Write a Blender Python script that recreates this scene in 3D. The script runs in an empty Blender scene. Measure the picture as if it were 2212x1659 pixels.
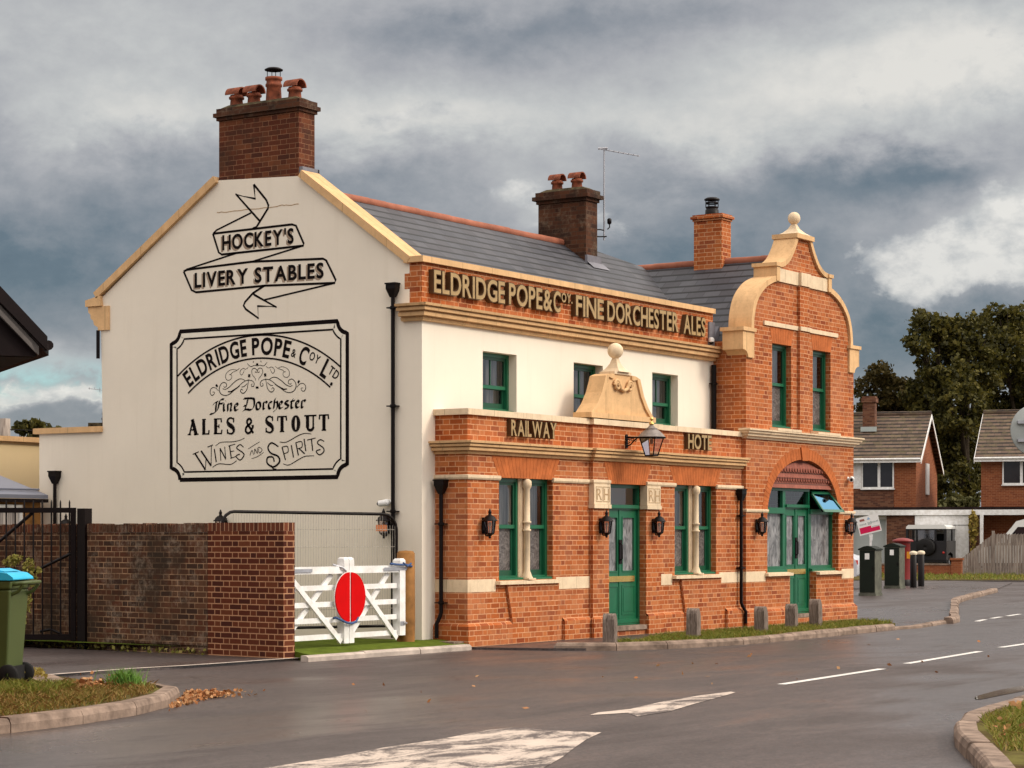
import bpy, math, random
import numpy as np
from mathutils import Vector, Matrix
from mathutils.geometry import tessellate_polygon

# ------------------------------------------------------------------ camera
SC = bpy.context.scene
COL = SC.collection
R = math.radians
YAW = R(33.0)
cam_d = bpy.data.cameras.new("camera")
cam = bpy.data.objects.new("camera", cam_d)
COL.objects.link(cam)
cam.location = (0, 0, 1.57)
cam.rotation_euler = (R(90), 0, YAW - R(90))
cam_d.sensor_width = 36.0
cam_d.lens = 77.86
cam_d.shift_y = 0.1485
cam_d.clip_end = 3000
SC.camera = cam

# ------------------------------------------------------------------ view
SC.view_settings.view_transform = 'Standard'
SC.view_settings.look = 'None'
SC.view_settings.exposure = 0.24
SC.view_settings.gamma = 1.0
SC.render.film_transparent = False

# ------------------------------------------------------------------ sun
SUN_EL, SUN_AZ = R(36), math.atan2(-0.90, 0.44)      # direction towards the sun
sd = Vector((math.cos(SUN_EL) * math.cos(SUN_AZ), math.cos(SUN_EL) * math.sin(SUN_AZ), math.sin(SUN_EL)))
sun_d = bpy.data.lights.new("sun", 'SUN')
sun_d.energy = 1.6
sun_d.angle = R(12)
sun_d.color = (1.0, 0.90, 0.74)
sun = bpy.data.objects.new("sun", sun_d)
COL.objects.link(sun)
sun.rotation_euler = sd.to_track_quat('Z', 'Y').to_euler()
sun.location = (0, -20, 40)

# ------------------------------------------------------------------ world: broken cloud over a Nishita sky
W = bpy.data.worlds.new("World")
SC.world = W
W.use_nodes = True
wn = W.node_tree
wn.nodes.clear()


def nd(tree, typ, **kw):
    n = tree.nodes.new(typ)
    for k, v in kw.items():
        setattr(n, k, v)
    return n


def mth(tree, op, a, b=None, c=None, clamp=False):
    n = tree.nodes.new('ShaderNodeMath')
    n.operation = op
    n.use_clamp = clamp
    for i, x in enumerate((a, b, c)):
        if x is None:
            continue
        if isinstance(x, (int, float)):
            n.inputs[i].default_value = x
        else:
            tree.links.new(x, n.inputs[i])
    return n.outputs[0]


def mixc(tree, fac, a, b, bt='MIX'):
    n = tree.nodes.new('ShaderNodeMix')
    n.data_type = 'RGBA'
    n.blend_type = bt
    for s, x in ((0, fac), (6, a), (7, b)):
        if isinstance(x, (int, float)):
            n.inputs[s].default_value = x
        elif isinstance(x, (tuple, list)):
            n.inputs[s].default_value = tuple(x) + ((1,) if len(x) == 3 else ())
        else:
            tree.links.new(x, n.inputs[s])
    return n.outputs[2]


def ramp(tree, fac, stops, interp='LINEAR'):
    n = tree.nodes.new('ShaderNodeValToRGB')
    n.color_ramp.interpolation = interp
    el = n.color_ramp.elements
    while len(el) < len(stops):
        el.new(0.5)
    for e, (p, c) in zip(el, stops):
        e.position = p
        e.color = (c, c, c, 1) if isinstance(c, (int, float)) else tuple(c) + (1,)
    tree.links.new(fac, n.inputs[0])
    return n.outputs[0]


def noise(tree, vec, scale, detail=4, rough=0.55, dist=0.0, dim='3D'):
    n = tree.nodes.new('ShaderNodeTexNoise')
    n.noise_dimensions = dim
    n.inputs['Scale'].default_value = scale
    n.inputs['Detail'].default_value = detail
    n.inputs['Roughness'].default_value = rough
    n.inputs['Distortion'].default_value = dist
    if vec is not None:
        tree.links.new(vec, n.inputs['Vector'])
    return n.outputs[0]


def build_world():
    t = wn
    tc = nd(t, 'ShaderNodeTexCoord')
    sep = nd(t, 'ShaderNodeSeparateXYZ')
    t.links.new(tc.outputs['Generated'], sep.inputs[0])
    x, y, z = sep.outputs
    # azimuth measured from the street's bearing, elevation from the horizon
    cy, sy = math.cos(YAW), math.sin(YAW)
    fwd = mth(t, 'ADD', mth(t, 'MULTIPLY', x, cy), mth(t, 'MULTIPLY', y, sy))
    rgt = mth(t, 'SUBTRACT', mth(t, 'MULTIPLY', x, sy), mth(t, 'MULTIPLY', y, cy))
    az = mth(t, 'ARCTAN2', rgt, fwd)
    el = mth(t, 'ARCSINE', z)
    comb = nd(t, 'ShaderNodeCombineXYZ')
    t.links.new(mth(t, 'MULTIPLY', az, 13.0), comb.inputs[0])
    t.links.new(mth(t, 'MULTIPLY', el, 19.0), comb.inputs[1])
    P = comb.outputs[0]
    n1 = noise(t, P, 1.0, 8, 0.56, 0.3)
    mp = nd(t, 'ShaderNodeMapping')
    mp.inputs['Location'].default_value = (7.3, 3.1, 2.0)
    t.links.new(P, mp.inputs[0])
    n2 = noise(t, mp.outputs[0], 1.6, 9, 0.6, 0.2)
    n3 = noise(t, mp.outputs[0], 5.0, 6, 0.62, 0.0)
    # wisped position
    c2 = nd(t, 'ShaderNodeCombineXYZ')
    t.links.new(mth(t, 'ADD', az, mth(t, 'MULTIPLY', mth(t, 'SUBTRACT', n1, 0.5), 0.075)), c2.inputs[0])
    t.links.new(mth(t, 'ADD', el, mth(t, 'MULTIPLY', mth(t, 'SUBTRACT', n2, 0.5), 0.045)), c2.inputs[1])
    Q = c2.outputs[0]

    def blob(u, v, su, sv):
        ca, ce = (u - 1106) / 4784, (1158 - v) / 4784
        ia, ie = 4784 / su, 4784 / sv
        m = nd(t, 'ShaderNodeVectorMath', operation='MULTIPLY_ADD')
        t.links.new(Q, m.inputs[0])
        m.inputs[1].default_value = (ia, ie, 0)
        m.inputs[2].default_value = (-ca * ia, -ce * ie, 0)
        d = nd(t, 'ShaderNodeVectorMath', operation='DOT_PRODUCT')
        t.links.new(m.outputs[0], d.inputs[0])
        t.links.new(m.outputs[0], d.inputs[1])
        return mth(t, 'EXPONENT', mth(t, 'MULTIPLY', d.outputs['Value'], -1.0))

    B = mth(t, 'MULTIPLY_ADD', n2, 0.22, 0.31)
    B = mth(t, 'MULTIPLY_ADD', mth(t, 'SUBTRACT', n3, 0.5), 0.24, B)
    B = mth(t, 'ADD', B, 0.05)
    for (u, v, su, sv, a) in [
        (330, 275, 380, 75, .36), (930, 265, 300, 75, .36), (1380, 300, 330, 60, .22), (1790, 225, 430, 95, .34),
        (2120, 130, 260, 100, .32), (150, 100, 420, 110, .20), (700, 20, 500, 60, .10), (2000, 130, 420, 130, .10), (1750, 330, 380, 60, .10), (1060, 95, 340, 50, -.16), (1500, 70, 260, 40, -.10),
        (2120, 560, 210, 85, .42), (2200, 445, 90, 65, .50), (1190, 470, 130, 75, .24), (1120, 400, 200, 50, .10), (500, 150, 600, 120, .12), (1700, 120, 500, 140, .12),
        (60, 590, 330, 120, -.30), (1500, 560, 330, 80, -.24), (1960, 740, 330, 90, -.26), (1940, 400, 260, 50, -.24),
        (1560, 440, 330, 45, -.08), (760, 400, 200, 60, -.10), (100, 790, 260, 40, .22), (60, 868, 230, 20, .75), (150, 930, 260, 45, -.05)]:
        B = mth(t, 'MULTIPLY_ADD', blob(u, v, su, sv), a, B)
    # crisp-edged cumulus
    n4 = noise(t, P, 3.2, 9, 0.58, 0.25)
    Cu = 0.0
    for (u, v, su, sv, a) in [(2090, 590, 190, 80, .95), (2190, 470, 90, 75, 1.0), (2010, 545, 80, 45, .5), (1890, 580, 110, 55, .55), (2150, 620, 200, 40, .4), (1250, 475, 120, 70, .62), (1130, 430, 90, 40, .4),
                              (50, 868, 260, 17, 1.0), (330, 300, 320, 55, .45), (960, 260, 260, 60, .50), (1850, 250, 360, 60, .45), (2150, 150, 150, 60, .4)]:
        Cu = mth(t, 'MULTIPLY_ADD', blob(u, v, su, sv), a, Cu)
    Cu = mth(t, 'MULTIPLY_ADD', mth(t, 'SUBTRACT', n4, 0.5), 1.5, Cu)
    cum = ramp(t, Cu, [(0.40, 0.0), (0.56, 0.62), (0.85, 1.0)])
    cumc = mixc(t, ramp(t, mth(t, 'MULTIPLY_ADD', mth(t, 'SUBTRACT', n3, 0.5), 1.6, mth(t, 'MULTIPLY', Cu, 0.6)), [(0.1, 0.0), (0.75, 1.0)]), (0.36, 0.37, 0.385), (0.70, 0.675, 0.635))
    cl = ramp(t, B, [(0.0, (0.070, 0.095, 0.125)), (0.20, (0.110, 0.142, 0.175)), (0.40, (0.225, 0.237, 0.262)),
                     (0.58, (0.350, 0.348, 0.362)), (0.78, (0.480, 0.480, 0.470)), (1.0, (0.66, 0.635, 0.59))])
    cl = mixc(t, mth(t, 'MULTIPLY', cum, 0.82), cl, cumc)
    # overcast gets brighter overhead
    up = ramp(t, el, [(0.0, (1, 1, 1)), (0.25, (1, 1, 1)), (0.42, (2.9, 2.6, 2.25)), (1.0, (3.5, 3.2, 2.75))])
    # soft light from the open sky behind the viewer, where the sun stands
    sdn = nd(t, 'ShaderNodeVectorMath', operation='DOT_PRODUCT')
    t.links.new(tc.outputs['Generated'], sdn.inputs[0])
    sdn.inputs[1].default_value = tuple(sd)
    glow = ramp(t, sdn.outputs['Value'], [(0.0, 1.0), (0.40, 1.0), (1.0, 2.9)])
    # added sky glow, out of view on the left, to brighten the gable wall
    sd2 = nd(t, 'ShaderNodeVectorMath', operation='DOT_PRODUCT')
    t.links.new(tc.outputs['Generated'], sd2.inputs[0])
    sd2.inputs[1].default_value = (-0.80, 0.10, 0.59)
    fill_glow = ramp(t, sd2.outputs['Value'], [(0.0, 1.0), (0.50, 1.0), (1.0, 1.75)])
    glow = mixc(t, 1.0, glow, fill_glow, 'MULTIPLY')
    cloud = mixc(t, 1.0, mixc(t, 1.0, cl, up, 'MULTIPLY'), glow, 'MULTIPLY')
    cloud10 = mixc(t, 1.0, cloud, (10, 10, 10), 'MULTIPLY')
    sky = nd(t, 'ShaderNodeTexSky')
    sky.sky_type = 'NISHITA'
    sky.sun_disc = False
    sky.sun_elevation = SUN_EL
    sky.sun_rotation = R(90) - SUN_AZ
    # a gap of blue low on the left, otherwise almost closed cloud
    gap = mth(t, 'MAXIMUM', blob(90, 822, 260, 36), mth(t, 'MULTIPLY', blob(215, 815, 90, 30), 0.9))
    gap = mth(t, 'MULTIPLY', gap, ramp(t, n2, [(0.42, 0.0), (0.56, 1.0)]))
    gap = mth(t, 'ADD', mth(t, 'MULTIPLY', gap, 0.85), 0.06, clamp=True)
    skyb = mixc(t, 1.0, sky.outputs[0], (0.9, 1.25, 1.3), 'MULTIPLY')
    c = mixc(t, gap, cloud10, skyb)
    bg = nd(t, 'ShaderNodeBackground')
    bg.inputs['Strength'].default_value = 0.1
    t.links.new(c, bg.inputs['Color'])
    out = nd(t, 'ShaderNodeOutputWorld')
    t.links.new(bg.outputs[0], out.inputs[0])


build_world()

# ------------------------------------------------------------------ materials
MAT = {}


def newmat(name):
    m = bpy.data.materials.new(name)
    m.use_nodes = True
    t = m.node_tree
    b = t.nodes['Principled BSDF']
    MAT[name] = m
    return m, t, b


def plain(name, col, rough=0.6, var=0.12, scale=6.0, spec=0.3, metal=0.0, bump=0.0, bscale=60, tint=None):
    """paint/stone/metal with a mottled tone"""
    m, t, b = newmat(name)
    tc = nd(t, 'ShaderNodeTexCoord')
    n = noise(t, tc.outputs['Object'], scale, 6, 0.6)
    hi = tuple(min(1, c * (1 + var)) for c in col)
    lo = tuple(c * (1 - var) for c in (tint or col))
    c = mixc(t, ramp(t, n, [(0.32, 0.0), (0.68, 1.0)]), lo, hi)
    t.links.new(c, b.inputs['Base Color'])
    b.inputs['Roughness'].default_value = rough
    b.inputs['Specular IOR Level'].default_value = spec
    b.inputs['Metallic'].default_value = metal
    if bump:
        bn = nd(t, 'ShaderNodeBump')
        bn.inputs['Strength'].default_value = bump
        bn.inputs['Distance'].default_value = 0.01
        t.links.new(noise(t, tc.outputs['Object'], bscale, 4, 0.6), bn.inputs['Height'])
        t.links.new(bn.outputs[0], b.inputs['Normal'])
    return m


def brickmat(name, cols, mortar, course=0.075, stretcher=0.225, header=0.1125, joint=0.012, flemish=True,
             rough=0.85, stain=None, stain_amt=0.0, patch=None, patch_amt=0.0, mvar=0.15):
    m, t, b = newmat(name)
    uv = nd(t, 'ShaderNodeUVMap')
    sep = nd(t, 'ShaderNodeSeparateXYZ')
    t.links.new(uv.outputs[0], sep.inputs[0])
    tc = nd(t, 'ShaderNodeTexCoord')
    wob = noise(t, tc.outputs['Object'], 9.0, 2, 0.5)
    u = mth(t, 'ADD', sep.outputs[0], mth(t, 'MULTIPLY', mth(t, 'SUBTRACT', wob, 0.5), 0.006))
    v = mth(t, 'ADD', sep.outputs[1], mth(t, 'MULTIPLY', mth(t, 'SUBTRACT', wob, 0.5), 0.005))
    rowf = mth(t, 'DIVIDE', v, course)
    row = mth(t, 'FLOOR', rowf)
    fv = mth(t, 'FRACT', rowf)
    par = mth(t, 'FLOORED_MODULO', row, 2.0)
    P = stretcher + (header if flemish else 0.0)
    up = mth(t, 'DIVIDE', mth(t, 'ADD', u, mth(t, 'MULTIPLY', par, P * 0.5)), P)
    cell = mth(t, 'FLOOR', up)
    fu = mth(t, 'MULTIPLY', mth(t, 'FRACT', up), P)       # metres into the pair
    jv = mth(t, 'LESS_THAN', mth(t, 'MULTIPLY', fv, course), joint)
    ju = mth(t, 'LESS_THAN', fu, joint)
    sec = mth(t, 'GREATER_THAN', fu, stretcher) if flemish else 0.0
    jm = mth(t, 'MAXIMUM', jv, ju)
    if flemish:
        j2 = mth(t, 'MULTIPLY', mth(t, 'GREATER_THAN', fu, stretcher), mth(t, 'LESS_THAN', fu, stretcher + joint))
        jm = mth(t, 'MAXIMUM', jm, j2)
    cid = nd(t, 'ShaderNodeCombineXYZ')
    t.links.new(mth(t, 'MULTIPLY_ADD', cell, 2.0, sec), cid.inputs[0])
    t.links.new(row, cid.inputs[1])
    wnz = nd(t, 'ShaderNodeTexWhiteNoise', noise_dimensions='2D')
    t.links.new(cid.outputs[0], wnz.inputs['Vector'])
    k = len(cols)
    bc = ramp(t, wnz.outputs['Value'], [((i + 0.5) / k, c) for i, c in enumerate(cols)])
    n = noise(t, tc.outputs['Object'], 30.0, 5, 0.65)
    bc = mixc(t, 0.5, bc, ramp(t, n, [(0.25, 0.55), (0.75, 1.0)]), 'MULTIPLY')
    mc = mixc(t, ramp(t, noise(t, tc.outputs['Object'], 4.0, 4, 0.6), [(0.35, 0.0), (0.65, 1.0)]),
              tuple(c * (1 - mvar) for c in mortar), tuple(min(1, c * (1 + mvar)) for c in mortar))
    c = mixc(t, jm, bc, mc)
    if stain is not None:
        s = noise(t, tc.outputs['Object'], 1.3, 6, 0.65)
        c = mixc(t, mth(t, 'MULTIPLY', ramp(t, s, [(0.45, 0.0), (0.62, 1.0)]), stain_amt), c, stain)
    if patch is not None:
        s = noise(t, tc.outputs['Object'], 2.2, 8, 0.75)
        s2 = noise(t, tc.outputs['Object'], 14.0, 6, 0.75)
        f = mth(t, 'MULTIPLY', ramp(t, s, [(0.50, 0.0), (0.60, 1.0)]), ramp(t, s2, [(0.42, 0.0), (0.60, 1.0)]))
        c = mixc(t, mth(t, 'MULTIPLY', f, patch_amt), c, patch)
    t.links.new(c, b.inputs['Base Color'])
    b.inputs['Roughness'].default_value = rough
    b.inputs['Specular IOR Level'].default_value = 0.2
    bn = nd(t, 'ShaderNodeBump')
    bn.inputs['Strength'].default_value = 0.5
    bn.inputs['Distance'].default_value = 0.006
    t.links.new(mth(t, 'SUBTRACT', mth(t, 'MULTIPLY', n, 0.4), jm), bn.inputs['Height'])
    t.links.new(bn.outputs[0], b.inputs['Normal'])
    return m


def slatemat(name, cols, course=0.2, width=0.3, rough=0.5, edge=0.022, moss=None, moss_amt=0.0, rowdark=0.25):
    m, t, b = newmat(name)
    uv = nd(t, 'ShaderNodeUVMap')
    sep = nd(t, 'ShaderNodeSeparateXYZ')
    t.links.new(uv.outputs[0], sep.inputs[0])
    tc = nd(t, 'ShaderNodeTexCoord')
    wob = noise(t, tc.outputs['Object'], 3.0, 3, 0.5)
    u = sep.outputs[0]
    v = mth(t, 'ADD', sep.outputs[1], mth(t, 'MULTIPLY', mth(t, 'SUBTRACT', wob, 0.5), 0.012))
    rowf = mth(t, 'DIVIDE', v, course)
    row = mth(t, 'FLOOR', rowf)
    fv = mth(t, 'MULTIPLY', mth(t, 'FRACT', rowf), course)
    up = mth(t, 'DIVIDE', mth(t, 'ADD', u, mth(t, 'MULTIPLY', mth(t, 'FLOORED_MODULO', row, 2.0), width * 0.5)), width)
    fu = mth(t, 'MULTIPLY', mth(t, 'FRACT', up), width)
    cid = nd(t, 'ShaderNodeCombineXYZ')
    t.links.new(mth(t, 'FLOOR', up), cid.inputs[0])
    t.links.new(row, cid.inputs[1])
    wnz = nd(t, 'ShaderNodeTexWhiteNoise', noise_dimensions='2D')
    t.links.new(cid.outputs[0], wnz.inputs['Vector'])
    k = len(cols)
    c = ramp(t, wnz.outputs['Value'], [((i + 0.5) / k, q) for i, q in enumerate(cols)])
    n = noise(t, tc.outputs['Object'], 14.0, 6, 0.7)
    c = mixc(t, 0.45, c, ramp(t, n, [(0.3, 0.5), (0.7, 1.0)]), 'MULTIPLY')
    j = mth(t, 'MAXIMUM', mth(t, 'LESS_THAN', fv, edge), mth(t, 'MULTIPLY', mth(t, 'LESS_THAN', fu, 0.012), 0.6))
    c = mixc(t, j, c, tuple(q * rowdark for q in cols[0]))
    if moss is not None:
        s = noise(t, tc.outputs['Object'], 2.5, 8, 0.75)
        c = mixc(t, mth(t, 'MULTIPLY', ramp(t, s, [(0.48, 0.0), (0.62, 1.0)]), moss_amt), c, moss)
    t.links.new(c, b.inputs['Base Color'])
    b.inputs['Roughness'].default_value = rough
    b.inputs['Specular IOR Level'].default_value = 0.35
    bn = nd(t, 'ShaderNodeBump')
    bn.inputs['Strength'].default_value = 0.6
    bn.inputs['Distance'].default_value = 0.012
    t.links.new(mth(t, 'MULTIPLY', mth(t, 'DIVIDE', fv, course), -1.0), bn.inputs['Height'])
    t.links.new(bn.outputs[0], b.inputs['Normal'])
    return m


def asphaltmat(name, c0, c1, wet=0.5, rough0=0.3, rough1=0.65):
    m, t, b = newmat(name)
    tc = nd(t, 'ShaderNodeTexCoord')
    P = tc.outputs['Object']
    big = noise(t, P, 0.22, 5, 0.6, 0.4)
    mp = nd(t, 'ShaderNodeMapping')
    mp.inputs['Rotation'].default_value = (0, 0, R(8))
    mp.inputs['Scale'].default_value = (0.45, 1.25, 1)
    t.links.new(P, mp.inputs[0])
    streak = noise(t, mp.outputs[0], 0.8, 6, 0.6, 0.3)
    mid = noise(t, P, 3.0, 6, 0.7)
    grain = noise(t, P, 38.0, 4, 0.85)
    c = mixc(t, ramp(t, mth(t, 'MULTIPLY_ADD', streak, 0.6, mth(t, 'MULTIPLY', big, 0.4)), [(0.36, 0.0), (0.62, 1.0)]), c0, c1)
    c = mixc(t, 0.45, c, ramp(t, mid, [(0.3, 0.72), (0.7, 1.0)]), 'MULTIPLY')
    c = mixc(t, 0.85, c, ramp(t, grain, [(0.36, 0.15), (0.48, 0.75), (0.58, 1.0), (0.68, 2.4)]), 'MULTIPLY')
    sp = noise(t, P, 15.0, 5, 0.8)
    c = mixc(t, 0.7, c, ramp(t, sp, [(0.36, 0.45), (0.5, 0.95), (0.64, 1.45)]), 'MULTIPLY')
    # repair patches and fine cracks
    vo = nd(t, 'ShaderNodeTexVoronoi', feature='DISTANCE_TO_EDGE')
    vo.inputs['Scale'].default_value = 0.45
    vw = nd(t, 'ShaderNodeVectorMath', operation='MULTIPLY_ADD')
    nz = nd(t, 'ShaderNodeTexNoise')
    nz.inputs['Scale'].default_value = 1.4
    nz.inputs['Detail'].default_value = 6
    t.links.new(P, nz.inputs['Vector'])
    t.links.new(nz.outputs['Color'], vw.inputs[0])
    vw.inputs[1].default_value = (0.9, 0.9, 0.9)
    t.links.new(P, vw.inputs[2])
    t.links.new(vw.outputs[0], vo.inputs['Vector'])
    ck = mth(t, 'MULTIPLY', ramp(t, vo.outputs['Distance'], [(0.0, 1.0), (0.012, 0.0)]), ramp(t, big, [(0.48, 0.0), (0.56, 0.7)]))
    c = mixc(t, ck, c, (0.018, 0.012, 0.010))
    t.links.new(c, b.inputs['Base Color'])
    w = mth(t, 'ADD', mth(t, 'MULTIPLY', big, 0.55), mth(t, 'MULTIPLY', streak, 0.45))
    rr = ramp(t, w, [(0.40, rough1), (0.60, rough0)])
    # standing damp: broad wet patches that lie where they lie on the road
    gp = nd(t, 'ShaderNodeNewGeometry')
    wet_ = 0.0
    for (cx, cy_, sx, sy) in ((33, 13.0, 10, 2.4), (24, 8.2, 7, 1.5), (11, 11.6, 5, 1.1), (46, 17, 14, 3.0), (15, 12.6, 3, .5)):
        q = nd(t, 'ShaderNodeVectorMath', operation='MULTIPLY_ADD')
        t.links.new(gp.outputs['Position'], q.inputs[0])
        q.inputs[1].default_value = (1 / sx, 1 / sy, 0)
        q.inputs[2].default_value = (-cx / sx, -cy_ / sy, 0)
        dd = nd(t, 'ShaderNodeVectorMath', operation='DOT_PRODUCT')
        t.links.new(q.outputs[0], dd.inputs[0])
        t.links.new(q.outputs[0], dd.inputs[1])
        wet_ = mth(t, 'ADD', wet_, mth(t, 'EXPONENT', mth(t, 'MULTIPLY', dd.outputs['Value'], -1.0)))
    wf = ramp(t, mth(t, 'MULTIPLY_ADD', mth(t, 'SUBTRACT', streak, 0.5), 2.2, wet_), [(0.35, 0.0), (0.75, 1.0)])
    rr = mth(t, 'MULTIPLY', rr, mth(t, 'MULTIPLY_ADD', wf, -0.26, 1.0))
    b.inputs['Coat Roughness'].default_value = 0.30
    t.links.new(mth(t, 'MULTIPLY', wf, 0.22), b.inputs['Coat Weight'])
    t.links.new(rr, b.inputs['Roughness'])
    b.inputs['Specular IOR Level'].default_value = wet
    bn = nd(t, 'ShaderNodeBump')
    bn.inputs['Strength'].default_value = 0.35
    bn.inputs['Distance'].default_value = 0.006
    t.links.new(grain, bn.inputs['Height'])
    t.links.new(bn.outputs[0], b.inputs['Normal'])
    return m


def wornmat(name, paint, base, lo=0.42, hi=0.55):
    m, t, b = newmat(name)
    tc = nd(t, 'ShaderNodeTexCoord')
    P = tc.outputs['Object']
    mp = nd(t, 'ShaderNodeMapping')
    mp.inputs['Rotation'].default_value = (0, 0, R(-12))
    mp.inputs['Scale'].default_value = (0.55, 1.3, 1)
    t.links.new(P, mp.inputs[0])
    s = noise(t, mp.outputs[0], 1.9, 10, 0.74, 0.6)
    g = noise(t, P, 45, 3, 0.7)
    f = ramp(t, mth(t, 'ADD', mth(t, 'MULTIPLY', s, 0.8), mth(t, 'MULTIPLY', g, 0.2)), [(lo, 0.0), (hi, 1.0)])
    c = mixc(t, f, base, mixc(t, ramp(t, s, [(0.4, 0.0), (0.7, 1.0)]), tuple(q * .8 for q in paint), paint))
    t.links.new(c, b.inputs['Base Color'])
    b.inputs['Roughness'].default_value = 0.6
    return m


def glassmat(name, tint=(0.75, 0.78, 0.78), refl=0.16, rc=(0.9, 0.92, 0.95)):
    m, t, b = newmat(name)
    t.nodes.remove(b)
    tr = nd(t, 'ShaderNodeBsdfTransparent')
    tr.inputs[0].default_value = tint + (1,)
    gl = nd(t, 'ShaderNodeBsdfGlossy')
    gl.inputs['Roughness'].default_value = 0.03
    gl.inputs[0].default_value = rc + (1,)
    lw = nd(t, 'ShaderNodeFresnel')
    lw.inputs['IOR'].default_value = 1.5
    mx = nd(t, 'ShaderNodeMixShader')
    t.links.new(mth(t, 'MULTIPLY_ADD', lw.outputs[0], 1.0, refl - 0.04, clamp=True), mx.inputs[0])
    t.links.new(tr.outputs[0], mx.inputs[1])
    t.links.new(gl.outputs[0], mx.inputs[2])
    t.links.new(mx.outputs[0], t.nodes['Material Output'].inputs[0])
    return m


def patternmat(name, lo, hi, scale, thr=(0.45, 0.55), rough=0.3, dist=1.5, spec=0.5, streak=None):
    m, t, b = newmat(name)
    tc = nd(t, 'ShaderNodeTexCoord')
    v = tc.outputs['Object']
    if streak:
        mp = nd(t, 'ShaderNodeMapping')
        mp.inputs['Scale'].default_value = streak
        t.links.new(v, mp.inputs[0])
        v = mp.outputs[0]
    n = noise(t, v, scale, 5, 0.6, dist)
    c = mixc(t, ramp(t, n, [(thr[0], 0.0), (thr[1], 1.0)]), lo, hi)
    t.links.new(c, b.inputs['Base Color'])
    b.inputs['Roughness'].default_value = rough
    b.inputs['Specular IOR Level'].default_value = spec
    return m


def foliagemat(name, cols, rough=0.65, transl=0.25):
    m, t, b = newmat(name)
    g = nd(t, 'ShaderNodeNewGeometry')
    tc = nd(t, 'ShaderNodeTexCoord')
    n = noise(t, tc.outputs['Object'], 0.55, 4, 0.6)
    f = mth(t, 'ADD', mth(t, 'MULTIPLY', g.outputs['Random Per Island'], 0.55), mth(t, 'MULTIPLY', n, 0.5))
    k = len(cols)
    c = ramp(t, f, [(0.15 + 0.7 * i / max(1, k - 1), q) for i, q in enumerate(cols)])
    t.links.new(c, b.inputs['Base Color'])
    b.inputs['Roughness'].default_value = rough
    b.inputs['Specular IOR Level'].default_value = 0.25
    tl = nd(t, 'ShaderNodeBsdfTranslucent')
    t.links.new(c, tl.inputs[0])
    mx = nd(t, 'ShaderNodeMixShader')
    mx.inputs[0].default_value = transl
    t.links.new(b.outputs[0], mx.inputs[1])
    t.links.new(tl.outputs[0], mx.inputs[2])
    t.links.new(mx.outputs[0], t.nodes['Material Output'].inputs[0])
    return m


def rendermat(name, col):
    """painted render: trowel unevenness, faint rain streaks, small blemishes"""
    m, t, b = newmat(name)
    tc = nd(t, 'ShaderNodeTexCoord')
    P = tc.outputs['Object']
    n = noise(t, P, 0.9, 6, 0.6)
    mp = nd(t, 'ShaderNodeMapping')
    mp.inputs['Scale'].default_value = (5, 5, 0.35)
    t.links.new(P, mp.inputs[0])
    st = noise(t, mp.outputs[0], 1.3, 6, 0.65)
    sp = noise(t, P, 22, 3, 0.7)
    c = mixc(t, ramp(t, n, [(0.3, 0.0), (0.7, 1.0)]), tuple(q * .95 for q in col), tuple(min(1, q * 1.03) for q in col))
    c = mixc(t, ramp(t, st, [(0.54, 0.0), (0.78, 0.26)]), c, tuple(q * k for q, k in zip(col, (.80, .77, .72))))
    c = mixc(t, ramp(t, sp, [(0.66, 0.0), (0.75, 0.22)]), c, tuple(q * .75 for q in col))
    t.links.new(c, b.inputs['Base Color'])
    b.inputs['Roughness'].default_value = 0.9
    b.inputs['Specular IOR Level'].default_value = 0.1
    bn = nd(t, 'ShaderNodeBump')
    bn.inputs['Strength'].default_value = 0.25
    bn.inputs['Distance'].default_value = 0.012
    t.links.new(mth(t, 'ADD', noise(t, P, 3.5, 4, 0.55), mth(t, 'MULTIPLY', noise(t, P, 70, 3, 0.6), 0.15)), bn.inputs['Height'])
    t.links.new(bn.outputs[0], b.inputs['Normal'])


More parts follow.
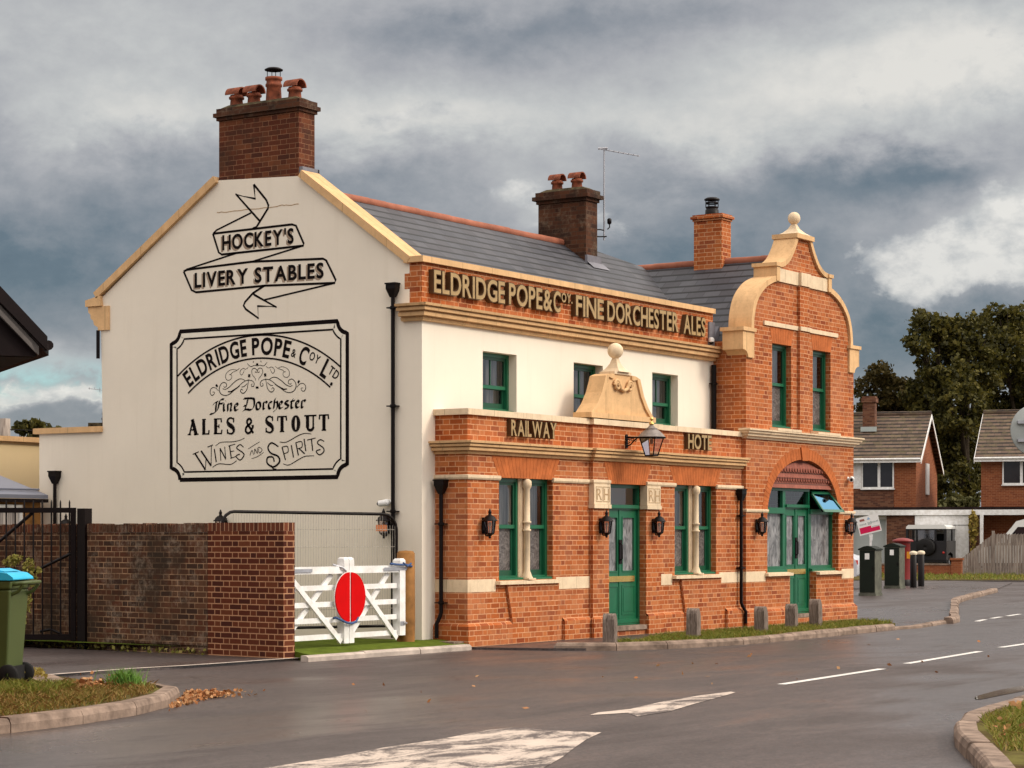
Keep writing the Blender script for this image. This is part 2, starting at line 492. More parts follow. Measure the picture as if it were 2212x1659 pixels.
rendermat('cream_render', (0.83, 0.745, 0.625))
plain('yellow_render', (0.80, 0.62, 0.36), 0.9, 0.04, 1.0, 0.1)
def stonemat(name, col, stain):
    """cast-stone dressings: butt joints along the run, mottling, drip stains and lichen specks"""
    m, t, b = newmat(name)
    tc = nd(t, 'ShaderNodeTexCoord')
    gp = nd(t, 'ShaderNodeNewGeometry')
    P = gp.outputs['Position']
    uv = nd(t, 'ShaderNodeUVMap')
    sep = nd(t, 'ShaderNodeSeparateXYZ')
    t.links.new(uv.outputs[0], sep.inputs[0])
    n = noise(t, P, 4.0, 7, 0.65)
    c = mixc(t, ramp(t, n, [(0.30, 0.0), (0.70, 1.0)]), tuple(q * .84 for q in col), tuple(min(1, q * 1.10) for q in col))
    blk = nd(t, 'ShaderNodeTexWhiteNoise', noise_dimensions='1D')
    t.links.new(mth(t, 'FLOOR', mth(t, 'DIVIDE', sep.outputs[0], 0.78)), blk.inputs['W'])
    c = mixc(t, 0.6, c, ramp(t, blk.outputs['Value'], [(0.0, 0.84), (1.0, 1.05)]), 'MULTIPLY')
    mp = nd(t, 'ShaderNodeMapping')
    mp.inputs['Scale'].default_value = (9, 9, 1.2)
    t.links.new(P, mp.inputs[0])
    st = noise(t, mp.outputs[0], 1.5, 7, 0.7)
    c = mixc(t, ramp(t, st, [(0.52, 0.0), (0.72, 0.55)]), c, stain)
    c = mixc(t, ramp(t, noise(t, P, 38, 4, 0.75), [(0.60, 0.0), (0.72, 0.5)]), c, tuple(q * .5 for q in stain))
    j = mth(t, 'LESS_THAN', mth(t, 'MULTIPLY', mth(t, 'FRACT', mth(t, 'DIVIDE', sep.outputs[0], 0.78)), 0.78), 0.010)
    c = mixc(t, mth(t, 'MULTIPLY', j, 0.55), c, tuple(q * .4 for q in stain))
    t.links.new(c, b.inputs['Base Color'])
    b.inputs['Roughness'].default_value = 0.85
    b.inputs['Specular IOR Level'].default_value = 0.15
    bn = nd(t, 'ShaderNodeBump')
    bn.inputs['Strength'].default_value = 0.35
    bn.inputs['Distance'].default_value = 0.006
    t.links.new(mth(t, 'ADD', n, noise(t, P, 45, 3, 0.6)), bn.inputs['Height'])
    t.links.new(bn.outputs[0], b.inputs['Normal'])


stonemat('gold_stone', (0.71, 0.445, 0.225), (0.40, 0.24, 0.11))
stonemat('pale_stone', (0.77, 0.60, 0.41), (0.48, 0.34, 0.20))
plain('rubbed_brick', (0.44, 0.122, 0.034), 0.85, 0.25, 5.0, 0.2, bump=0.2)
brickmat('orange_brick', [(0.34, 0.076, 0.016), (0.44, 0.110, 0.025), (0.49, 0.135, 0.035), (0.39, 0.092, 0.020), (0.52, 0.168, 0.052), (0.27, 0.056, 0.015)],
         (0.57, 0.285, 0.145), joint=0.0125, mvar=0.18, stain=(0.52, 0.24, 0.13), stain_amt=0.24, patch=(0.16, 0.055, 0.022), patch_amt=0.35)
brickmat('red_wall_brick', [(0.090, 0.018, 0.007), (0.12, 0.026, 0.009), (0.15, 0.040, 0.015), (0.105, 0.022, 0.008), (0.065, 0.014, 0.007)], (0.42, 0.215, 0.115), joint=0.014)
brickmat('old_wall_brick', [(0.060, 0.022, 0.010), (0.10, 0.032, 0.014), (0.12, 0.052, 0.026), (0.048, 0.022, 0.013)], (0.25, 0.15, 0.085), joint=0.012,
         stain=(0.030, 0.020, 0.012), stain_amt=0.75, patch=(0.40, 0.31, 0.23), patch_amt=0.34, mvar=0.45)
brickmat('chimney_brick', [(0.10, 0.024, 0.010), (0.14, 0.036, 0.014), (0.075, 0.020, 0.010), (0.17, 0.052, 0.02)], (0.24, 0.115, 0.062), joint=0.009,
         stain=(0.035, 0.020, 0.012), stain_amt=0.55, mvar=0.3)
brickmat('dark_chimney_brick', [(0.045, 0.016, 0.008), (0.075, 0.026, 0.012), (0.10, 0.036, 0.016)], (0.085, 0.048, 0.030), joint=0.010,
         stain=(0.018, 0.013, 0.009), stain_amt=0.7, patch=(0.30, 0.22, 0.15), patch_amt=0.3, mvar=0.4)
brickmat('house_brick', [(0.26, 0.075, 0.03), (0.32, 0.10, 0.04), (0.22, 0.06, 0.025)], (0.34, 0.17, 0.09), flemish=False)
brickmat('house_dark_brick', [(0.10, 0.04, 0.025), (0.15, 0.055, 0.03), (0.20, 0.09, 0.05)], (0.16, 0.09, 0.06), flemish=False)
brickmat('soldier_brick', [(0.13, 0.035, 0.016), (0.18, 0.05, 0.022), (0.09, 0.025, 0.012)], (0.42, 0.24, 0.14), course=0.6, stretcher=0.079, joint=0.012, flemish=False)
brickmat('old_soldier_brick', [(0.10, 0.030, 0.014), (0.15, 0.045, 0.02), (0.07, 0.025, 0.014)], (0.20, 0.12, 0.07), course=0.6, stretcher=0.079, joint=0.010, flemish=False,
         stain=(0.03, 0.022, 0.012), stain_amt=0.6, patch=(0.4, 0.33, 0.25), patch_amt=0.4)
slatemat('blue_slate', [(0.050, 0.051, 0.062), (0.066, 0.067, 0.080), (0.078, 0.077, 0.088), (0.055, 0.053, 0.062)], 0.22, 0.34, 0.55, 0.055, rowdark=0.12)
slatemat('brown_tile', [(0.125, 0.080, 0.057), (0.17, 0.113, 0.083), (0.095, 0.062, 0.043)], 0.33, 0.3, 0.85, 0.13, moss=(0.12, 0.095, 0.04), moss_amt=0.55, rowdark=0.10)
slatemat('dark_tile', [(0.012, 0.005, 0.0045), (0.018, 0.008, 0.007)], 0.12, 0.2, 0.7, 0.02)
slatemat('red_hung_tile', [(0.30, 0.085, 0.05), (0.34, 0.10, 0.062), (0.27, 0.075, 0.045)], 0.20, 0.11, 0.7, 0.02, rowdark=0.35)
plain('ridge_clay', (0.30, 0.105, 0.062), 0.75, 0.25, 3.0, 0.2)
plain('pot_clay', (0.25, 0.068, 0.032), 0.75, 0.35, 9.0, 0.2, tint=(0.14, 0.045, 0.025))
plain('lead', (0.17, 0.165, 0.19), 0.55, 0.2, 6.0, 0.4)
plain('mossy_cement', (0.085, 0.065, 0.035), 0.95, 0.5, 9.0, 0.1, tint=(0.035, 0.025, 0.016), bump=0.6, bscale=25)
plain('black_iron', (0.005, 0.0022, 0.0022), 0.45, 0.3, 8.0, 0.18)
plain('black_paint_wall', (0.006, 0.003, 0.003), 0.8, 0.25, 14.0, 0.1)
plain('faded_paint_wall', (0.36, 0.27, 0.20), 0.85, 0.15, 14.0, 0.1)
plain('pale_paint_wall', (0.84, 0.78, 0.66), 0.85, 0.04, 14.0, 0.1)
plain('crack_brown', (0.42, 0.28, 0.16), 0.9, 0.3, 20.0, 0.05)
plain('letter_gold', (0.36, 0.24, 0.105), 0.55, 0.18, 12.0, 0.4)
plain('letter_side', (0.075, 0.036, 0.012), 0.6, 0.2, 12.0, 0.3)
plain('green_paint', (0.008, 0.112, 0.050), 0.28, 0.12, 5.0, 0.5)
plain('dark_green_paint', (0.006, 0.066, 0.030), 0.35, 0.12, 5.0, 0.5)
plain('white_paint', (0.80, 0.79, 0.78), 0.5, 0.10, 7.0, 0.3, tint=(0.74, 0.71, 0.67), bump=0.15, bscale=30)
plain('white_plastic', (0.78, 0.77, 0.74), 0.35, 0.04, 6.0, 0.5)
plain('red_paint', (0.56, 0.002, 0.003), 0.6, 0.08, 5.0, 0.06)
plain('grey_steel', (0.42, 0.42, 0.45), 0.4, 0.15, 8.0, 0.5, metal=0.6)
plain('galvanised_mesh', (0.40, 0.36, 0.31), 0.5, 0.15, 8.0, 0.4)
plain('blue_rope', (0.06, 0.10, 0.22), 0.8, 0.35, 60.0, 0.1)
plain('brown_timber', (0.26, 0.12, 0.035), 0.75, 0.35, 5.0, 0.2)
patternmat('grey_fence_timber', (0.16, 0.125, 0.105), (0.36, 0.30, 0.255), 1.6, (0.35, 0.65), 0.85, 0.3, 0.1, streak=(7, 7, 0.8))
patternmat('bollard_timber', (0.10, 0.075, 0.06), (0.27, 0.215, 0.18), 5.0, (0.35, 0.65), 0.9, 0.6, 0.1, streak=(6, 6, 1.2))
plain('orange_label', (0.75, 0.25, 0.10), 0.6, 0.1, 8.0, 0.2)
plain('brass', (0.72, 0.50, 0.16), 0.25, 0.1, 6.0, 0.5, metal=0.85)
plain('aged_copper', (0.22, 0.185, 0.165), 0.5, 0.3, 8.0, 0.4, metal=0.3)
glassmat('window_glass', (0.62, 0.64, 0.64), 0.09)
glassmat('lantern_glass', (0.90, 0.84, 0.84), 0.12)
glassmat('sky_tinted_glass', (0.10, 0.14, 0.16), 0.5, (0.25, 0.58, 0.85))  # blue of the reflected sky is put into the pane's gloss colour
patternmat('etched_glass', (0.060, 0.050, 0.048), (0.20, 0.175, 0.165), 13.0, (0.36, 0.68), 0.25, 1.6, 0.5)
patternmat('etched_door_glass', (0.075, 0.075, 0.08), (0.30, 0.295, 0.30), 7.0, (0.36, 0.66), 0.22, 0.8, 0.6, streak=(1.6, 1.6, 0.6))
patternmat('net_curtain', (0.24, 0.21, 0.20), (0.62, 0.55, 0.50), 2.5, (0.40, 0.60), 0.9, 0.3, 0.05, streak=(11, 11, 0.3))
plain('room_wall', (0.20, 0.15, 0.11), 0.9, 0.3, 2.0, 0.1)
plain('dark_room', (0.02, 0.016, 0.014), 0.9, 0.3, 2.0, 0.1)
plain('kerb_stone', (0.27, 0.195, 0.150), 0.85, 0.25, 5.0, 0.2, tint=(0.15, 0.105, 0.08), bump=0.4, bscale=50)
plain('pale_kerb_stone', (0.42, 0.35, 0.30), 0.85, 0.28, 4.0, 0.2, bump=0.4, bscale=50)
asphaltmat('asphalt', (0.058, 0.041, 0.036), (0.104, 0.080, 0.075), 0.42, 0.34, 0.66)
asphaltmat('pavement_asphalt', (0.058, 0.041, 0.037), (0.10, 0.076, 0.072), 0.5, 0.24, 0.58)
wornmat('worn_white', (0.60, 0.49, 0.41), (0.080, 0.060, 0.054), 0.445, 0.52)
wornmat('fresh_white', (0.74, 0.71, 0.67), (0.10, 0.08, 0.075), 0.28, 0.42)
plain('soil_grass', (0.085, 0.075, 0.022), 0.95, 0.5, 3.0, 0.05, tint=(0.10, 0.055, 0.028), bump=0.8, bscale=20)
plain('artificial_turf', (0.085, 0.115, 0.014), 0.9, 0.25, 6.0, 0.05, bump=0.6, bscale=80)
foliagemat('grass_blade', [(0.09, 0.13, 0.016), (0.16, 0.19, 0.026), (0.24, 0.23, 0.04), (0.32, 0.22, 0.07)], 0.7, 0.3)
foliagemat('dry_grass_blade', [(0.20, 0.095, 0.035), (0.30, 0.17, 0.05), (0.18, 0.17, 0.03), (0.36, 0.20, 0.08)], 0.7, 0.3)
foliagemat('bright_grass', [(0.10, 0.22, 0.03), (0.17, 0.33, 0.06), (0.25, 0.40, 0.10)], 0.6, 0.35)
foliagemat('oak_leaf', [(0.016, 0.015, 0.004), (0.042, 0.040, 0.008), (0.090, 0.080, 0.015), (0.15, 0.12, 0.024)], 0.7, 0.32)
foliagemat('autumn_leaf', [(0.030, 0.027, 0.008), (0.065, 0.050, 0.012), (0.11, 0.075, 0.018)], 0.7, 0.25)
foliagemat('bush_leaf', [(0.04, 0.04, 0.012), (0.075, 0.075, 0.022), (0.12, 0.11, 0.035)], 0.7, 0.25)
foliagemat('weed_leaf', [(0.13, 0.13, 0.02), (0.22, 0.20, 0.04), (0.32, 0.25, 0.08)], 0.7, 0.3)
foliagemat('yellow_leaf', [(0.25, 0.17, 0.03), (0.35, 0.26, 0.06), (0.18, 0.15, 0.03)], 0.7, 0.3)
foliagemat('fallen_leaf', [(0.20, 0.06, 0.02), (0.38, 0.15, 0.05), (0.50, 0.28, 0.13), (0.28, 0.09, 0.03)], 0.7, 0.1)
plain('bark', (0.035, 0.026, 0.018), 0.95, 0.4, 4.0, 0.05, bump=0.6, bscale=12)
plain('bin_green', (0.062, 0.082, 0.022), 0.5, 0.08, 2.0, 0.35)
plain('bin_blue', (0.020, 0.42, 0.66), 0.45, 0.08, 2.0, 0.4)
plain('black_rubber', (0.012, 0.011, 0.011), 0.75, 0.2, 10.0, 0.2)
plain('cabinet_green', (0.004, 0.008, 0.003), 0.6, 0.3, 4.0, 0.25)
plain('cabinet_grey', (0.10, 0.10, 0.075), 0.7, 0.35, 6.0, 0.2)
plain('postbox_red', (0.20, 0.016, 0.014), 0.45, 0.15, 4.0, 0.4)
plain('yellow_plate', (0.75, 0.30, 0.02), 0.5, 0.08, 6.0, 0.3)
plain('cream_cap', (0.70, 0.58, 0.42), 0.6, 0.1, 6.0, 0.3)
plain('board_white', (0.80, 0.78, 0.74), 0.5, 0.03, 6.0, 0.3)
plain('board_crimson', (0.62, 0.006, 0.075), 0.5, 0.05, 6.0, 0.3)
plain('board_grey', (0.42, 0.46, 0.44), 0.5, 0.05, 6.0, 0.3)
plain('board_blue', (0.30, 0.45, 0.62), 0.5, 0.05, 6.0, 0.3)
plain('board_brown', (0.30, 0.10, 0.08), 0.5, 0.05, 6.0, 0.3)
plain('vehicle_black', (0.010, 0.008, 0.009), 0.28, 0.2, 3.0, 0.5)
plain('vehicle_white', (0.78, 0.77, 0.74), 0.3, 0.03, 2.0, 0.5)
plain('vehicle_silver', (0.62, 0.64, 0.68), 0.3, 0.05, 2.0, 0.5, metal=0.2)
plain('lamp_red', (0.45, 0.02, 0.015), 0.3, 0.05, 2.0, 0.5)
plain('grey_door', (0.40, 0.43, 0.42), 0.55, 0.06, 2.0, 0.3)
plain('sign_grey', (0.33, 0.35, 0.34), 0.5, 0.06, 5.0, 0.4)
plain('roof_sheet', (0.20, 0.21, 0.26), 0.45, 0.08, 1.5, 0.4)
plain('felt_roof', (0.022, 0.014, 0.013), 0.9, 0.4, 3.0, 0.1)
plain('eave_dark', (0.007, 0.0025, 0.0025), 0.7, 0.3, 3.0, 0.2)
plain('eave_grey', (0.10, 0.088, 0.082), 0.8, 0.25, 8.0, 0.2)
plain('puddle_water', (0.03, 0.025, 0.024), 0.03, 0.1, 3.0, 0.7)

# ------------------------------------------------------------------ mesh builder
WO = {}                                                     # world origin of each object


class MB:
    def __init__(self):
        self.v, self.f, self.m, self.s, self.cuts = [], [], [], [], []

    def add(self, vs, fs, m=0, smooth=False):
        o = len(self.v)
        self.v.extend(tuple(p) for p in vs)
        for f in fs:
            self.f.append(tuple(i + o for i in f))
            self.m.append(m)
            self.s.append(smooth)
        return self

    def cut(self):
        """start the next separate piece"""
        self.cuts.append(len(self.f))
        return self

    def build_each(self, name, mats, parent=None):
        out = []
        ed = [0] + [c for c in self.cuts] + [len(self.f)]
        for a, b in zip(ed, ed[1:]):
            if a == b:
                continue
            q = MB()
            used = sorted({i for f in self.f[a:b] for i in f})
            mp = {o: n for n, o in enumerate(used)}
            q.add([self.v[i] for i in used], [tuple(mp[i] for i in f) for f in self.f[a:b]])
            q.m, q.s = self.m[a:b], self.s[a:b]
            out.append(q.build(name, mats, parent))
        return out

    def box(self, x0, x1, y0, y1, z0, z1, m=0):
        vs = [(x0, y0, z0), (x1, y0, z0), (x1, y1, z0), (x0, y1, z0), (x0, y0, z1), (x1, y0, z1), (x1, y1, z1), (x0, y1, z1)]
        return self.add(vs, [(0, 3, 2, 1), (4, 5, 6, 7), (0, 1, 5, 4), (1, 2, 6, 5), (2, 3, 7, 6), (3, 0, 4, 7)], m)

    def quad(self, a, b, c, d, m=0):
        return self.add([a, b, c, d], [(0, 1, 2, 3)], m)

    @staticmethod
    def _pt(plane, d, p):
        return (d, p[0], p[1]) if plane == 'x' else (p[0], d, p[1]) if plane == 'y' else (p[0], p[1], d)

    def face(self, plane, d, outer, holes=(), m=0):
        loops = [list(outer)] + [list(h) for h in holes]
        flat = [p for l in loops for p in l]
        tri = tessellate_polygon([[Vector((p[0], p[1], 0)) for p in l] for l in loops])
        return self.add([self._pt(plane, d, p) for p in flat], [tuple(t) for t in tri], m)

    def rim(self, plane, d0, d1, loop, m=0, smooth=False):
        n = len(loop)
        vs = [self._pt(plane, d0, p) for p in loop] + [self._pt(plane, d1, p) for p in loop]
        return self.add(vs, [(i, (i + 1) % n, n + (i + 1) % n, n + i) for i in range(n)], m, smooth)

    def prism(self, plane, d0, d1, outer, holes=(), m=0):
        self.face(plane, d0, outer, holes, m)
        self.face(plane, d1, outer, holes, m)
        self.rim(plane, d0, d1, outer, m)
        for h in holes:
            self.rim(plane, d0, d1, h, m)
        return self

    def wall(self, plane, d, depth, outer, holes=(), m=0, rm=None):
        """one outer skin with its openings and their reveals running inwards"""
        self.face(plane, d, outer, holes, m)
        for h in holes:
            self.rim(plane, d, d + depth, h, m if rm is None else rm)
        return self

    def tube(self, pts, r, n=8, m=0, caps=True, smooth=True):
        pts = [Vector(p) for p in pts]
        k = len(pts)
        rs = r if isinstance(r, (list, tuple)) else [r] * k
        vs, prev = [], None
        for i, p in enumerate(pts):
            t = (pts[min(i + 1, k - 1)] - pts[max(i - 1, 0)]).normalized()
            a = Vector((0, 0, 1)) if abs(t.z) < 0.9 else Vector((1, 0, 0))
            if prev is not None:
                a = prev
            u = (a - t * a.dot(t)).normalized()
            prev = u
            w = t.cross(u)
            for j in range(n):
                q = 2 * math.pi * j / n
                vs.append(p + (u * math.cos(q) + w * math.sin(q)) * rs[i])
        fs = [(i * n + j, i * n + (j + 1) % n, (i + 1) * n + (j + 1) % n, (i + 1) * n + j) for i in range(k - 1) for j in range(n)]
        self.add(vs, fs, m, smooth)
        if caps:
            self.add(vs[:n], [tuple(range(n))[::-1]], m)
            self.add(vs[-n:], [tuple(range(n))], m)
        return self

    def lathe(self, prof, c, n=16, m=0, smooth=True, rot=0.0):
        vs = []
        for (r, z) in prof:
            for j in range(n):
                q = 2 * math.pi * j / n + rot
                vs.append((c[0] + r * math.cos(q), c[1] + r * math.sin(q), c[2] + z))
        k = len(prof)
        fs = [(i * n + j, i * n + (j + 1) % n, (i + 1) * n + (j + 1) % n, (i + 1) * n + j) for i in range(k - 1) for j in range(n)]
        return self.add(vs, fs, m, smooth)

    def ball(self, c, r, n=16, m=0, sz=1.0):
        pr = [(max(1e-4, r * math.sin(math.pi * i / n)), -r * sz * math.cos(math.pi * i / n)) for i in range(n + 1)]
        return self.lathe(pr, c, n * 2, m)

    def sweep(self, path, prof, m=0, closed_prof=True, caps=True):
        """moulding: (out, z) profile run along an xy path, mitred; 'out' is to the right of travel"""
        n = len(path)
        nor = []
        for i in range(n - 1):
            dx, dy = path[i + 1][0] - path[i][0], path[i + 1][1] - path[i][1]
            l = math.hypot(dx, dy)
            nor.append((dy / l, -dx / l))
        vs = []
        for i, p in enumerate(path):
            if i == 0:
                o = nor[0]
            elif i == n - 1:
                o = nor[-1]
            else:
                a, b = nor[i - 1], nor[i]
                k = 1 + a[0] * b[0] + a[1] * b[1]
                o = ((a[0] + b[0]) / k, (a[1] + b[1]) / k)
            for (w, z) in prof:
                vs.append((p[0] + o[0] * w, p[1] + o[1] * w, z))
        k = len(prof)
        q = k if closed_prof else k - 1
        fs = [(i * k + j, (i + 1) * k + j, (i + 1) * k + (j + 1) % k, i * k + (j + 1) % k) for i in range(n - 1) for j in range(q)]
        self.add(vs, fs, m)
        if caps and closed_prof:
            self.add(vs[:k], [tuple(range(k))], m)
            self.add(vs[-k:], [tuple(range(k))[::-1]], m)
        return self

    def build(self, name, mats, parent=None, local=False, origin=None):
        """links ONE mesh object; geometry is in world metres (or in its parent's frame if local)"""
        mats = mats if isinstance(mats, (list, tuple)) else [mats]
        V = np.array(self.v, dtype=float)
        if origin is None:
            lo, hi = V.min(0), V.max(0)
            origin = Vector(((lo[0] + hi[0]) / 2, (lo[1] + hi[1]) / 2, lo[2]))
        origin = Vector(origin)
        me = bpy.data.meshes.new(name)
        me.from_pydata([tuple(p) for p in (V - np.array(origin))], [], self.f)
        for q in mats:
            me.materials.append(MAT[q])
        me.polygons.foreach_set('material_index', self.m)
        me.polygons.foreach_set('use_smooth', self.s)
        uvl = me.uv_layers.new(name='UVMap')
        uv = uvl.data
        ox, oy, oz = origin
        mv = me.vertices
        for p in me.polygons:
            nx, ny, nz = p.normal
            hz = math.hypot(nx, ny)
            if hz < 0.05:
                for li in p.loop_indices:
                    c = mv[me.loops[li].vertex_index].co
                    uv[li].uv = (c.x + ox, c.y + oy)
            else:
                tx, ty = -ny / hz, nx / hz
                for li in p.loop_indices:
                    c = mv[me.loops[li].vertex_index].co
                    uv[li].uv = ((c.x + ox) * tx + (c.y + oy) * ty, (c.z + oz) / max(hz, 0.05))
        o = bpy.data.objects.new(name, me)
        COL.objects.link(o)
        if parent is not None:
            o.parent = parent
            o.location = origin - WO[parent.name]
        else:
            o.location = origin
        WO[o.name] = origin.copy()
        return o


def thing(name, label, cat, loc=(0, 0, 0), rz=0.0, group=None):
    o = bpy.data.objects.new(name, None)
    o.empty_display_size = 0.2
    COL.objects.link(o)
    o.location = loc
    o.rotation_euler = (0, 0, rz)
    o['label'] = label
    o['category'] = cat
    if group:
        o['group'] = group
    WO[o.name] = Vector(loc)
    return o


def lthing(name, label, cat, loc=(0, 0, 0), rz=0.0, group=None):
    """a thing whose parts are built in its own frame"""
    o = thing(name, label, cat, loc, rz, group)
    WO[o.name] = Vector((0, 0, 0))
    return o


def tag(o, label, cat, group=None, kind=None):
    o['label'] = label
    o['category'] = cat
    if group:
        o['group'] = group
    if kind:
        o['kind'] = kind
    return o


def struct(o):
    o['kind'] = 'structure'
    return o


def stuff(o, label, cat):
    o['kind'] = 'stuff'
    o['label'] = label
    o['category'] = cat
    return o


def dup(root, loc, rz, label, group=None):
    r = root.copy()
    COL.objects.link(r)
    r.location = loc
    r.rotation_euler = (0, 0, rz)
    r['label'] = label
    if group:
        r['group'] = group

    def kids(a, b):
        for ch in list(a.children):
            if ch.name in new:
                continue
            c = ch.copy()
            new.add(c.name)
            COL.objects.link(c)
            c.parent = b
            kids(ch, c)
    new = set()
    kids(root, r)
    return r


# ------------------------------------------------------------------ lettering
_fc = bpy.data.curves.new('lettering', 'FONT')
_fo = bpy.data.objects.new('lettering', _fc)
_gc = {}


def glyph(ch, off):
    k = (ch, off)
    if k not in _gc:
        _fc.body = ch
        _fc.offset = off
        _fc.resolution_u = 4
        me = bpy.data.meshes.new_from_object(_fo)
        v = [(p.co.x, p.co.y) for p in me.vertices]
        f = [tuple(p.vertices) for p in me.polygons]
        bpy.data.meshes.remove(me)
        x0 = min(p[0] for p in v)
        w = max(p[0] for p in v) - x0
        y0, y1 = (-0.01, 0.69)
        _gc[k] = ([((p[0] - x0), (p[1] - y0) / (y1 - y0)) for p in v], f, w)
    return _gc[k]


def word_layout(text, width, off=0.02, gap=0.09, space=0.32):
    """[(char, x0, x-scale)] filling the given width"""
    adv, x = [], 0.0
    for ch in text:
        if ch == ' ':
            x += space
            continue
        g = glyph(ch, off)
        adv.append((ch, x))
        x += g[2] + gap
    tot = x - gap
    return [(c, a * width / tot, width / tot) for c, a in adv]


def outline(faces):
    cnt = {}
    for f in faces:
        for i in range(len(f)):
            a, b = f[i], f[(i + 1) % len(f)]
            k = (min(a, b), max(a, b))
            cnt.setdefault(k, []).append((a, b))
    return [v[0] for v in cnt.values() if len(v) == 1]


def stamp_glyph(mb, ch, off, fn, m=0):
    v, f, w = glyph(ch, off)
    mb.add([fn(p[0], p[1]) for p in v], f, m)


def solid_glyph(mb, ch, off, fn, fnb, mf=0, ms=1):
    v, f, w = glyph(ch, off)
    mb.add([fn(p[0], p[1]) for p in v], f, mf)
    n = len(v)
    mb.add([fn(p[0], p[1]) for p in v] + [fnb(p[0], p[1]) for p in v], [(a, b, b + n, a + n) for a, b in outline(f)], ms)


def smoothpath(pts, k=5):
    if len(pts) < 3:
        return list(pts)
    P = [pts[0]] + list(pts) + [pts[-1]]
    if pts[0] == pts[-1]:
        P[0], P[-1] = pts[-2], pts[1]
    out = []
    for i in range(1, len(P) - 2):
        p0, p1, p2, p3 = [np.array(P[j]) for j in (i - 1, i, i + 1, i + 2)]
        for s in range(k):
            t = s / k
            out.append(tuple(0.5 * ((2 * p1) + (-p0 + p2) * t + (2 * p0 - 5 * p1 + 4 * p2 - p3) * t * t + (-p0 + 3 * p1 - 3 * p2 + p3) * t ** 3)))
    out.append(tuple(pts[-1]))
    return out


def stroke(mb, x, pts, w, m=0, taper=0.0):
    """a painted line on the plane x = const, through (y, z) points"""
    n = len(pts)
    if n < 2:
        return
    L, Rr = [], []
    for i, p in enumerate(pts):
        a, b = pts[max(i - 1, 0)], pts[min(i + 1, n - 1)]
        dy, dz = b[0] - a[0], b[1] - a[1]
        l = math.hypot(dy, dz) or 1
        s = w / 2 * (1 - taper * abs(2 * i / (n - 1) - 1))
        L.append((x, p[0] - dz / l * s, p[1] + dy / l * s))
        Rr.append((x, p[0] + dz / l * s, p[1] - dy / l * s))
    mb.add(L + Rr, [(i, i + 1, n + i + 1, n + i) for i in range(n - 1)], m)


def nib(mb, x, pts, w, ang=40, m=0):
    """a broad-nib pen stroke"""
    a = R(ang)
    ny, nz = -math.cos(a) * w / 2, math.sin(a) * w / 2
    t = 0.003
    n = len(pts)
    vs = []
    for p in pts:
        vs.append((x, p[0] + ny, p[1] + nz))
    for p in pts:
        vs.append((x, p[0] - ny, p[1] - nz))
    mb.add(vs, [(i, i + 1, n + i + 1, n + i) for i in range(n - 1)], m)
    stroke(mb, x, pts, t * 2.6, m)


# =================================================================== SETTING
g = MB()
g.quad((-700, -700, -.07), (900, -700, -.07), (900, 900, -.07), (-700, 900, -.07))
struct(g.build('ground', 'soil_grass'))
g = MB()
g.quad((-40, -40, -.03), (120, -40, -.03), (120, 60, -.03), (-40, 60, -.03))
struct(g.build('road', 'asphalt'))


def sheet(name, mat, poly, z, kind=True):
    b = MB()
    b.face('z', z, poly)
    if z > -.02:
        b.rim('z', -.06, z, poly)
    o = b.build(name, mat)
    return struct(o) if kind else o


def kerb(pts, top, w=0.14, L=0.9, mat='kerb_stone', gap=0.010, side=1, batter=0.025):
    """row of kerb stones along a path; the given path is the road-side top edge"""
    pts = [Vector((p[0], p[1], 0)) for p in pts]
    b = MB()
    # resample
    seg = [(pts[i], pts[i + 1]) for i in range(len(pts) - 1)]
    tot = sum((q - p).length for p, q in seg)

    def at(s):
        for p, q in seg:
            l = (q - p).length
            if s <= l or (p, q) == seg[-1]:
                return p + (q - p) * min(1, s / l), (q - p).normalized()
            s -= l
    n = max(1, round(tot / L))
    rr = random.Random(int(tot * 100))
    for i in range(n):
        s0, s1 = i * tot / n + gap / 2, (i + 1) * tot / n - gap / 2
        p, d0 = at(s0)
        q, d1 = at(s1)
        d = (q - p).normalized()
        nn = Vector((-d.y, d.x, 0)) * side
        zt = top + rr.uniform(-.008, .008)
        o = nn * rr.uniform(-.008, .008)
        sect = [(-batter, -.08), (-batter, top * .45), (-.004, zt - .012), (.016, zt), (w, zt), (w, -.08)]
        vs = []
        for e, dd in ((p, d0), (q, d1)):
            nb = Vector((-dd.y, dd.x, 0)) * side
            for (a, z) in sect:
                vs.append(e + o + nb * a + Vector((0, 0, z)))
        k = len(sect)
        b.add(vs, [(j, (j + 1) % k, k + (j + 1) % k, k + j) for j in range(k)] + [tuple(range(k))[::-1], tuple(range(k, 2 * k))])
    return struct(b.build('kerb', mat))


def chaikin(pts, n=2, closed=False):
    for _ in range(n):
        out = [] if closed else [pts[0]]
        for i in range(len(pts) - (0 if closed else 1)):
            a, b = pts[i], pts[(i + 1) % len(pts)]
            out += [(a[0] * .75 + b[0] * .25, a[1] * .75 + b[1] * .25), (a[0] * .25 + b[0] * .75, a[1] * .25 + b[1] * .75)]
        if not closed:
            out.append(pts[-1])
        pts = out
    return pts


# yard footpath by the old wall, its flush edging
sheet('footpath', 'pavement_asphalt', [(4, 17.6), (18.16, 18.03), (20.4, 17.91), (22.5, 17.80), (22.6, 40), (4, 40)], .0)
b = MB()
ep = [(17.3, 18.06), (18.16, 18.03), (19.54, 18.03), (20.4, 17.91), (22.25, 17.83), (22.53, 17.80)]
for (p, q) in zip(ep, ep[1:]):
    n_ = Vector((-(q[1] - p[1]), q[0] - p[0], 0)).normalized() * .05
    b.quad((p[0] - n_.x, p[1] - n_.y, .006), (q[0] - n_.x, q[1] - n_.y, .006), (q[0] + n_.x, q[1] + n_.y, .006), (p[0] + n_.x, p[1] + n_.y, .006))
struct(b.build('edging', 'pale_kerb_stone'))
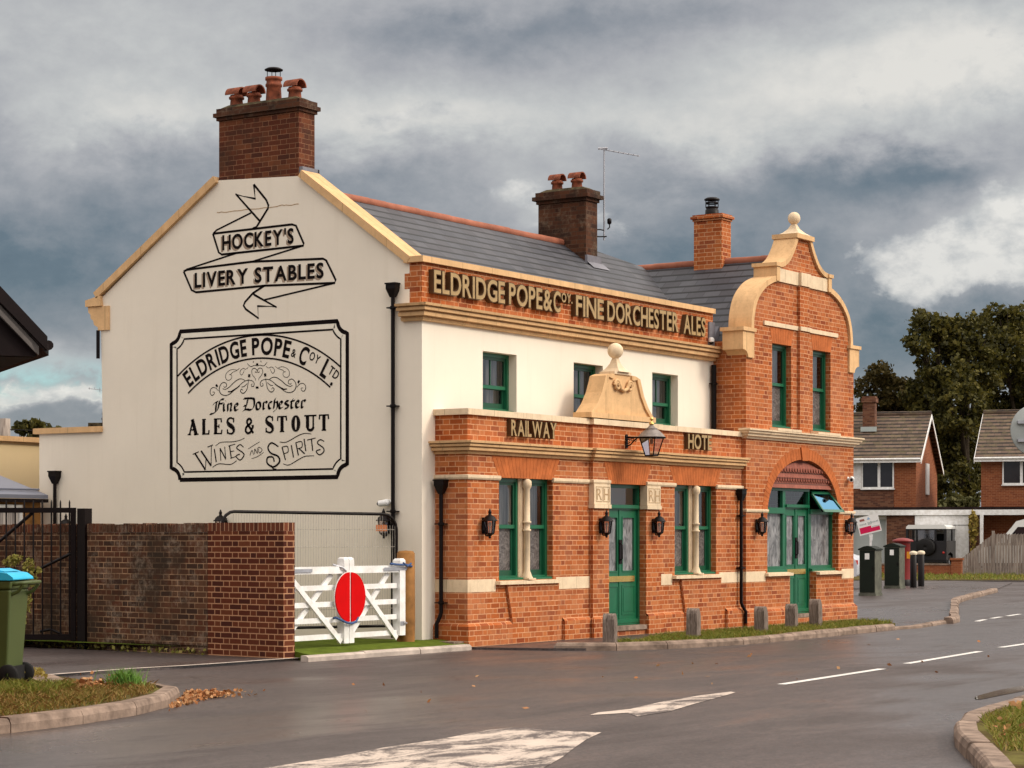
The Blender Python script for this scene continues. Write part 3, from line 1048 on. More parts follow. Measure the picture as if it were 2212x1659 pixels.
# hotel pavement and its continuation to the corner
kf = [(26.3, 16.35), (26.55, 15.75), (27.09, 15.36), (28.08, 15.08), (29.26, 14.90), (32.02, 14.96), (35.23, 15.12)]
kf2 = [(35.23, 15.12), (36.2, 15.02), (38.9, 15.5)]
kf3 = [(38.3, 15.30), (39.6, 15.62), (40.3, 16.0), (43.92, 17.41), (49.28, 19.55), (51.44, 20.28), (60.47, 22.78)]
sheet('pavement', 'pavement_asphalt', [(25.9, 17.45), (26.2, 16.4), (26.6, 15.8), (27.2, 15.45), (28.08, 15.18), (29.26, 15.0), (32.02, 15.05), (35.23, 15.2),
                                       (38.6, 15.45), (39.6, 15.7), (43.9, 17.5), (49.2, 19.65), (60.4, 22.9), (72, 26.6), (74, 31), (60, 40), (39.5, 24), (25.9, 24)], .004)
kerb(kf, .075, side=1)
kerb(kf2, .02, side=1, batter=.01)
kerb(kf3, .085, side=1)
sheet('grass_verge', 'soil_grass', [(28.2, 15.22), (29.26, 15.04), (32.02, 15.09), (35.23, 15.26), (36.2, 15.5), (36.9, 16.4), (34.5, 16.5), (32.4, 16.5), (29.6, 16.6), (28.2, 16.2)], .045)
sheet('stone_apron', 'pale_kerb_stone', [(26.33, 16.4), (26.58, 15.85), (27.15, 15.5), (28.15, 15.25), (28.15, 16.1), (27.3, 16.35)], .03)
# turf in front of the white gates
tk = [(22.16, 17.50), (25.75, 17.42)]
kerb(tk, .055, w=.10, L=1.2, mat='pale_kerb_stone')
b = MB()
b.add([(22.36, 17.58, .045), (25.88, 17.50, .045), (25.88, 17.98, .10), (22.40, 17.98, .10), (22.40, 24.2, .10), (25.88, 24.2, .10)], [(0, 1, 2, 3), (3, 2, 5, 4)])
b.quad((22.36, 17.58, .045), (22.36, 17.58, -.06), (22.40, 17.98, -.06), (22.40, 17.98, .10))
struct(b.build('artificial_turf', 'artificial_turf'))
b = MB()
b.box(25.60, 25.86, 17.60, 18.1, .02, .085)
struct(b.build('paving_slab', 'kerb_stone'))

# left island
isl = [(11.9, 13.30), (12.77, 13.24), (13.12, 13.21), (14.04, 13.40), (14.77, 13.59), (15.6, 13.98), (16.20, 14.38), (16.66, 14.80), (16.87, 15.12), (16.80, 15.42), (16.4, 15.66), (16.0, 15.85)]
isl = chaikin(isl, 1)
kerb(isl, .09, w=.13, side=1)
back = [(16.45, 16.05), (16.9, 16.30), (17.25, 17.1), (17.35, 18.0), (9, 17.9), (9, 14.2)]
inner = [(p[0] - .02 if p[0] > 16 else p[0], p[1] + .12) for p in isl[:-4]]
sheet('grass_verge', 'soil_grass', inner + [(16.3, 15.6)] + back, .075)
# the path corner behind the bin
sheet('edging', 'kerb_stone', [(16.55, 16.1), (17.28, 17.1), (17.5, 17.98), (17.2, 18.0), (16.9, 17.2), (16.3, 16.4)], .081)

# right island
isr = [(12.6, 4.75), (13.59, 5.15), (14.77, 5.72), (16.03, 6.36), (16.75, 6.64), (17.35, 6.86), (18.0, 7.02), (19.68, 7.22), (22.5, 7.45), (26, 7.5)]
kerb(chaikin(isr, 1), .09, w=.15, side=-1)
sheet('grass_verge', 'soil_grass', [(12.6, 4.6)] + [(p[0], p[1] - .12) for p in isr[1:]] + [(27, 4), (24, 0), (12, 0)], .075)

# far side of the junction
sheet('far_pavement', 'pavement_asphalt', [(66.5, 33.5), (72.6, 30.6), (74.5, 26.9), (72, 22), (74.5, 21), (77, 26), (76, 31), (70, 37)], .0)
sheet('far_verge', 'soil_grass', [(73.2, 30.7), (75.2, 27.2), (76.5, 20), (100, 10), (125, 30), (100, 60), (76, 44), (70.5, 35)], .03)

# road markings
def mark(poly, mat='fresh_white', z=-.026):
    return sheet('road_marking', mat, poly, z)


def dash(p, q, w=.11):
    n_ = Vector((-(q[1] - p[1]), q[0] - p[0], 0)).normalized() * w / 2
    mark([(p[0] - n_.x, p[1] - n_.y), (q[0] - n_.x, q[1] - n_.y), (q[0] + n_.x, q[1] + n_.y), (p[0] + n_.x, p[1] + n_.y)])


dash((21.58, 10.56), (24.78, 10.78))
dash((25.95, 10.96), (29.25, 11.27))
dash((30.45, 11.42), (33.5, 11.62))
dash((39.5, 15.28), (40.5, 15.5))
dash((41.1, 15.6), (42.0, 15.74))
dash((42.5, 15.80), (43.7, 15.98))
mark([(16.95, 10.18), (17.25, 10.27), (17.75, 10.22), (18.6, 10.40), (19.57, 10.50), (20.3, 10.50), (20.2, 10.40), (19.4, 10.20), (18.6, 10.02), (17.7, 9.78), (17.05, 9.75), (17.35, 10.02)], 'worn_white')
mark([(10.4, 9.55), (11.99, 9.74), (12.82, 9.80), (13.5, 9.92), (14.25, 9.95), (15.2, 10.10), (15.48, 10.05), (15.55, 9.95), (15.42, 9.7), (15.50, 9.20), (14.9, 8.98), (14.26, 8.70), (13.6, 8.40), (12.6, 8.0), (11.0, 8.3)], 'worn_white')
b = MB()
b.face('z', -.0255, chaikin([(20.5, 7.93), (21.2, 7.98), (21.9, 8.0), (22.9, 8.1), (22.9, 8.3), (22.2, 8.30), (21.4, 8.2), (20.9, 8.12)], 2, True))
struct(b.build('puddle', 'puddle_water'))

# =================================================================== HOTEL
XG, YW, YB, YG = 25.583, 18.133, 17.571, 17.497             # gable, first-floor front, bay front, shaped-gable front
XS = 34.386                                                 # left side of the shaped-gable block
H = thing('hotel', 'two storey cream and orange brick hotel with painted gable wall and green windows', 'hotel', (XG, YW, 0))


def rect(a0, a1, b0, b1):
    return [(a0, b0), (a1, b0), (a1, b1), (a0, b1)]


# ---- painted gable wall
gw = MB()
prof = [(YW, -.1), (YW, 4.87), (18.348, 4.87), (18.348, 5.45), (18.42, 5.46), (20.33, 6.86), (21.88, 6.93), (24.30, 5.28), (24.251, 3.25), (25.625, 3.21), (25.625, -.1)]
gw.face('x', XG, prof)
gw.face('x', XG + .34, [(18.5, 5.45), (20.33, 6.86), (21.88, 6.93), (24.25, 5.28), (24.25, 4.5), (18.5, 4.5)])
gw.box(XG + .002, XG + .3, 24.2, 25.62, -.1, 3.2)
gable = gw.build('gable_wall', 'cream_render', H)

# ---- cream first-floor front
UW = [(27.13, 28.05), (29.70, 30.60), (32.21, 33.10)]
fw = MB()
fw.wall('y', YW, .20, rect(XG, XS, -.1, 4.70), [rect(a, b, 3.42, 4.30) for a, b in UW], rm=0)
front = fw.build('front_wall', 'cream_render', H)

# closed rear so that rooms are dark
rw = MB()
rw.box(XG + .3, 38.85, 24.1, 24.25, -.1, 5.2)
rw.box(XG + .3, 34.3, 20.6, 20.7, -.1, 5.0)
rw.box(34.6, 38.7, 20.4, 20.5, -.1, 5.0)
rw.box(XG + .35, 38.7, YW + .3, 24.0, 3.02, 3.12)
rw.build('inner_wall', 'room_wall', H)

# ---- eaves kneeler and copings of the painted gable
cp = MB()


def rake_coping(p, q, t=.10, x0=XG - .06, x1=XG + .36):
    d = Vector((q[0] - p[0], q[1] - p[1], 0)).normalized()
    n_ = (-d.y, d.x) if d.x * 1 < 0 else (-d.y, d.x)
    n_ = (-d.y * t, d.x * t)
    if n_[1] < 0:
        n_ = (-n_[0], -n_[1])
    poly = [p, q, (q[0] + n_[0], q[1] + n_[1]), (p[0] + n_[0], p[1] + n_[1])]
    cp.prism('x', x0, x1, poly)


rake_coping((20.32, 6.845), (18.36, 5.44), .11)
cp.cut()
rake_coping((21.89, 6.90), (24.34, 5.29), .11)
cp.prism('x', XG - .06, XG + .36, [(24.26, 5.33), (24.57, 5.27), (24.57, 5.17), (24.24, 5.17)])
cp.prism('x', XG - .03, XG + .34, [(24.10, 5.165), (24.54, 5.165), (24.53, 5.08), (24.49, 5.05), (24.48, 4.98), (24.43, 4.95), (24.41, 4.88), (24.33, 4.84), (24.33, 4.79), (24.10, 4.79)])
cp.cut()
cp.box(XG - .05, XG + .36, 24.252, 25.72, 3.20, 3.29)
cp.build_each('gable_coping', 'gold_stone', H)

# ---- paint on the gable: ribbons, ale sign
PX = XG - .003
RIB = [[(21.2, 6.81), (20.962, 6.559), (20.92, 6.476), (20.928, 6.431), (21.081, 6.252), (21.149, 6.171), (21.217, 6.156)], [(21.2, 6.81), (21.175, 6.596), (21.543, 6.691), (21.081, 6.252)], [(21.251, 6.391), (21.926, 6.183), (21.996, 6.135)], [(21.996, 6.135), (20.475, 6.159), (20.4, 6.134), (20.256, 5.862), (20.267, 5.83), (21.821, 5.808), (21.882, 5.845), (21.996, 6.135)], [(20.292, 5.826), (21.234, 5.661)], [(21.543, 5.808), (22.508, 5.632), (22.579, 5.603)], [(22.579, 5.603), (22.508, 5.625), (21.234, 5.661), (19.897, 5.614), (19.84, 5.586), (19.666, 5.291), (19.686, 5.247), (20.979, 5.288), (22.33, 5.27), (22.419, 5.309), (22.579, 5.603)], [(19.718, 5.242), (20.996, 5.078)], [(20.996, 5.289), (21.217, 5.19), (21.371, 5.066), (21.397, 5.015), (21.354, 4.959), (21.115, 4.814), (21.123, 4.993), (20.776, 4.96), (21.183, 5.161), (21.217, 5.19)]]
CRACK = [(21.917, 6.448), (21.717, 6.441), (21.44, 6.445), (21.303, 6.448), (20.894, 6.441), (20.659, 6.455), (20.525, 6.441), (20.35, 6.453)]
ORN = [(0.0072, [(21.107, 3.887), (21.097, 3.921), (21.053, 3.962), (21.028, 4.014), (21.043, 4.057), (21.083, 4.07), (21.117, 4.055), (21.135, 4.026), (21.122, 4.007), (21.097, 4.009), (21.102, 4.025)]), (0.0093, [(20.969, 3.889), (20.954, 3.82), (20.935, 3.758), (20.885, 3.71), (20.836, 3.712), (20.812, 3.746), (20.836, 3.769), (20.861, 3.747)]), (0.0082, [(20.925, 3.895), (21.004, 3.894), (21.053, 3.877), (21.078, 3.84), (21.063, 3.801), (21.028, 3.803), (21.023, 3.83), (21.043, 3.838)]), (0.0093, [(20.915, 3.887), (20.836, 3.922), (20.758, 3.912), (20.67, 3.863), (20.592, 3.806), (20.514, 3.777), (20.466, 3.79)]), (0.0093, [(20.984, 3.905), (20.885, 3.882), (20.787, 3.821), (20.689, 3.756), (20.592, 3.699), (20.514, 3.685), (20.437, 3.709), (20.398, 3.769), (20.417, 3.838), (20.475, 3.882), (20.534, 3.865), (20.543, 3.827), (20.504, 3.807), (20.485, 3.825)]), (0.0226, [(20.797, 3.821), (20.709, 3.772), (20.631, 3.739), (20.568, 3.741)]), (0.0082, [(20.944, 3.85), (20.885, 3.809), (20.831, 3.8)]), (0.0082, [(20.383, 3.757), (20.34, 3.797), (20.282, 3.814), (20.229, 3.785), (20.22, 3.732), (20.253, 3.695), (20.297, 3.712), (20.301, 3.742), (20.268, 3.745)]), (0.035, [(20.364, 3.82), (20.335, 3.854)]), (0.0411, [(20.979, 3.94), (20.984, 3.986)]), (0.0062, [(20.792, 4.085), (20.748, 4.057), (20.67, 4.072), (20.592, 4.054), (20.534, 4.01), (20.524, 3.948), (20.563, 3.912), (20.621, 3.922), (20.645, 3.961), (20.631, 3.991), (20.592, 3.997)]), (0.0062, [(20.748, 4.049), (20.66, 4.026), (20.611, 3.986)]), (0.0062, [(20.969, 4.093), (20.915, 4.063), (20.876, 4.077), (20.826, 4.06), (20.802, 4.013), (20.836, 3.98), (20.866, 4.008), (20.885, 4.047)]), (0.0072, [(21.135, 4.103), (21.083, 4.113), (21.013, 4.098), (20.969, 4.127), (20.944, 4.149)]), (0.0411, [(21.135, 4.111), (21.135, 4.142)]), (0.0082, [(21.068, 4.177), (21.058, 4.154)]), (0.0514, [(21.135, 3.796), (21.135, 3.765)])]
BLK = [[(21.783, 3.625), (21.824, 3.63), (21.859, 3.612), (21.874, 3.574), (21.885, 3.527), (21.905, 3.473), (21.956, 3.436), (22.017, 3.415), (22.053, 3.417)], [(21.91, 3.602), (21.933, 3.552), (21.94, 3.455)], [(21.996, 3.547), (21.961, 3.58), (21.895, 3.598)], [(21.885, 3.562), (21.798, 3.567)], [(21.783, 3.563), (21.783, 3.47), (21.765, 3.45)], [(21.738, 3.607), (21.748, 3.599)], [(21.704, 3.56), (21.704, 3.448)], [(21.702, 3.537), (21.652, 3.563), (21.634, 3.539), (21.65, 3.466), (21.63, 3.451)], [(21.561, 3.502), (21.506, 3.531), (21.536, 3.559), (21.569, 3.533), (21.569, 3.475), (21.541, 3.451), (21.501, 3.469)], [(21.391, 3.627), (21.221, 3.622), (21.192, 3.582), (21.197, 3.505), (21.251, 3.453), (21.351, 3.464), (21.411, 3.439)], [(21.319, 3.61), (21.343, 3.525), (21.391, 3.519)], [(21.343, 3.525), (21.371, 3.465)], [(21.12, 3.564), (21.15, 3.542), (21.15, 3.473), (21.117, 3.453), (21.078, 3.475), (21.078, 3.54), (21.12, 3.564)], [(21.013, 3.561), (21.018, 3.465), (20.994, 3.457)], [(21.011, 3.546), (20.969, 3.567), (20.946, 3.547)], [(20.856, 3.55), (20.89, 3.561), (20.915, 3.527), (20.91, 3.469), (20.876, 3.457)], [(20.782, 3.607), (20.802, 3.585), (20.819, 3.459)], [(20.812, 3.531), (20.768, 3.56), (20.748, 3.529), (20.758, 3.461), (20.826, 3.409)], [(20.714, 3.498), (20.655, 3.534), (20.687, 3.562), (20.714, 3.528), (20.714, 3.471), (20.689, 3.455), (20.648, 3.473)], [(20.543, 3.557), (20.592, 3.562), (20.6, 3.528), (20.543, 3.492), (20.553, 3.462), (20.611, 3.452)], [(20.446, 3.595), (20.483, 3.551), (20.488, 3.464), (20.456, 3.455)], [(20.504, 3.554), (20.425, 3.562)], [(20.398, 3.503), (20.345, 3.535), (20.377, 3.563), (20.401, 3.533), (20.398, 3.476), (20.369, 3.456), (20.333, 3.474)], [(20.287, 3.56), (20.295, 3.465), (20.266, 3.457)], [(20.284, 3.544), (20.248, 3.566), (20.222, 3.545)]]
WIN = [(0.0286, [(22.356, 2.83), (22.144, 2.573)]), (0.0132, [(22.144, 2.573), (22.132, 2.759)]), (0.0286, [(22.23, 2.862), (22.032, 2.632)]), (0.0132, [(22.032, 2.632), (22.026, 2.934)]), (0.0132, [(22.397, 2.813), (22.276, 2.849)]), (0.0132, [(22.105, 2.915), (21.996, 2.947)]), (0.0198, [(21.969, 2.886), (21.93, 2.686)]), (0.0132, [(21.856, 2.892), (21.84, 2.707)]), (0.0198, [(21.856, 2.892), (21.743, 2.726)]), (0.0132, [(21.766, 2.916), (21.743, 2.726)]), (0.0198, [(21.672, 2.931), (21.636, 2.741)]), (0.011, [(21.694, 2.923), (21.56, 2.949)]), (0.011, [(21.658, 2.836), (21.582, 2.847)]), (0.011, [(21.654, 2.736), (21.537, 2.765)]), (0.0198, [(21.397, 2.899), (21.464, 2.939), (21.531, 2.889), (21.419, 2.823), (21.39, 2.776), (21.464, 2.708), (21.542, 2.768), (21.47, 2.798)]), (0.011, [(21.946, 2.929), (21.833, 2.982), (21.609, 2.985), (21.475, 3.004), (21.375, 3.036)]), (0.0132, [(22.003, 2.609), (21.879, 2.659), (21.654, 2.646), (21.531, 2.701)]), (0.011, [(21.275, 2.773), (21.235, 2.848), (21.204, 2.784)]), (0.011, [(21.182, 2.792), (21.18, 2.869), (21.132, 2.8), (21.132, 2.885)]), (0.011, [(21.11, 2.893), (21.094, 2.807), (21.039, 2.854), (21.11, 2.893)]), (0.0088, [(21.308, 2.872), (21.187, 2.929), (21.088, 2.973)]), (0.0088, [(21.242, 2.725), (21.121, 2.757), (21.011, 2.814)]), (0.0286, [(20.731, 2.893), (20.858, 2.951), (20.928, 2.889), (20.879, 2.803), (20.738, 2.749), (20.71, 2.667), (20.825, 2.594), (20.941, 2.651), (20.934, 2.736), (20.836, 2.738), (20.81, 2.669)]), (0.0176, [(20.869, 2.624), (20.836, 2.573), (20.766, 2.559)]), (0.0198, [(20.662, 2.883), (20.597, 2.692)]), (0.0154, [(20.662, 2.883), (20.564, 2.893), (20.549, 2.813), (20.634, 2.786)]), (0.0198, [(20.489, 2.91), (20.446, 2.727)]), (0.0198, [(20.403, 2.945), (20.355, 2.755)]), (0.0154, [(20.403, 2.945), (20.295, 2.955), (20.291, 2.875), (20.381, 2.852)]), (0.0198, [(20.349, 2.86), (20.236, 2.778)]), (0.0198, [(20.248, 2.996), (20.216, 2.815)]), (0.0198, [(20.114, 2.997), (20.088, 2.817)]), (0.0132, [(20.193, 2.977), (20.035, 3.004)]), (0.0198, [(19.876, 2.95), (19.95, 2.977), (20.001, 2.928), (19.895, 2.858), (19.885, 2.799), (19.965, 2.756), (20.023, 2.811), (19.944, 2.834)]), (0.0132, [(20.705, 2.961), (20.575, 2.958), (20.36, 3.046), (20.231, 3.076), (20.114, 3.065)]), (0.0132, [(20.64, 2.637), (20.532, 2.618), (20.36, 2.691), (20.231, 2.739), (20.061, 2.744)])]
AX = 21.135


def wall_text(mb, text, p0, p1, h, off, x, width_gap=.10, m=0, dy=0.0, dz=0.0):
    wd = p0[0] - p1[0]
    for ch, x0, sx in word_layout(text, wd, off, width_gap):
        def fn(a, b_, x0=x0, sx=sx):
            s = x0 + a * sx
            zb = p0[1] + (p1[1] - p0[1]) * s / wd
            return (x, p0[0] - s + dy, zb + b_ * h + dz)
        if ch == "'":
            stamp_glyph(mb, ch, off, fn, m)
        else:
            stamp_glyph(mb, ch, off, fn, m)


rb = MB()
for i, p in enumerate(RIB):
    stroke(rb, PX, p if i not in (0, 8) else p, .034 if i not in (2, 4, 5, 7) else .026)
    for q in p[1:-1]:
        rb.add([(PX - .0004, q[0] + .016 * math.cos(k * 1.047), q[1] + .016 * math.sin(k * 1.047)) for k in range(6)], [tuple(range(6))])
rb2 = MB()
wall_text(rb2, "HOCKEY'S", (21.812, 5.874), (20.442, 5.882), .216, .035, PX + .0012, dy=.028, dz=-.022)
rb2.cut()
wall_text(rb2, "LIVERY", (22.357, 5.342), (21.311, 5.348), .216, .035, PX + .0012, dy=.028, dz=-.022)
rb2.cut()
wall_text(rb2, "STABLES", (21.183, 5.347), (19.885, 5.337), .216, .035, PX + .0012, dy=.028, dz=-.022)
wall_text(rb, "HOCKEY'S", (21.812, 5.874), (20.442, 5.882), .216, .028, PX - .0008)
wall_text(rb, "LIVERY", (22.357, 5.342), (21.311, 5.348), .216, .028, PX - .0008)
wall_text(rb, "STABLES", (21.183, 5.347), (19.885, 5.337), .216, .028, PX - .0008)
rb.build('painted_ribbon', 'black_paint_wall', gable)
rb2.build_each('painted_shadow', 'faded_paint_wall', gable)
ck = MB()
stroke(ck, PX + .0006, [(p[0], p[1] + random.Random(i).uniform(-.006, .006)) for i, p in enumerate(smoothpath(CRACK, 4))], .012)
ck.build('wall_crack', 'crack_brown', gable)

sg = MB()


def notch_loop(yl, yr, z0, z1, r, d=0.0):
    """frame with concave corners, (y, z); yl > yr; d insets the sides while the corner arcs stay concentric"""
    g0 = math.degrees(math.asin(d / r))
    pts = []
    for (c, a0, a1) in (((yl, z0), 180 - g0, 90 + g0), ((yl, z1), -90 - g0, -180 + g0), ((yr, z1), -g0, -90 + g0), ((yr, z0), 90 - g0, g0)):
        for k in range(10):
            a = R(a0 + (a1 - a0) * k / 9)
            pts.append((c[0] + r * math.cos(a), c[1] + r * math.sin(a)))
    return pts + [pts[0]]


FR = (22.83, 19.455, 2.428, 4.69)
stroke(sg, PX, notch_loop(*FR, .175), .062)
pl = MB()
stroke(pl, PX + .001, notch_loop(*FR, .235, .062), .080)
stroke(sg, PX, notch_loop(*FR, .288, .118), .026)
# arched band and its lettering
AC = (21.132, 2.04)


def arc(r, y0, y1, w):
    a0 = math.acos(max(-1, min(1, (y0 - AC[0]) / r)))
    a1 = math.acos(max(-1, min(1, (y1 - AC[0]) / r)))
    stroke(sg, PX, [(AC[0] + r * math.cos(a0 + (a1 - a0) * k / 40), AC[1] + r * math.sin(a0 + (a1 - a0) * k / 40)) for k in range(41)], w)


RI, RO = 2.177, 2.520
arc(RI, 22.489, 19.765, .026)
arc(RO, 22.70, 19.58, .026)


def arc_word(text, ya, yb, r0, h, off, gap=.10):
    """letters standing on a circle of radius r0 between the given wall positions"""
    aa, ab = [math.acos((q - AC[0]) / r0) for q in (ya, yb)]
    wd = (ab - aa) * r0
    for ch, x0, sx in word_layout(text, wd, off, gap):
        def fn(a, b_, x0=x0, sx=sx):
            th = aa + (x0 + a * sx) / r0
            rr = r0 + b_ * h
            return (PX - .0008, AC[0] + rr * math.cos(th), AC[1] + rr * math.sin(th))
        stamp_glyph(sg, ch, off, fn)


arc_word('ELDRIDGE', 22.46, 21.33, RI + .055, .245, .030, .12)
arc_word('POPE', 21.23, 20.54, RI + .055, .245, .030, .12)
arc_word('&', 20.500, 20.415, RI + .09, .12, .016)
arc_word('C', 20.37, 20.235, RI + .04, .26, .028)
arc_word('OY', 20.165, 19.995, RI + .155, .125, .016, .14)
arc_word('L', 19.965, 19.865, RI + .04, .27, .028)
arc_word('TD', 19.815, 19.665, RI + .14, .13, .016, .14)
arc_word('.', 19.775, 19.74, RI + .03, .22, .03)
# scrollwork, right half mirrored
for w_, p in ORN:
    q = smoothpath(p, 5) if len(p) > 2 else p
    tp = .35 if len(p) > 2 else 0
    wf = w_ if w_ > .02 else w_ * 1.45
    stroke(sg, PX - .0004, q, wf, taper=tp)
    stroke(sg, PX - .0004, [(2 * AX - a, b_) for a, b_ in q], wf, taper=tp)
for p in BLK:
    nib(sg, PX - .0004, smoothpath(p, 3), .046)
for w_, p in WIN:
    stroke(sg, PX - .0004, smoothpath(p, 5) if len(p) > 2 else p, w_ * 1.05, taper=.25 if len(p) > 2 else 0)
# slab-serif line
SER = {
    'A': [(.5, .12, 0, .50, 1), (1.05, .42, 1, .84, 0), (.4, .26, .33, .68, .33), (.34, -.06, 0, .30, 0), (.34, .60, 0, 1.08, 0)],
    'L': [(1, .22, 0, .22, 1), (.3, 0, 1, .5, 1), (.35, 0, 0, .9, 0), (.45, .86, 0, .92, .28)],
    'E': [(1, .22, 0, .22, 1), (.3, 0, 1, .85, 1), (.3, .22, .5, .6, .5), (.35, 0, 0, .9, 0), (.4, .84, 1, .88, .74), (.4, .88, 0, .94, .28), (.35, .6, .38, .6, .62)],
    'T': [(1, .5, 0, .5, 1), (.35, .02, 1, .98, 1), (.4, .04, 1, 0, .70), (.4, .96, 1, 1, .70), (.3, .25, 0, .75, 0)],
    'U': [],
}
def ser(ch, yc, w, h, z):
    y0 = yc + w / 2
    T = .060
    if ch in 'ALET':
        for (k, a, b0, c, d) in SER[ch]:
            e = k * T * .5
            p, q = (y0 - a * w, z + b0 * h), (y0 - c * w, z + d * h)
            if abs(b0 - d) < .01:
                p, q = (p[0], p[1] + (-e if b0 > .9 else e if b0 < .1 else 0)), (q[0], q[1] + (-e if b0 > .9 else e if b0 < .1 else 0))
            stroke(sg, PX - .0004, [p, q], k * T)
    elif ch == 'O':
        o = [(yc + .5 * (w - T) * math.cos(a), z + h / 2 + .5 * (h - .02) * math.sin(a)) for a in [k * math.pi / 18 for k in range(37)]]
        n_ = len(o)
        for i in range(n_ - 1):
            th = T * (.35 + .75 * abs(math.cos(i * math.pi / 18 + .09)))
            stroke(sg, PX - .0004, [o[i], o[i + 1]], th)
    elif ch == 'U':
        l = y0 - .24 * w
        r_ = y0 - .80 * w
        m_ = (l + r_) / 2
        ra = (l - r_) / 2
        stroke(sg, PX - .0004, [(l, z + h), (l, z + ra)] , T)
        stroke(sg, PX - .0004, [(m_ + ra * math.cos(a), z + ra + .01 + (ra - .005) * -math.sin(a)) for a in [k * math.pi / 12 for k in range(13)]], T * .72)
        stroke(sg, PX - .0004, [(r_, z + ra), (r_, z + h)], T * .5)
        for q in (l, r_):
            stroke(sg, PX - .0004, [(q + .06, z + h - .012), (q - .06, z + h - .012)], .024)
    elif ch == 'S':
        pts = [(-.40, .74), (-.38, .90), (0, 1.0), (.36, .9), (.40, .72), (.2, .58), (-.2, .44), (-.42, .27), (-.36, .08), (0, 0), (.40, .1), (.42, .28)]
        pp = smoothpath([(yc + a * w, z + b_ * h) for a, b_ in pts], 4)
        for i in range(len(pp) - 1):
            f = i / (len(pp) - 1)
            stroke(sg, PX - .0004, [pp[i], pp[i + 1]], T * (.40 + .75 * math.exp(-((f - .5) / .2) ** 2)))
        stroke(sg, PX - .0004, [(yc - .40 * w, z + .70 * h), (yc - .43 * w, z + h)], .018)
        stroke(sg, PX - .0004, [(yc + .42 * w, z + .30 * h), (yc + .44 * w, z)], .018)
    elif ch == '&':
        pts = [(-.45, .0), (-.1, .35), (.25, .72), (.18, .95), (-.05, 1.0), (-.22, .85), (-.12, .68), (.3, .45), (.42, .2), (.2, .0), (-.12, .08), (-.36, .38), (-.42, .52)]
        stroke(sg, PX - .0004, smoothpath([(yc + a * w, z + b_ * h) for a, b_ in pts], 4), .036)
        stroke(sg, PX - .0004, [(yc - .25 * w, z + .52 * h), (yc - .52 * w, z + .52 * h)], .02)


for ch, yc, w_ in zip('ALES&STOUT', [22.391, 22.135, 21.894, 21.649, 21.286, 20.901, 20.662, 20.403, 20.135, 19.881], [.19, .15, .17, .145, .17, .145, .17, .165, .19, .17]):
    ser(ch, yc, w_, .24 if ch != '&' else .215, 3.105)
sg.build('painted_ale_sign', 'black_paint_wall', gable)
pl.build('painted_border', 'pale_paint_wall', gable)

# ---- upper parapet: brick, raised letters, coping, cornice
pp_ = MB()
pp_.box(XG, XS - .02, YW, YW + .215, 4.861, 5.449)
pp_.box(XG - .0025, XG + .1, YW + .215, YW + .30, 5.08, 5.30)
parapet = pp_.build('parapet', 'orange_brick', H)
cb = MB()
cb.sweep([(XG, 18.42), (XG, YW), (XS - .02, YW)], [(-.27, 5.45), (.055, 5.45), (.055, 5.535), (-.27, 5.55)])
cb.build('parapet_coping', 'gold_stone', H)
cprof = [(-.02, 4.62), (.05, 4.62), (.07, 4.66), (.055, 4.668), (.055, 4.68), (.125, 4.685), (.13, 4.735), (.10, 4.742), (.10, 4.756), (.17, 4.76), (.175, 4.80), (.145, 4.806), (.145, 4.815), (.21, 4.82), (.22, 4.855), (-.02, 4.862)]
cc = MB()
cc.sweep([(XG, 18.46), (XG, YW), (XS - .02, YW)], cprof)
cc.build('cornice', 'gold_stone', H)


def raised(text, xa, xb, zb, h, y, depth, parent, off=.018, gap=.09):
    """solid dark-edged letters with a gilt face, one object each"""
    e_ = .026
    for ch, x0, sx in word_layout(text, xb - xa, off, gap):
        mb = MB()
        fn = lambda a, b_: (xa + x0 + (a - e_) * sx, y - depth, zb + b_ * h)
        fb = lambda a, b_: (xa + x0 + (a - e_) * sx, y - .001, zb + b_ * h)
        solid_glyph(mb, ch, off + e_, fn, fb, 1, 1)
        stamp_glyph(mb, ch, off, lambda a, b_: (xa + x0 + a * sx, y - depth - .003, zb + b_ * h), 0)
        mb.build('letter', ['letter_gold', 'letter_side'], parent)


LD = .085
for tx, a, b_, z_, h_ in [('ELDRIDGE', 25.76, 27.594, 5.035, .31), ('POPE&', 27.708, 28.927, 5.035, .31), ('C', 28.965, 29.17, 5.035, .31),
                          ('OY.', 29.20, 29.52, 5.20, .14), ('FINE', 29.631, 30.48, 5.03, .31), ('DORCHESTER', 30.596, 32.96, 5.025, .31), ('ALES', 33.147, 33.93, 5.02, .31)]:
    raised(tx, a, b_, z_, h_, YW, LD, parapet)

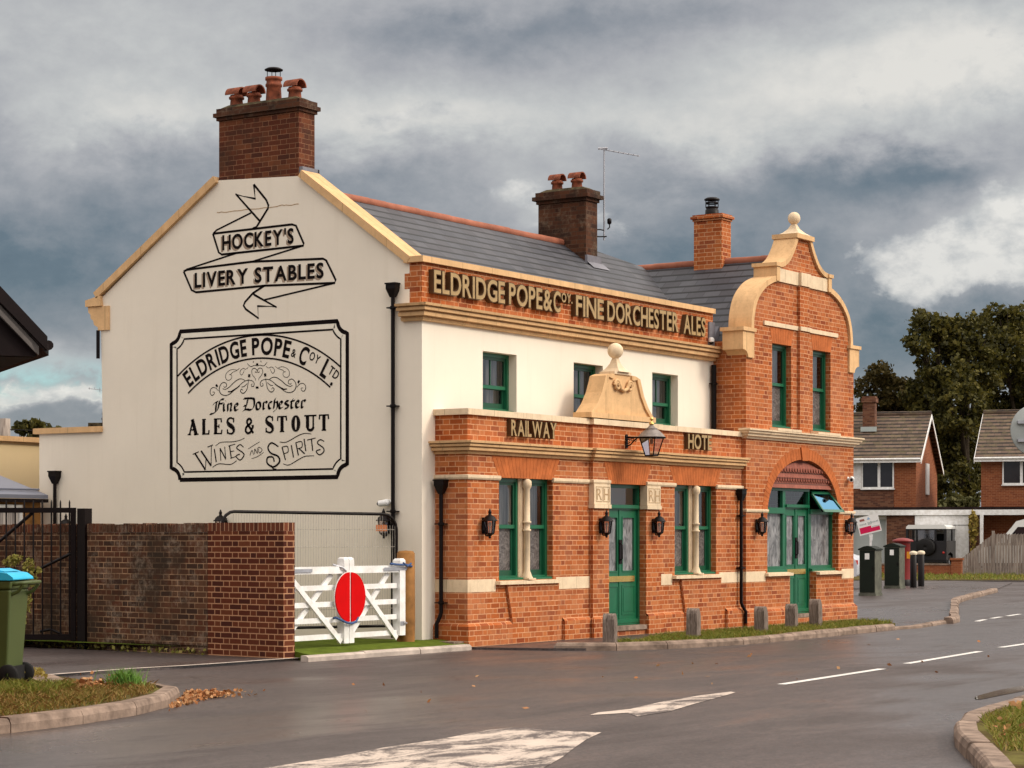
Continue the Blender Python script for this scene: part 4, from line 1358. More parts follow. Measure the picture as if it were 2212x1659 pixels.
# ---- sash windows
def sash(x0, x1, z0, z1, y, parent, rail=.5, lower='window_glass', curtain=True, bars=False, sill=True, lean=.0):
    """double-hung window; y is the plane of its frame"""
    f = MB()
    t = .055
    f.prism('y', y, y + .09, rect(x0, x1, z0, z1), [rect(x0 + t, x1 - t, z0 + t * 1.1, z1 - t)])
    if sill:
        f.prism('x', x0 - .01, x1 + .01, [(y - .09, z0 - .005), (y + .02, z0 - .005), (y + .02, z0 + .05), (y - .09, z0 + .03)])
    w = f.build('window', 'green_paint', parent)
    zm = z0 + (z1 - z0) * rail
    a, b_ = x0 + t - .002, x1 - t + .002
    s = MB()
    st = .055
    s.prism('y', y + .022, y + .055, rect(a, b_, zm - .02, z1 - t + .002), [rect(a + st * .8, b_ - st * .8, zm + .035, z1 - t - st * .8)])
    if bars:
        s.box((a + b_) / 2 - .012, (a + b_) / 2 + .012, y + .03, y + .05, zm + .03, z1 - t - .03)
    s.build('sash', 'dark_green_paint', w)
    s = MB()
    s.prism('y', y + .056, y + .088, rect(a, b_, z0 + t, zm + .02), [rect(a + st, b_ - st, z0 + t + .085, zm - .03)])
    s.build('sash', 'dark_green_paint', w)
    r_ = MB()
    r_.box(a, b_, y + .018, y + .0215, zm - .02, zm + .03)
    r_.build('meeting_rail', 'green_paint', w)
    p = MB()
    p.quad((a, y + .04, zm), (b_, y + .04, zm), (b_, y + .04, z1 - t), (a, y + .04, z1 - t))
    p.build('pane', 'window_glass', w)
    p = MB()
    p.quad((a, y + .072, z0 + t), (b_, y + .072, z0 + t), (b_, y + .072, zm), (a, y + .072, zm))
    p.build('pane', lower, w)
    if curtain:
        c = MB()
        for (c0, c1) in ((a - .02, a + (b_ - a) * .26), (b_ - (b_ - a) * .40, b_ + .02)):
            n_ = 14
            vs = []
            for i in range(n_ + 1):
                xx = c0 + (c1 - c0) * i / n_
                yy = y + .17 + .025 * math.sin(i * 2.3)
                vs += [(xx, yy, z0 + .02), (xx, yy, z1)]
            c.add(vs, [(2 * i, 2 * i + 2, 2 * i + 3, 2 * i + 1) for i in range(n_)], 0, True)
        c.build('curtain', 'net_curtain', w)
    return w


for a, b_ in UW:
    sash(a + .0, b_ - .0, 3.42, 4.30, YW + .14, H, .42, 'window_glass', True, True, True)

# ---- brick bay: walls
LW = [(26.71, 28.18), (31.96, 33.42)]
DX0, DX1, DZ0, DZ1 = 29.73, 30.90, .16, 2.385
CX0, CX1 = 29.245, 31.335                                   # middle part stands forward
PD = .065
bw = MB()
bw.wall('x', 25.904, 0, [(YB, -.1), (YW, -.1), (YW, 2.75), (YB, 2.75)])
bw.wall('y', YB, .16, rect(25.904, CX0, -.1, 2.75), [rect(LW[0][0], LW[0][1], .93, 2.415)])
bw.wall('y', YB, .16, rect(CX1, XS, -.1, 2.75), [rect(LW[1][0], LW[1][1], .93, 2.415)])
bw.wall('y', YB - PD, .20, rect(CX0, CX1, -.1, 2.75), [rect(DX0, DX1, -.05, DZ1)])
bw.quad((CX0, YB - PD, -.1), (CX0, YB, -.1), (CX0, YB, 2.75), (CX0, YB - PD, 2.75))
bw.quad((CX1, YB - PD, -.1), (CX1, YB, -.1), (CX1, YB, 2.75), (CX1, YB - PD, 2.75))
# bay parapet
bw.box(25.904, CX0, YB + .003, YB + .2, 2.9, 3.29)
bw.box(CX1, XS, YB + .003, YB + .2, 2.9, 3.29)
bw.box(CX0, CX1, YB - PD + .003, YB + .2, 2.9, 3.29)
bw.box(25.907, 26.1, YB + .2, YW, 2.9, 3.29)
bay = bw.build('bay_wall', 'orange_brick', H)
# plinth blocks and the raised panels under the windows
pb = MB()


def plinth(x0, x1, y, left=False, right=False, z=.34):
    e = .05
    xl, xr = x0 - (e if left else 0), x1 + (e if right else 0)
    pts_b = [(xl, y - e), (xr, y - e)]
    pb.box(xl, xr, y - e, y - .002, -.1, z - .05)
    pb.add([(xl, y - e, z - .05), (xr, y - e, z - .05), (x1, y - .002, z), (x0, y - .002, z)], [(0, 1, 2, 3)])
    if left:
        pb.add([(xl, y - e, z - .05), (x0, y - .002, z), (xl, y - .002, z - .05)], [(0, 1, 2)])


plinth(25.904, 27.0, YB, True)
pb.box(25.904 - .05, 25.904 - .002, YB - .0015, YW - .002, -.1, .29)
pb.add([(25.854, YB - .0015, .29), (25.902, YB - .0015, .34), (25.902, YW - .002, .34), (25.854, YW - .002, .29)], [(0, 1, 2, 3)])
pb.cut()
plinth(28.45, CX0 - .002, YB)
pb.cut()
plinth(CX0, DX0, YB - PD, True)
pb.cut()
plinth(DX1, CX1, YB - PD, False, True)
pb.cut()
plinth(CX1 + .07, 32.2, YB)
pb.cut()
plinth(33.75, XS - .004, YB)
for (a, b_) in LW:
    pb.cut()
    y0, y1 = YB - .042, YB - .003
    pb.prism('y', y0, y1, [(a + .16, .868), (b_ + .12, .868), (b_ + .05, .35), (b_ + .05, -.1), (a + .30, -.1), (a + .30, .34)])
pb.build_each('plinth', 'orange_brick', H)

st = MB()
# bay cornice + coping
bpath = [(25.904, YW), (25.904, YB), (CX0, YB), (CX0, YB - PD), (CX1, YB - PD), (CX1, YB), (XS - .002, YB)]
bprof = [(-.02, 2.735), (.03, 2.735), (.045, 2.765), (.03, 2.772), (.03, 2.782), (.095, 2.785), (.10, 2.822), (.075, 2.828), (.075, 2.838), (.13, 2.842), (.135, 2.872), (.10, 2.877), (.10, 2.885), (.16, 2.888), (.165, 2.918), (-.02, 2.925)]
st.sweep(bpath, bprof)
st.build('bay_cornice', 'gold_stone', H)
st = MB()
st.sweep(bpath, [(-.24, 3.29), (.045, 3.29), (.045, 3.375), (-.24, 3.39)])
st.build('bay_coping', 'pale_stone', H)
# string course (broken at openings), sill bands
st = MB()
sp = [(-.005, 2.375), (.02, 2.375), (.035, 2.40), (.035, 2.435), (-.005, 2.445)]
st.cut()
st.sweep([(25.904, YW), (25.904, YB), (26.72, YB)], sp)
st.cut()
st.sweep([(28.16, YB), (CX0 - .003, YB)], sp)
st.cut()
st.sweep([(CX0, YB - .003), (CX0, YB - PD), (DX0 + .01, YB - PD)], sp)
st.cut()
st.sweep([(DX1 - .01, YB - PD), (CX1, YB - PD), (CX1, YB - .003)], sp)
st.cut()
st.sweep([(CX1 + .04, YB), (LW[1][0] + .01, YB)], sp)
st.cut()
st.sweep([(LW[1][1] - .01, YB), (XS - .003, YB)], sp)
st.build_each('string_course', 'pale_stone', H)
st = MB()
bp = [(-.004, .772), (.004, .772), (.004, .953), (-.004, .953)]
st.cut()
st.sweep([(25.904, YW - .003), (25.904, YB), (26.62, YB)], bp)
st.cut()
st.sweep([(28.27, YB), (CX0 - .003, YB)], bp)
st.cut()
st.sweep([(CX1 + .17, YB), (LW[1][0] - .09, YB)], bp)
st.cut()
st.sweep([(LW[1][1] + .10, YB), (XS - .003, YB)], bp)
st.build_each('sill_band', 'pale_stone', H)
# rubbed flat arches
for (a, b_, y) in [(LW[0][0], LW[0][1], YB), (DX0, DX1, YB - PD), (LW[1][0], LW[1][1], YB)]:
    fa = MB()
    n_ = 18
    zt = 2.734
    for i in range(n_):
        l0, l1 = a + (b_ - a) * i / n_, a + (b_ - a) * (i + 1) / n_
        k = .20 if b_ - a > 1.3 else .16
        t0, t1 = a - k + (b_ - a + 2 * k) * i / n_, a - k + (b_ - a + 2 * k) * (i + 1) / n_
        fa.prism('y', y - .004, y + .03, [(l0 + .003, 2.4155 if b_ - a > 1.3 else 2.386), (l1 - .003, 2.4155 if b_ - a > 1.3 else 2.386), (t1 - .003, zt), (t0 + .003, zt)])
    fa.build('flat_arch', 'rubbed_brick', H)


def column(x, y, z0, z1, parent):
    c = MB()
    r = .046
    hgt = z1 - z0
    m_ = z0 + hgt * .53
    prof = [(.09, 0), (.09, .03), (.075, .05), (.062, .09), (r, .13), (r, m_ - z0 - .08), (r + .018, m_ - z0 - .07), (r + .018, m_ - z0 - .05), (r, m_ - z0 - .04),
            (r, m_ - z0 + .04), (r + .018, m_ - z0 + .05), (r + .018, m_ - z0 + .07), (r, m_ - z0 + .08), (r * .95, hgt - .15), (r + .02, hgt - .12), (r + .026, hgt - .08), (r + .022, hgt - .03), (.03, hgt)]
    c.lathe(prof, (x, y, z0), 20)
    c.box(x - .095, x + .095, y - .10, y + .08, z0 - .0, z0 + .022)
    return c


for (a, b_) in LW:
    mid = (a + b_) / 2
    yf = YB + .10
    wl = sash(a, mid - .075, .93, 2.415, yf, H, .52, 'etched_glass', True)
    wr = sash(mid + .075, b_, .93, 2.415, yf, H, .52, 'etched_glass', True)
    mu = MB()
    mu.box(mid - .06, mid + .06, YB + .065, YB + .18, .93, 2.415)
    mu.box(mid - .085, mid - .06, YB + .08, YB + .18, .93, 2.415)
    mu.box(mid + .06, mid + .085, YB + .08, YB + .18, .93, 2.415)
    mul = mu.build('mullion', 'pale_stone', H)
    column(mid + .03, YB + .01, .93, 2.41, H).build('column', 'pale_stone', mul)
    sl = MB()
    sl.prism('x', a - .09, b_ + .10, [(YB - .085, .868), (YB + .12, .868), (YB + .12, .932), (YB - .085, .915)])
    sl.build('sill', 'pale_stone', H)

# carved tablets beside the door
for (a, b_) in [(CX0 - .012, DX0 + .015), (DX1 - .015, CX1 + .012)]:
    tb = MB()
    y = YB - PD
    tb.box(a, b_ - .02, y - .03, y + .10, 2.06, 2.372)
    tb.box(a - .012, b_ - .008, y - .042, y + .10, 2.00, 2.058)
    tbl = tb.build('stone_tablet', 'pale_stone', H)
    rl = MB()
    for k, ch in enumerate('RH'):
        w_ = (b_ - a) * .33
        x0 = a + (b_ - a) * (.12 + .43 * k)
        gl = glyph(ch, 0.0)
        rl.prism('y', y - .0305, y - .034, rect(x0 - .012, x0 + w_ + .012, 2.10, 2.335), [rect(x0 - .004, x0 + w_ + .004, 2.11, 2.325)])
        stamp_glyph(rl, ch, 0.0, lambda p, q: (x0 + .01 + p / gl[2] * (w_ - .02), y - .0335, 2.125 + q * .18))
    rl.build('carved_initials', 'crack_brown', tbl)

# ---- pediment with ball finial over the door
pd = MB()
px0, px1 = 29.13, 31.12
pc = (px0 + px1) / 2
y0, y1 = YB - PD - .03, YB + .20
L_ = [(px0, 3.392), (px0, 3.46), (px0 + .06, 3.50), (px0 + .20, 3.62), (px0 + .34, 3.80), (px0 + .42, 3.97), (px0 + .46, 4.06), (px0 + .60, 4.10), (px0 + .72, 4.105)]
poly = L_ + [(2 * pc - a, z) for a, z in L_[::-1]]
pd.prism('y', y0 + .03, y1, poly)
bd = [(px0 - .01, 3.392), (px0 - .01, 3.475), (px1 + .01, 3.475), (px1 + .01, 3.392)]
pd.prism('y', y0 - .02, y1 + .02, bd)
# raised edge following the curve
for sgn in (0, 1):
    e = [(a, z) for a, z in L_[1:]]
    i_ = [(a + .09, z - .012) for a, z in L_[1:-2]] + [(L_[-2][0] + .05, 4.03), (L_[-1][0], 4.03)]
    q = e + i_[::-1]
    if sgn:
        q = [(2 * pc - a, z) for a, z in q]
    pd.prism('y', y0, y0 + .031, q)
pedi = pd.build('pediment', 'gold_stone', H)
sc_ = MB()
for sgn in (-1, 1):
    cx_ = pc + sgn * .20
    ptsc = [(cx_ + .085 * (1 - k / 40) * math.cos(k * .33) * sgn, y0 - .005, 3.93 + .085 * (1 - k / 46) * math.sin(k * .33)) for k in range(30)]
    sc_.tube(ptsc, .024, 6)
sc_.tube([(pc - .14, y0 - .005, 3.95), (pc - .10, y0 - .005, 3.88), (pc, y0 - .005, 3.85), (pc + .10, y0 - .005, 3.88), (pc + .14, y0 - .005, 3.95)], .03, 6)
sc_.build('carved_scroll', 'gold_stone', pedi)
fn_ = MB()
yc = (y0 + y1) / 2
fn_.box(pc - .26, pc + .26, yc - .14, yc + .14, 4.105, 4.145)
vs = [(pc - .22, yc - .12, 4.145), (pc + .22, yc - .12, 4.145), (pc + .22, yc + .12, 4.145), (pc - .22, yc + .12, 4.145)]
fn_.lathe([(.25, 0), (.16, .06), (.09, .14), (.055, .22), (.05, .25)], (pc, yc, 4.145), 4, rot=math.pi / 4, smooth=False)
fn_.ball((pc, yc, 4.485), .125, 12)
fn_.build('ball_finial', 'pale_stone', pedi)

# ---- panelled door with fanlight
def door(x0, x1, z0, z1, y, parent, transom=None, step=True):
    fr = MB()
    t = .055
    hl = [rect(x0 + t, x1 - t, z0 + .005, (transom or z1) - .0)]
    if transom:
        hl = [rect(x0 + t, x1 - t, z0 + .03, transom - .03), rect(x0 + t, x1 - t, transom + .045, z1 - t)]
    fr.prism('y', y, y + .10, rect(x0, x1, z0, z1), hl)
    if transom:
        fr.box(x0 + t, x1 - t, y - .03, y - .001, transom - .01, transom + .04)
    D_ = fr.build('door', 'green_paint', parent)
    if transom:
        p = MB()
        p.quad((x0, y + .05, transom), (x1, y + .05, transom), (x1, y + .05, z1), (x0, y + .05, z1))
        p.build('pane', 'window_glass', D_)
    a, b_ = x0 + t, x1 - t
    top = (transom - .03) if transom else z1 - t
    m_ = (a + b_) / 2
    lf = MB()
    zr = z0 + (top - z0) * .40
    w2 = (b_ - a) / 2
    hl = []
    for k in range(2):
        q0 = a + k * w2
        hl.append(rect(q0 + .09, q0 + w2 - .085, zr + .13, top - .13))
    lf.prism('y', y + .03, y + .075, rect(a, b_, z0 + .03, top), hl)
    lf.box(m_ - .035, m_ + .035, y + .018, y + .029, z0 + .04, top - .01)
    for k in range(2):
        q0 = a + k * w2
        lf.prism('y', y + .022, y + .0295, rect(q0 + .06, q0 + w2 - .055, z0 + .16, zr - .10), [rect(q0 + .085, q0 + w2 - .08, z0 + .185, zr - .125)])
        lf.box(q0 + .11, q0 + w2 - .105, y + .024, y + .0295, z0 + .21, zr - .15)
        lf.prism('y', y + .022, y + .0295, rect(q0 + .07, q0 + w2 - .065, zr + .11, top - .11), [rect(q0 + .09, q0 + w2 - .085, zr + .13, top - .13)])
    lf.box(a + .01, b_ - .01, y - .01, y + .029, z0 + .032, z0 + .09)
    lf.build('door_leaf', 'green_paint', D_)
    p = MB()
    p.quad((a, y + .055, zr + .05), (b_, y + .055, zr + .05), (b_, y + .055, top - .05), (a, y + .055, top - .05))
    p.build('pane', 'etched_door_glass', D_)
    lb = MB()
    lb.box(a + .03, b_ - .09, y + .010, y + .0295, zr - .045, zr + .045)
    lb.box(a + .05, b_ - .11, y + .007, y + .0095, zr - .012, zr + .012)
    lb.build('letter_plate', 'brass', D_)
    hd = MB()
    hd.box(m_ - .045, m_ + .045, y + .005, y + .0175, zr + .24, zr + .62)
    hd.tube([(m_ - .02, y + .005, zr + .30), (m_ - .02, y - .03, zr + .32), (m_ - .02, y - .03, zr + .54), (m_ - .02, y + .005, zr + .56)], .012, 6)
    hd.build('handle', 'black_iron', D_)
    return D_


door(DX0, DX1 - .0, DZ0, DZ1, YB - PD + .12, H, 2.02)
ds = MB()
ds.box(DX0 + .002, DX1 - .002, YB - PD - .02, YB + .3, .085, .155)
ds.build('doorstep', 'kerb_stone', H)
ds = MB()
ds.box(DX0 + .002, DX1 - .002, YB - PD + .01, YB + .3, -.05, .083)
ds.build('step_riser', 'orange_brick', H)

# bay parapet letters
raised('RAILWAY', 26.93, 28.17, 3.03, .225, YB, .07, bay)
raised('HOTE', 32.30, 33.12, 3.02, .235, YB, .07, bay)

# ---- shaped-gable block
XE = 38.87
XM = 36.62
AXC, AA, AB, AZ = 36.70, 1.49, 1.01, 1.95                    # arch centre, half width, rise, springing


def arch_pts(a, b_, z0, n=24):
    return [(AXC - a * math.cos(math.pi * k / n), z0 + b_ * math.sin(math.pi * k / n)) for k in range(n + 1)]


def archx(z, a=AA, b_=AB):
    t = max(0.0, 1 - ((z - AZ) / b_) ** 2) if z > AZ else 1
    return a * math.sqrt(t)


low_c = smoothpath([(34.60, 5.17), (34.625, 5.42), (34.76, 5.70), (35.05, 5.93), (35.38, 6.06), (35.57, 6.095)], 5)
up_c = smoothpath([(35.58, 6.345), (35.80, 6.385), (36.02, 6.50), (36.21, 6.69), (36.33, 6.86), (36.37, 6.95)], 5)
half = [(XS, 5.15)] + low_c + up_c
full = half + [(2 * XM - a, z) for a, z in half[::-1]]
outer = [(XS, -.1)] + full + [(XE, 5.15), (XE, -.1)]
outer[-2] = (XE, 5.15)
open_ = [(AXC - AA, .91)] + arch_pts(AA, AB, AZ) + [(AXC + AA, .91), (37.22, .91), (37.22, .10), (36.12, .10), (36.12, .91)]
GW = [(35.40, 36.17), (37.07, 37.84)]
gb = MB()
gb.wall('y', YG, .14, [p for i, p in enumerate(outer) if i == 0 or p != outer[i - 1]], [open_] + [rect(a, b_, 3.50, 4.99) for a, b_ in GW])
gb.wall('x', XS, 0, rect(YG, 18.75, -.1, 4.97))
gb.wall('x', XE, 0, rect(YG, 24.2, -.1, 4.97))
# central pier and flat bricks between windows
gb.prism('y', YG - .055, YG - .001, [(36.42, 3.43), (36.42, 6.1), (36.82, 6.1), (36.82, 3.43)])
gb.prism('y', YG + .32, YG + .34, [p for i, p in enumerate(full) if i == 0 or p != full[i - 1]])
gblock = gb.build('gable_block_wall', 'orange_brick', H)
pl_ = MB()
e = .055
for (a, b_) in ((XS, 36.12), (37.22, XE)):
    pl_.cut()
    lft, rgt = a == XS, b_ == XE
    xl, xr = a - (e if lft else 0), b_ + (e if rgt else 0)
    pl_.box(xl, xr, YG - e, YG - .002, -.1, .24)
    pl_.add([(xl, YG - e, .24), (xr, YG - e, .24), (b_, YG - .002, .30), (a, YG - .002, .30)], [(0, 1, 2, 3)])
pl_.box(XE + .002, XE + e, YG, 24, -.1, .24)
pl_.build_each('plinth', 'orange_brick', H)

gs = MB()
gs.sweep([(XS, YB - .003), (XS, YG), (XE, YG), (XE, 22)], [(-.02, 3.265), (.03, 3.265), (.04, 3.30), (.085, 3.31), (.09, 3.35), (.125, 3.36), (.13, 3.40), (.16, 3.405), (.16, 3.43), (-.02, 3.445)])
for (a, b_) in GW:
    gs.prism('x', a - .10, b_ + .10, [(YG - .165, 3.4305), (YG + .10, 3.445), (YG + .10, 3.502), (YG - .165, 3.475)])
gs.build('block_cornice', 'pale_stone', H)
gs = MB()
gs.box(35.05, 36.415, YG - .03, YG - .001, 5.285, 5.36)
gs.box(36.40, 36.84, YG - .085, YG - .056, 5.285, 5.36)
gs.box(36.825, 38.12, YG - .03, YG - .001, 5.285, 5.36)
gs.cut()
gs.sweep([(XS, YB - .006), (XS, YG), (35.215, YG)], [(-.005, 1.985), (.02, 1.985), (.03, 2.01), (.03, 2.035), (-.005, 2.045)])
gs.cut()
gs.sweep([(38.19, YG), (XE, YG), (XE, 20)], [(-.005, 1.985), (.02, 1.985), (.03, 2.01), (.03, 2.035), (-.005, 2.045)])
gs.cut()
gs.sweep([(XS, YB - .006), (XS, YG), (35.13, YG)], [(-.004, .772), (.004, .772), (.004, .953), (-.004, .953)])
gs.cut()
gs.sweep([(38.33, YG), (XE, YG), (XE, 20)], [(-.004, .772), (.004, .772), (.004, .953), (-.004, .953)])
gs.build_each('string_course', 'pale_stone', H)
gs = MB()
gs.prism('y', YG - .03, YG - .001, [(35.56, 6.10), (35.57, 6.335), (35.62, 6.34), (36.0, 6.335), (37.24, 6.335), (37.62, 6.34), (37.67, 6.335), (37.68, 6.10)])
gs.prism('y', YG - .085, YG - .031, [(36.42, 6.10), (36.42, 6.335), (36.82, 6.335), (36.82, 6.10)])
gs.build('stone_band', 'pale_stone', H)


def offset(pts, d):
    out = []
    for i, p in enumerate(pts):
        a, b_ = pts[max(0, i - 1)], pts[min(len(pts) - 1, i + 1)]
        dx, dz = b_[0] - a[0], b_[1] - a[1]
        l = math.hypot(dx, dz)
        out.append((p[0] - dz / l * d, p[1] + dx / l * d))
    return out


gc = MB()
for sgn in (0, 1):
    mir = (lambda q: [(2 * XM - a, z) for a, z in q]) if sgn else (lambda q: q)
    lo = [(a, z) for a, z in low_c]
    y0, y1 = YG - .05, YG + .40
    gc.prism('y', y0, y1, mir(lo + offset(lo, .10)[::-1]))
    uo = up_c
    gc.prism('y', y0, y1, mir(uo + offset(uo, .085)[::-1]))
    gc.prism('y', y0 - .01, y1, mir(rect(35.47, 35.60, 6.10, 6.36)))
    gc.prism('y', y0 - .03, y1 + .02, mir(rect(35.43, 35.62, 6.361, 6.425)))
    # kneeler
    k_ = [(34.63, 4.67), (34.63, 5.12), (34.20, 5.12), (34.20, 4.80)] + [(34.20 + .20 * math.sin(R(a)), 4.80 - .13 + .13 * math.cos(R(a))) for a in (20, 40, 60, 80)] + [(34.40, 4.67)]
    gc.prism('y', y0 + .01, YG + .36, mir(k_))
    gc.prism('y', y0 - .02, YG + .39, mir(rect(34.16, 34.66, 5.121, 5.185)))
gc.box(XM - .36, XM + .36, YG - .08, YG + .43, 6.951, 7.035)
gc.build('gable_coping', 'gold_stone', H)
fb = MB()
fb.lathe([(.34, 0), (.22, .05), (.12, .12), (.07, .19), (.05, .22)], (XM, YG + .16, 7.036), 4, rot=math.pi / 4, smooth=False)
fb.ball((XM, YG + .16, 7.355), .115, 12)
fb.build('ball_finial', 'pale_stone', H)

for a, b_ in GW:
    sash(a, b_, 3.50, 4.99, YG + .10, H, .52, 'etched_glass', True)
    fa = MB()
    for i in range(9):
        w0, w1 = a + (b_ - a) * i / 9, a + (b_ - a) * (i + 1) / 9
        t0, t1 = a - .10 + (b_ - a + .2) * i / 9, a - .10 + (b_ - a + .2) * (i + 1) / 9
        fa.prism('y', YG - .004, YG + .03, [(w0 + .003, 4.9905), (w1 - .003, 4.9905), (t1 - .003, 5.283), (t0 + .003, 5.283)])
    fa.build('flat_arch', 'rubbed_brick', H)
# arch ring
ar = MB()
n_ = 44
ip, op = arch_pts(AA, AB, AZ, n_), arch_pts(AA + .20, AB + .205, AZ, n_)
for i in range(n_):
    def lerp(p, q, t):
        return (p[0] + (q[0] - p[0]) * t, p[1] + (q[1] - p[1]) * t)
    f0, f1 = .04, .96
    ar.prism('y', YG - .006, YG + .05, [lerp(ip[i], ip[i + 1], f0), lerp(ip[i], ip[i + 1], f1), lerp(op[i], op[i + 1], f1), lerp(op[i], op[i + 1], f0)])
ar.prism('y', YG - .03, YG - .0065, [(AXC - .11, AZ + AB - .02), (AXC + .11, AZ + AB - .02), (AXC + .17, AZ + AB + .22), (AXC - .17, AZ + AB + .22)])
ar.build('arch', 'rubbed_brick', H)

# ---- arched shopfront: tile-hung head, lights, door
ty = MB()
zs = [2.435, 2.60, 2.77, 2.965]
for i in range(3):
    z0, z1 = zs[i], zs[i + 1] + (.015 if i < 2 else -.006)
    n_ = 40
    rows = []
    for k in range(n_ + 1):
        rows.append((k / n_))
    xa, xb = archx(z0) + .02, archx(min(z1, AZ + AB - .001)) + .01
    yo, yi = YG + .035, YG + .085
    m_ = 26
    vs, fs = [], []
    for k in range(m_ + 1):
        q = k / m_ * 2 - 1
        vs += [(AXC + q * xa, yo, z0), (AXC + q * xb, yi, z1)]
    ty.add(vs, [(2 * k, 2 * k + 2, 2 * k + 3, 2 * k + 1) for k in range(m_)])
    # scalloped lower edge
    if i:
        nn = int(2 * xa / .105)
        for k in range(nn):
            x0 = AXC - xa + 2 * xa * k / nn
            w_ = 2 * xa / nn
            ty.prism('y', yo - .012, yo + .004, [(x0 + .004, z0 + .03), (x0 + w_ - .004, z0 + .03), (x0 + w_ * .72, z0 - .035), (x0 + w_ * .5, z0 - .05), (x0 + w_ * .28, z0 - .035)])
ty.build('hung_tiles', 'red_hung_tile', H)

SY = YG + .125
sf = MB()
TZ = 2.02
for (a, b_) in ((AXC - AA, 36.14), (37.20, AXC + AA)):
    lft = a < 36
    sf.cut()
    sf.prism('y', SY, SY + .08, rect(a, b_, .93, TZ), [rect(a + .06, b_ - .06, 1.03, TZ - .05)])
    arcp = [(AXC + (-1 if lft else 1) * archx(z), z) for z in (TZ + .001, 2.15, 2.3, 2.44)]
    oq = [(b_, TZ + .001)] + [(b_, 2.44)] + arcp[::-1] if lft else [(a, TZ + .001), (a, 2.44)] + arcp[::-1]
    if lft:
        iq = [(b_ - .06, TZ + .06), (b_ - .06, 2.385)] + [(p[0] + .07, z) for p, z in zip(arcp[::-1], (2.385, 2.3, 2.17, TZ + .06))]
        sf.prism('y', SY, SY + .08, oq, [iq])
    sf.prism('x', a - .01, b_ + .01, [(SY - .06, .925), (SY + .02, .925), (SY + .02, .985), (SY - .06, .965)])
    sf.box(a + .0, b_ - .0, SY - .025, SY - .001, TZ - .045, TZ + .045)
shopl, shop = sf.build_each('arched_window', 'green_paint', H)
for (a, b_) in ((AXC - AA + .02, 36.12), (37.22, AXC + AA - .02)):
    p = MB()
    p.quad((a, SY + .05, .98), (b_, SY + .05, .98), (b_, SY + .05, TZ - .02), (a, SY + .05, TZ - .02))
    p.build('pane', 'etched_door_glass', shopl if a < 36 else shop)
p = MB()
p.quad((AXC - AA + .03, SY + .05, TZ), (36.12, SY + .05, TZ), (36.12, SY + .05, 2.43), (AXC - AA + .13, SY + .05, 2.43))
p.build('pane', 'window_glass', shopl)
# right-hand top light, swung outwards from its head
op_ = MB()
zt, zb = 2.40, 2.015
out = .27
def lean(x, z, d=0):
    s = (zt - z) / (zt - zb)
    return (x, SY - .01 - out * s - d, z)
xa, xb0, xb1 = 37.22, AXC + AA - .16, AXC + AA - .03
for (p0, p1, p2, p3) in [((xa, zb), (xb1, zb), (xb1 - .012, zb + .05), (xa, zb + .05)), ((xa, zb), (xa + .05, zb), (xa + .05, zt), (xa, zt)),
                         ((xb1 - .055, zb), (xb1, zb), (xb0, zt), (xb0 - .055, zt)), ((xa, zt - .05), (xb0, zt - .05), (xb0, zt), (xa, zt))]:
    q = [lean(*k) for k in (p0, p1, p2, p3)]
    q2 = [lean(*k, d=-.04) for k in (p0, p1, p2, p3)]
    op_.add(q + q2, [(0, 1, 2, 3), (7, 6, 5, 4), (0, 4, 5, 1), (1, 5, 6, 2), (2, 6, 7, 3), (3, 7, 4, 0)])
opl = op_.build('opening_light', 'green_paint', shop)
p = MB()
p.add([lean(xa + .04, zb + .04, -.02), lean(xb1 - .05, zb + .04, -.02), lean(xb0 - .05, zt - .04, -.02), lean(xa + .04, zt - .04, -.02)], [(0, 1, 2, 3)])
p.build('pane', 'sky_tinted_glass', shop)
door(36.14, 37.20, .16, 2.44, SY + .0, H, 2.10)
ds = MB()
ds.box(36.122, 37.218, YG - .03, YG + .3, .095, .155)
ds.build('doorstep', 'kerb_stone', H)
ds = MB()
ds.box(36.122, 37.218, YG - .02, YG + .3, -.05, .093)
ds.build('step_riser', 'orange_brick', H)
sl = MB()
for a, b_ in ((35.11, 36.118), (37.222, 38.37)):
    sl.cut()
    sl.prism('x', a, b_, [(YG - .075, .862), (YG + .13, .862), (YG + .13, .932), (YG - .075, .91)])
sl.build_each('sill', 'pale_stone', H)

# ---- roofs
rf = MB()
rf.add([(XG + .30, 18.36, 4.92), (XM, 18.36, 4.92), (XM, 20.77, 6.657), (35.1, 21.08, 6.88), (XG + .30, 21.08, 6.88)], [(0, 1, 2, 3, 4)])
rf.add([(XG + .30, 24.3, 4.95), (XM, 24.3, 4.95), (XM, 21.49, 6.63), (35.1, 21.08, 6.88), (XG + .30, 21.08, 6.88)], [(4, 3, 2, 1, 0)])
rf.add([(35.1, 21.08, 6.88), (XM, 20.77, 6.657), (XM, 21.49, 6.63)], [(0, 1, 2)])
roof = rf.build('roof', 'blue_slate', H)
rf = MB()
rf.add([(XM, 17.72, 6.66), (XM, 22.8, 6.66), (34.40, 22.8, 4.96), (34.40, 17.72, 4.96)], [(0, 1, 2, 3)])
rf.add([(XM, 17.72, 6.66), (XM, 22.8, 6.66), (38.95, 22.8, 4.88), (38.95, 17.72, 4.88)], [(3, 2, 1, 0)])
rf.add([(XM, 22.8, 6.66), (38.95, 22.8, 4.88), (34.40, 22.8, 4.96)], [(0, 1, 2)])
roof2 = rf.build('roof', 'blue_slate', H)


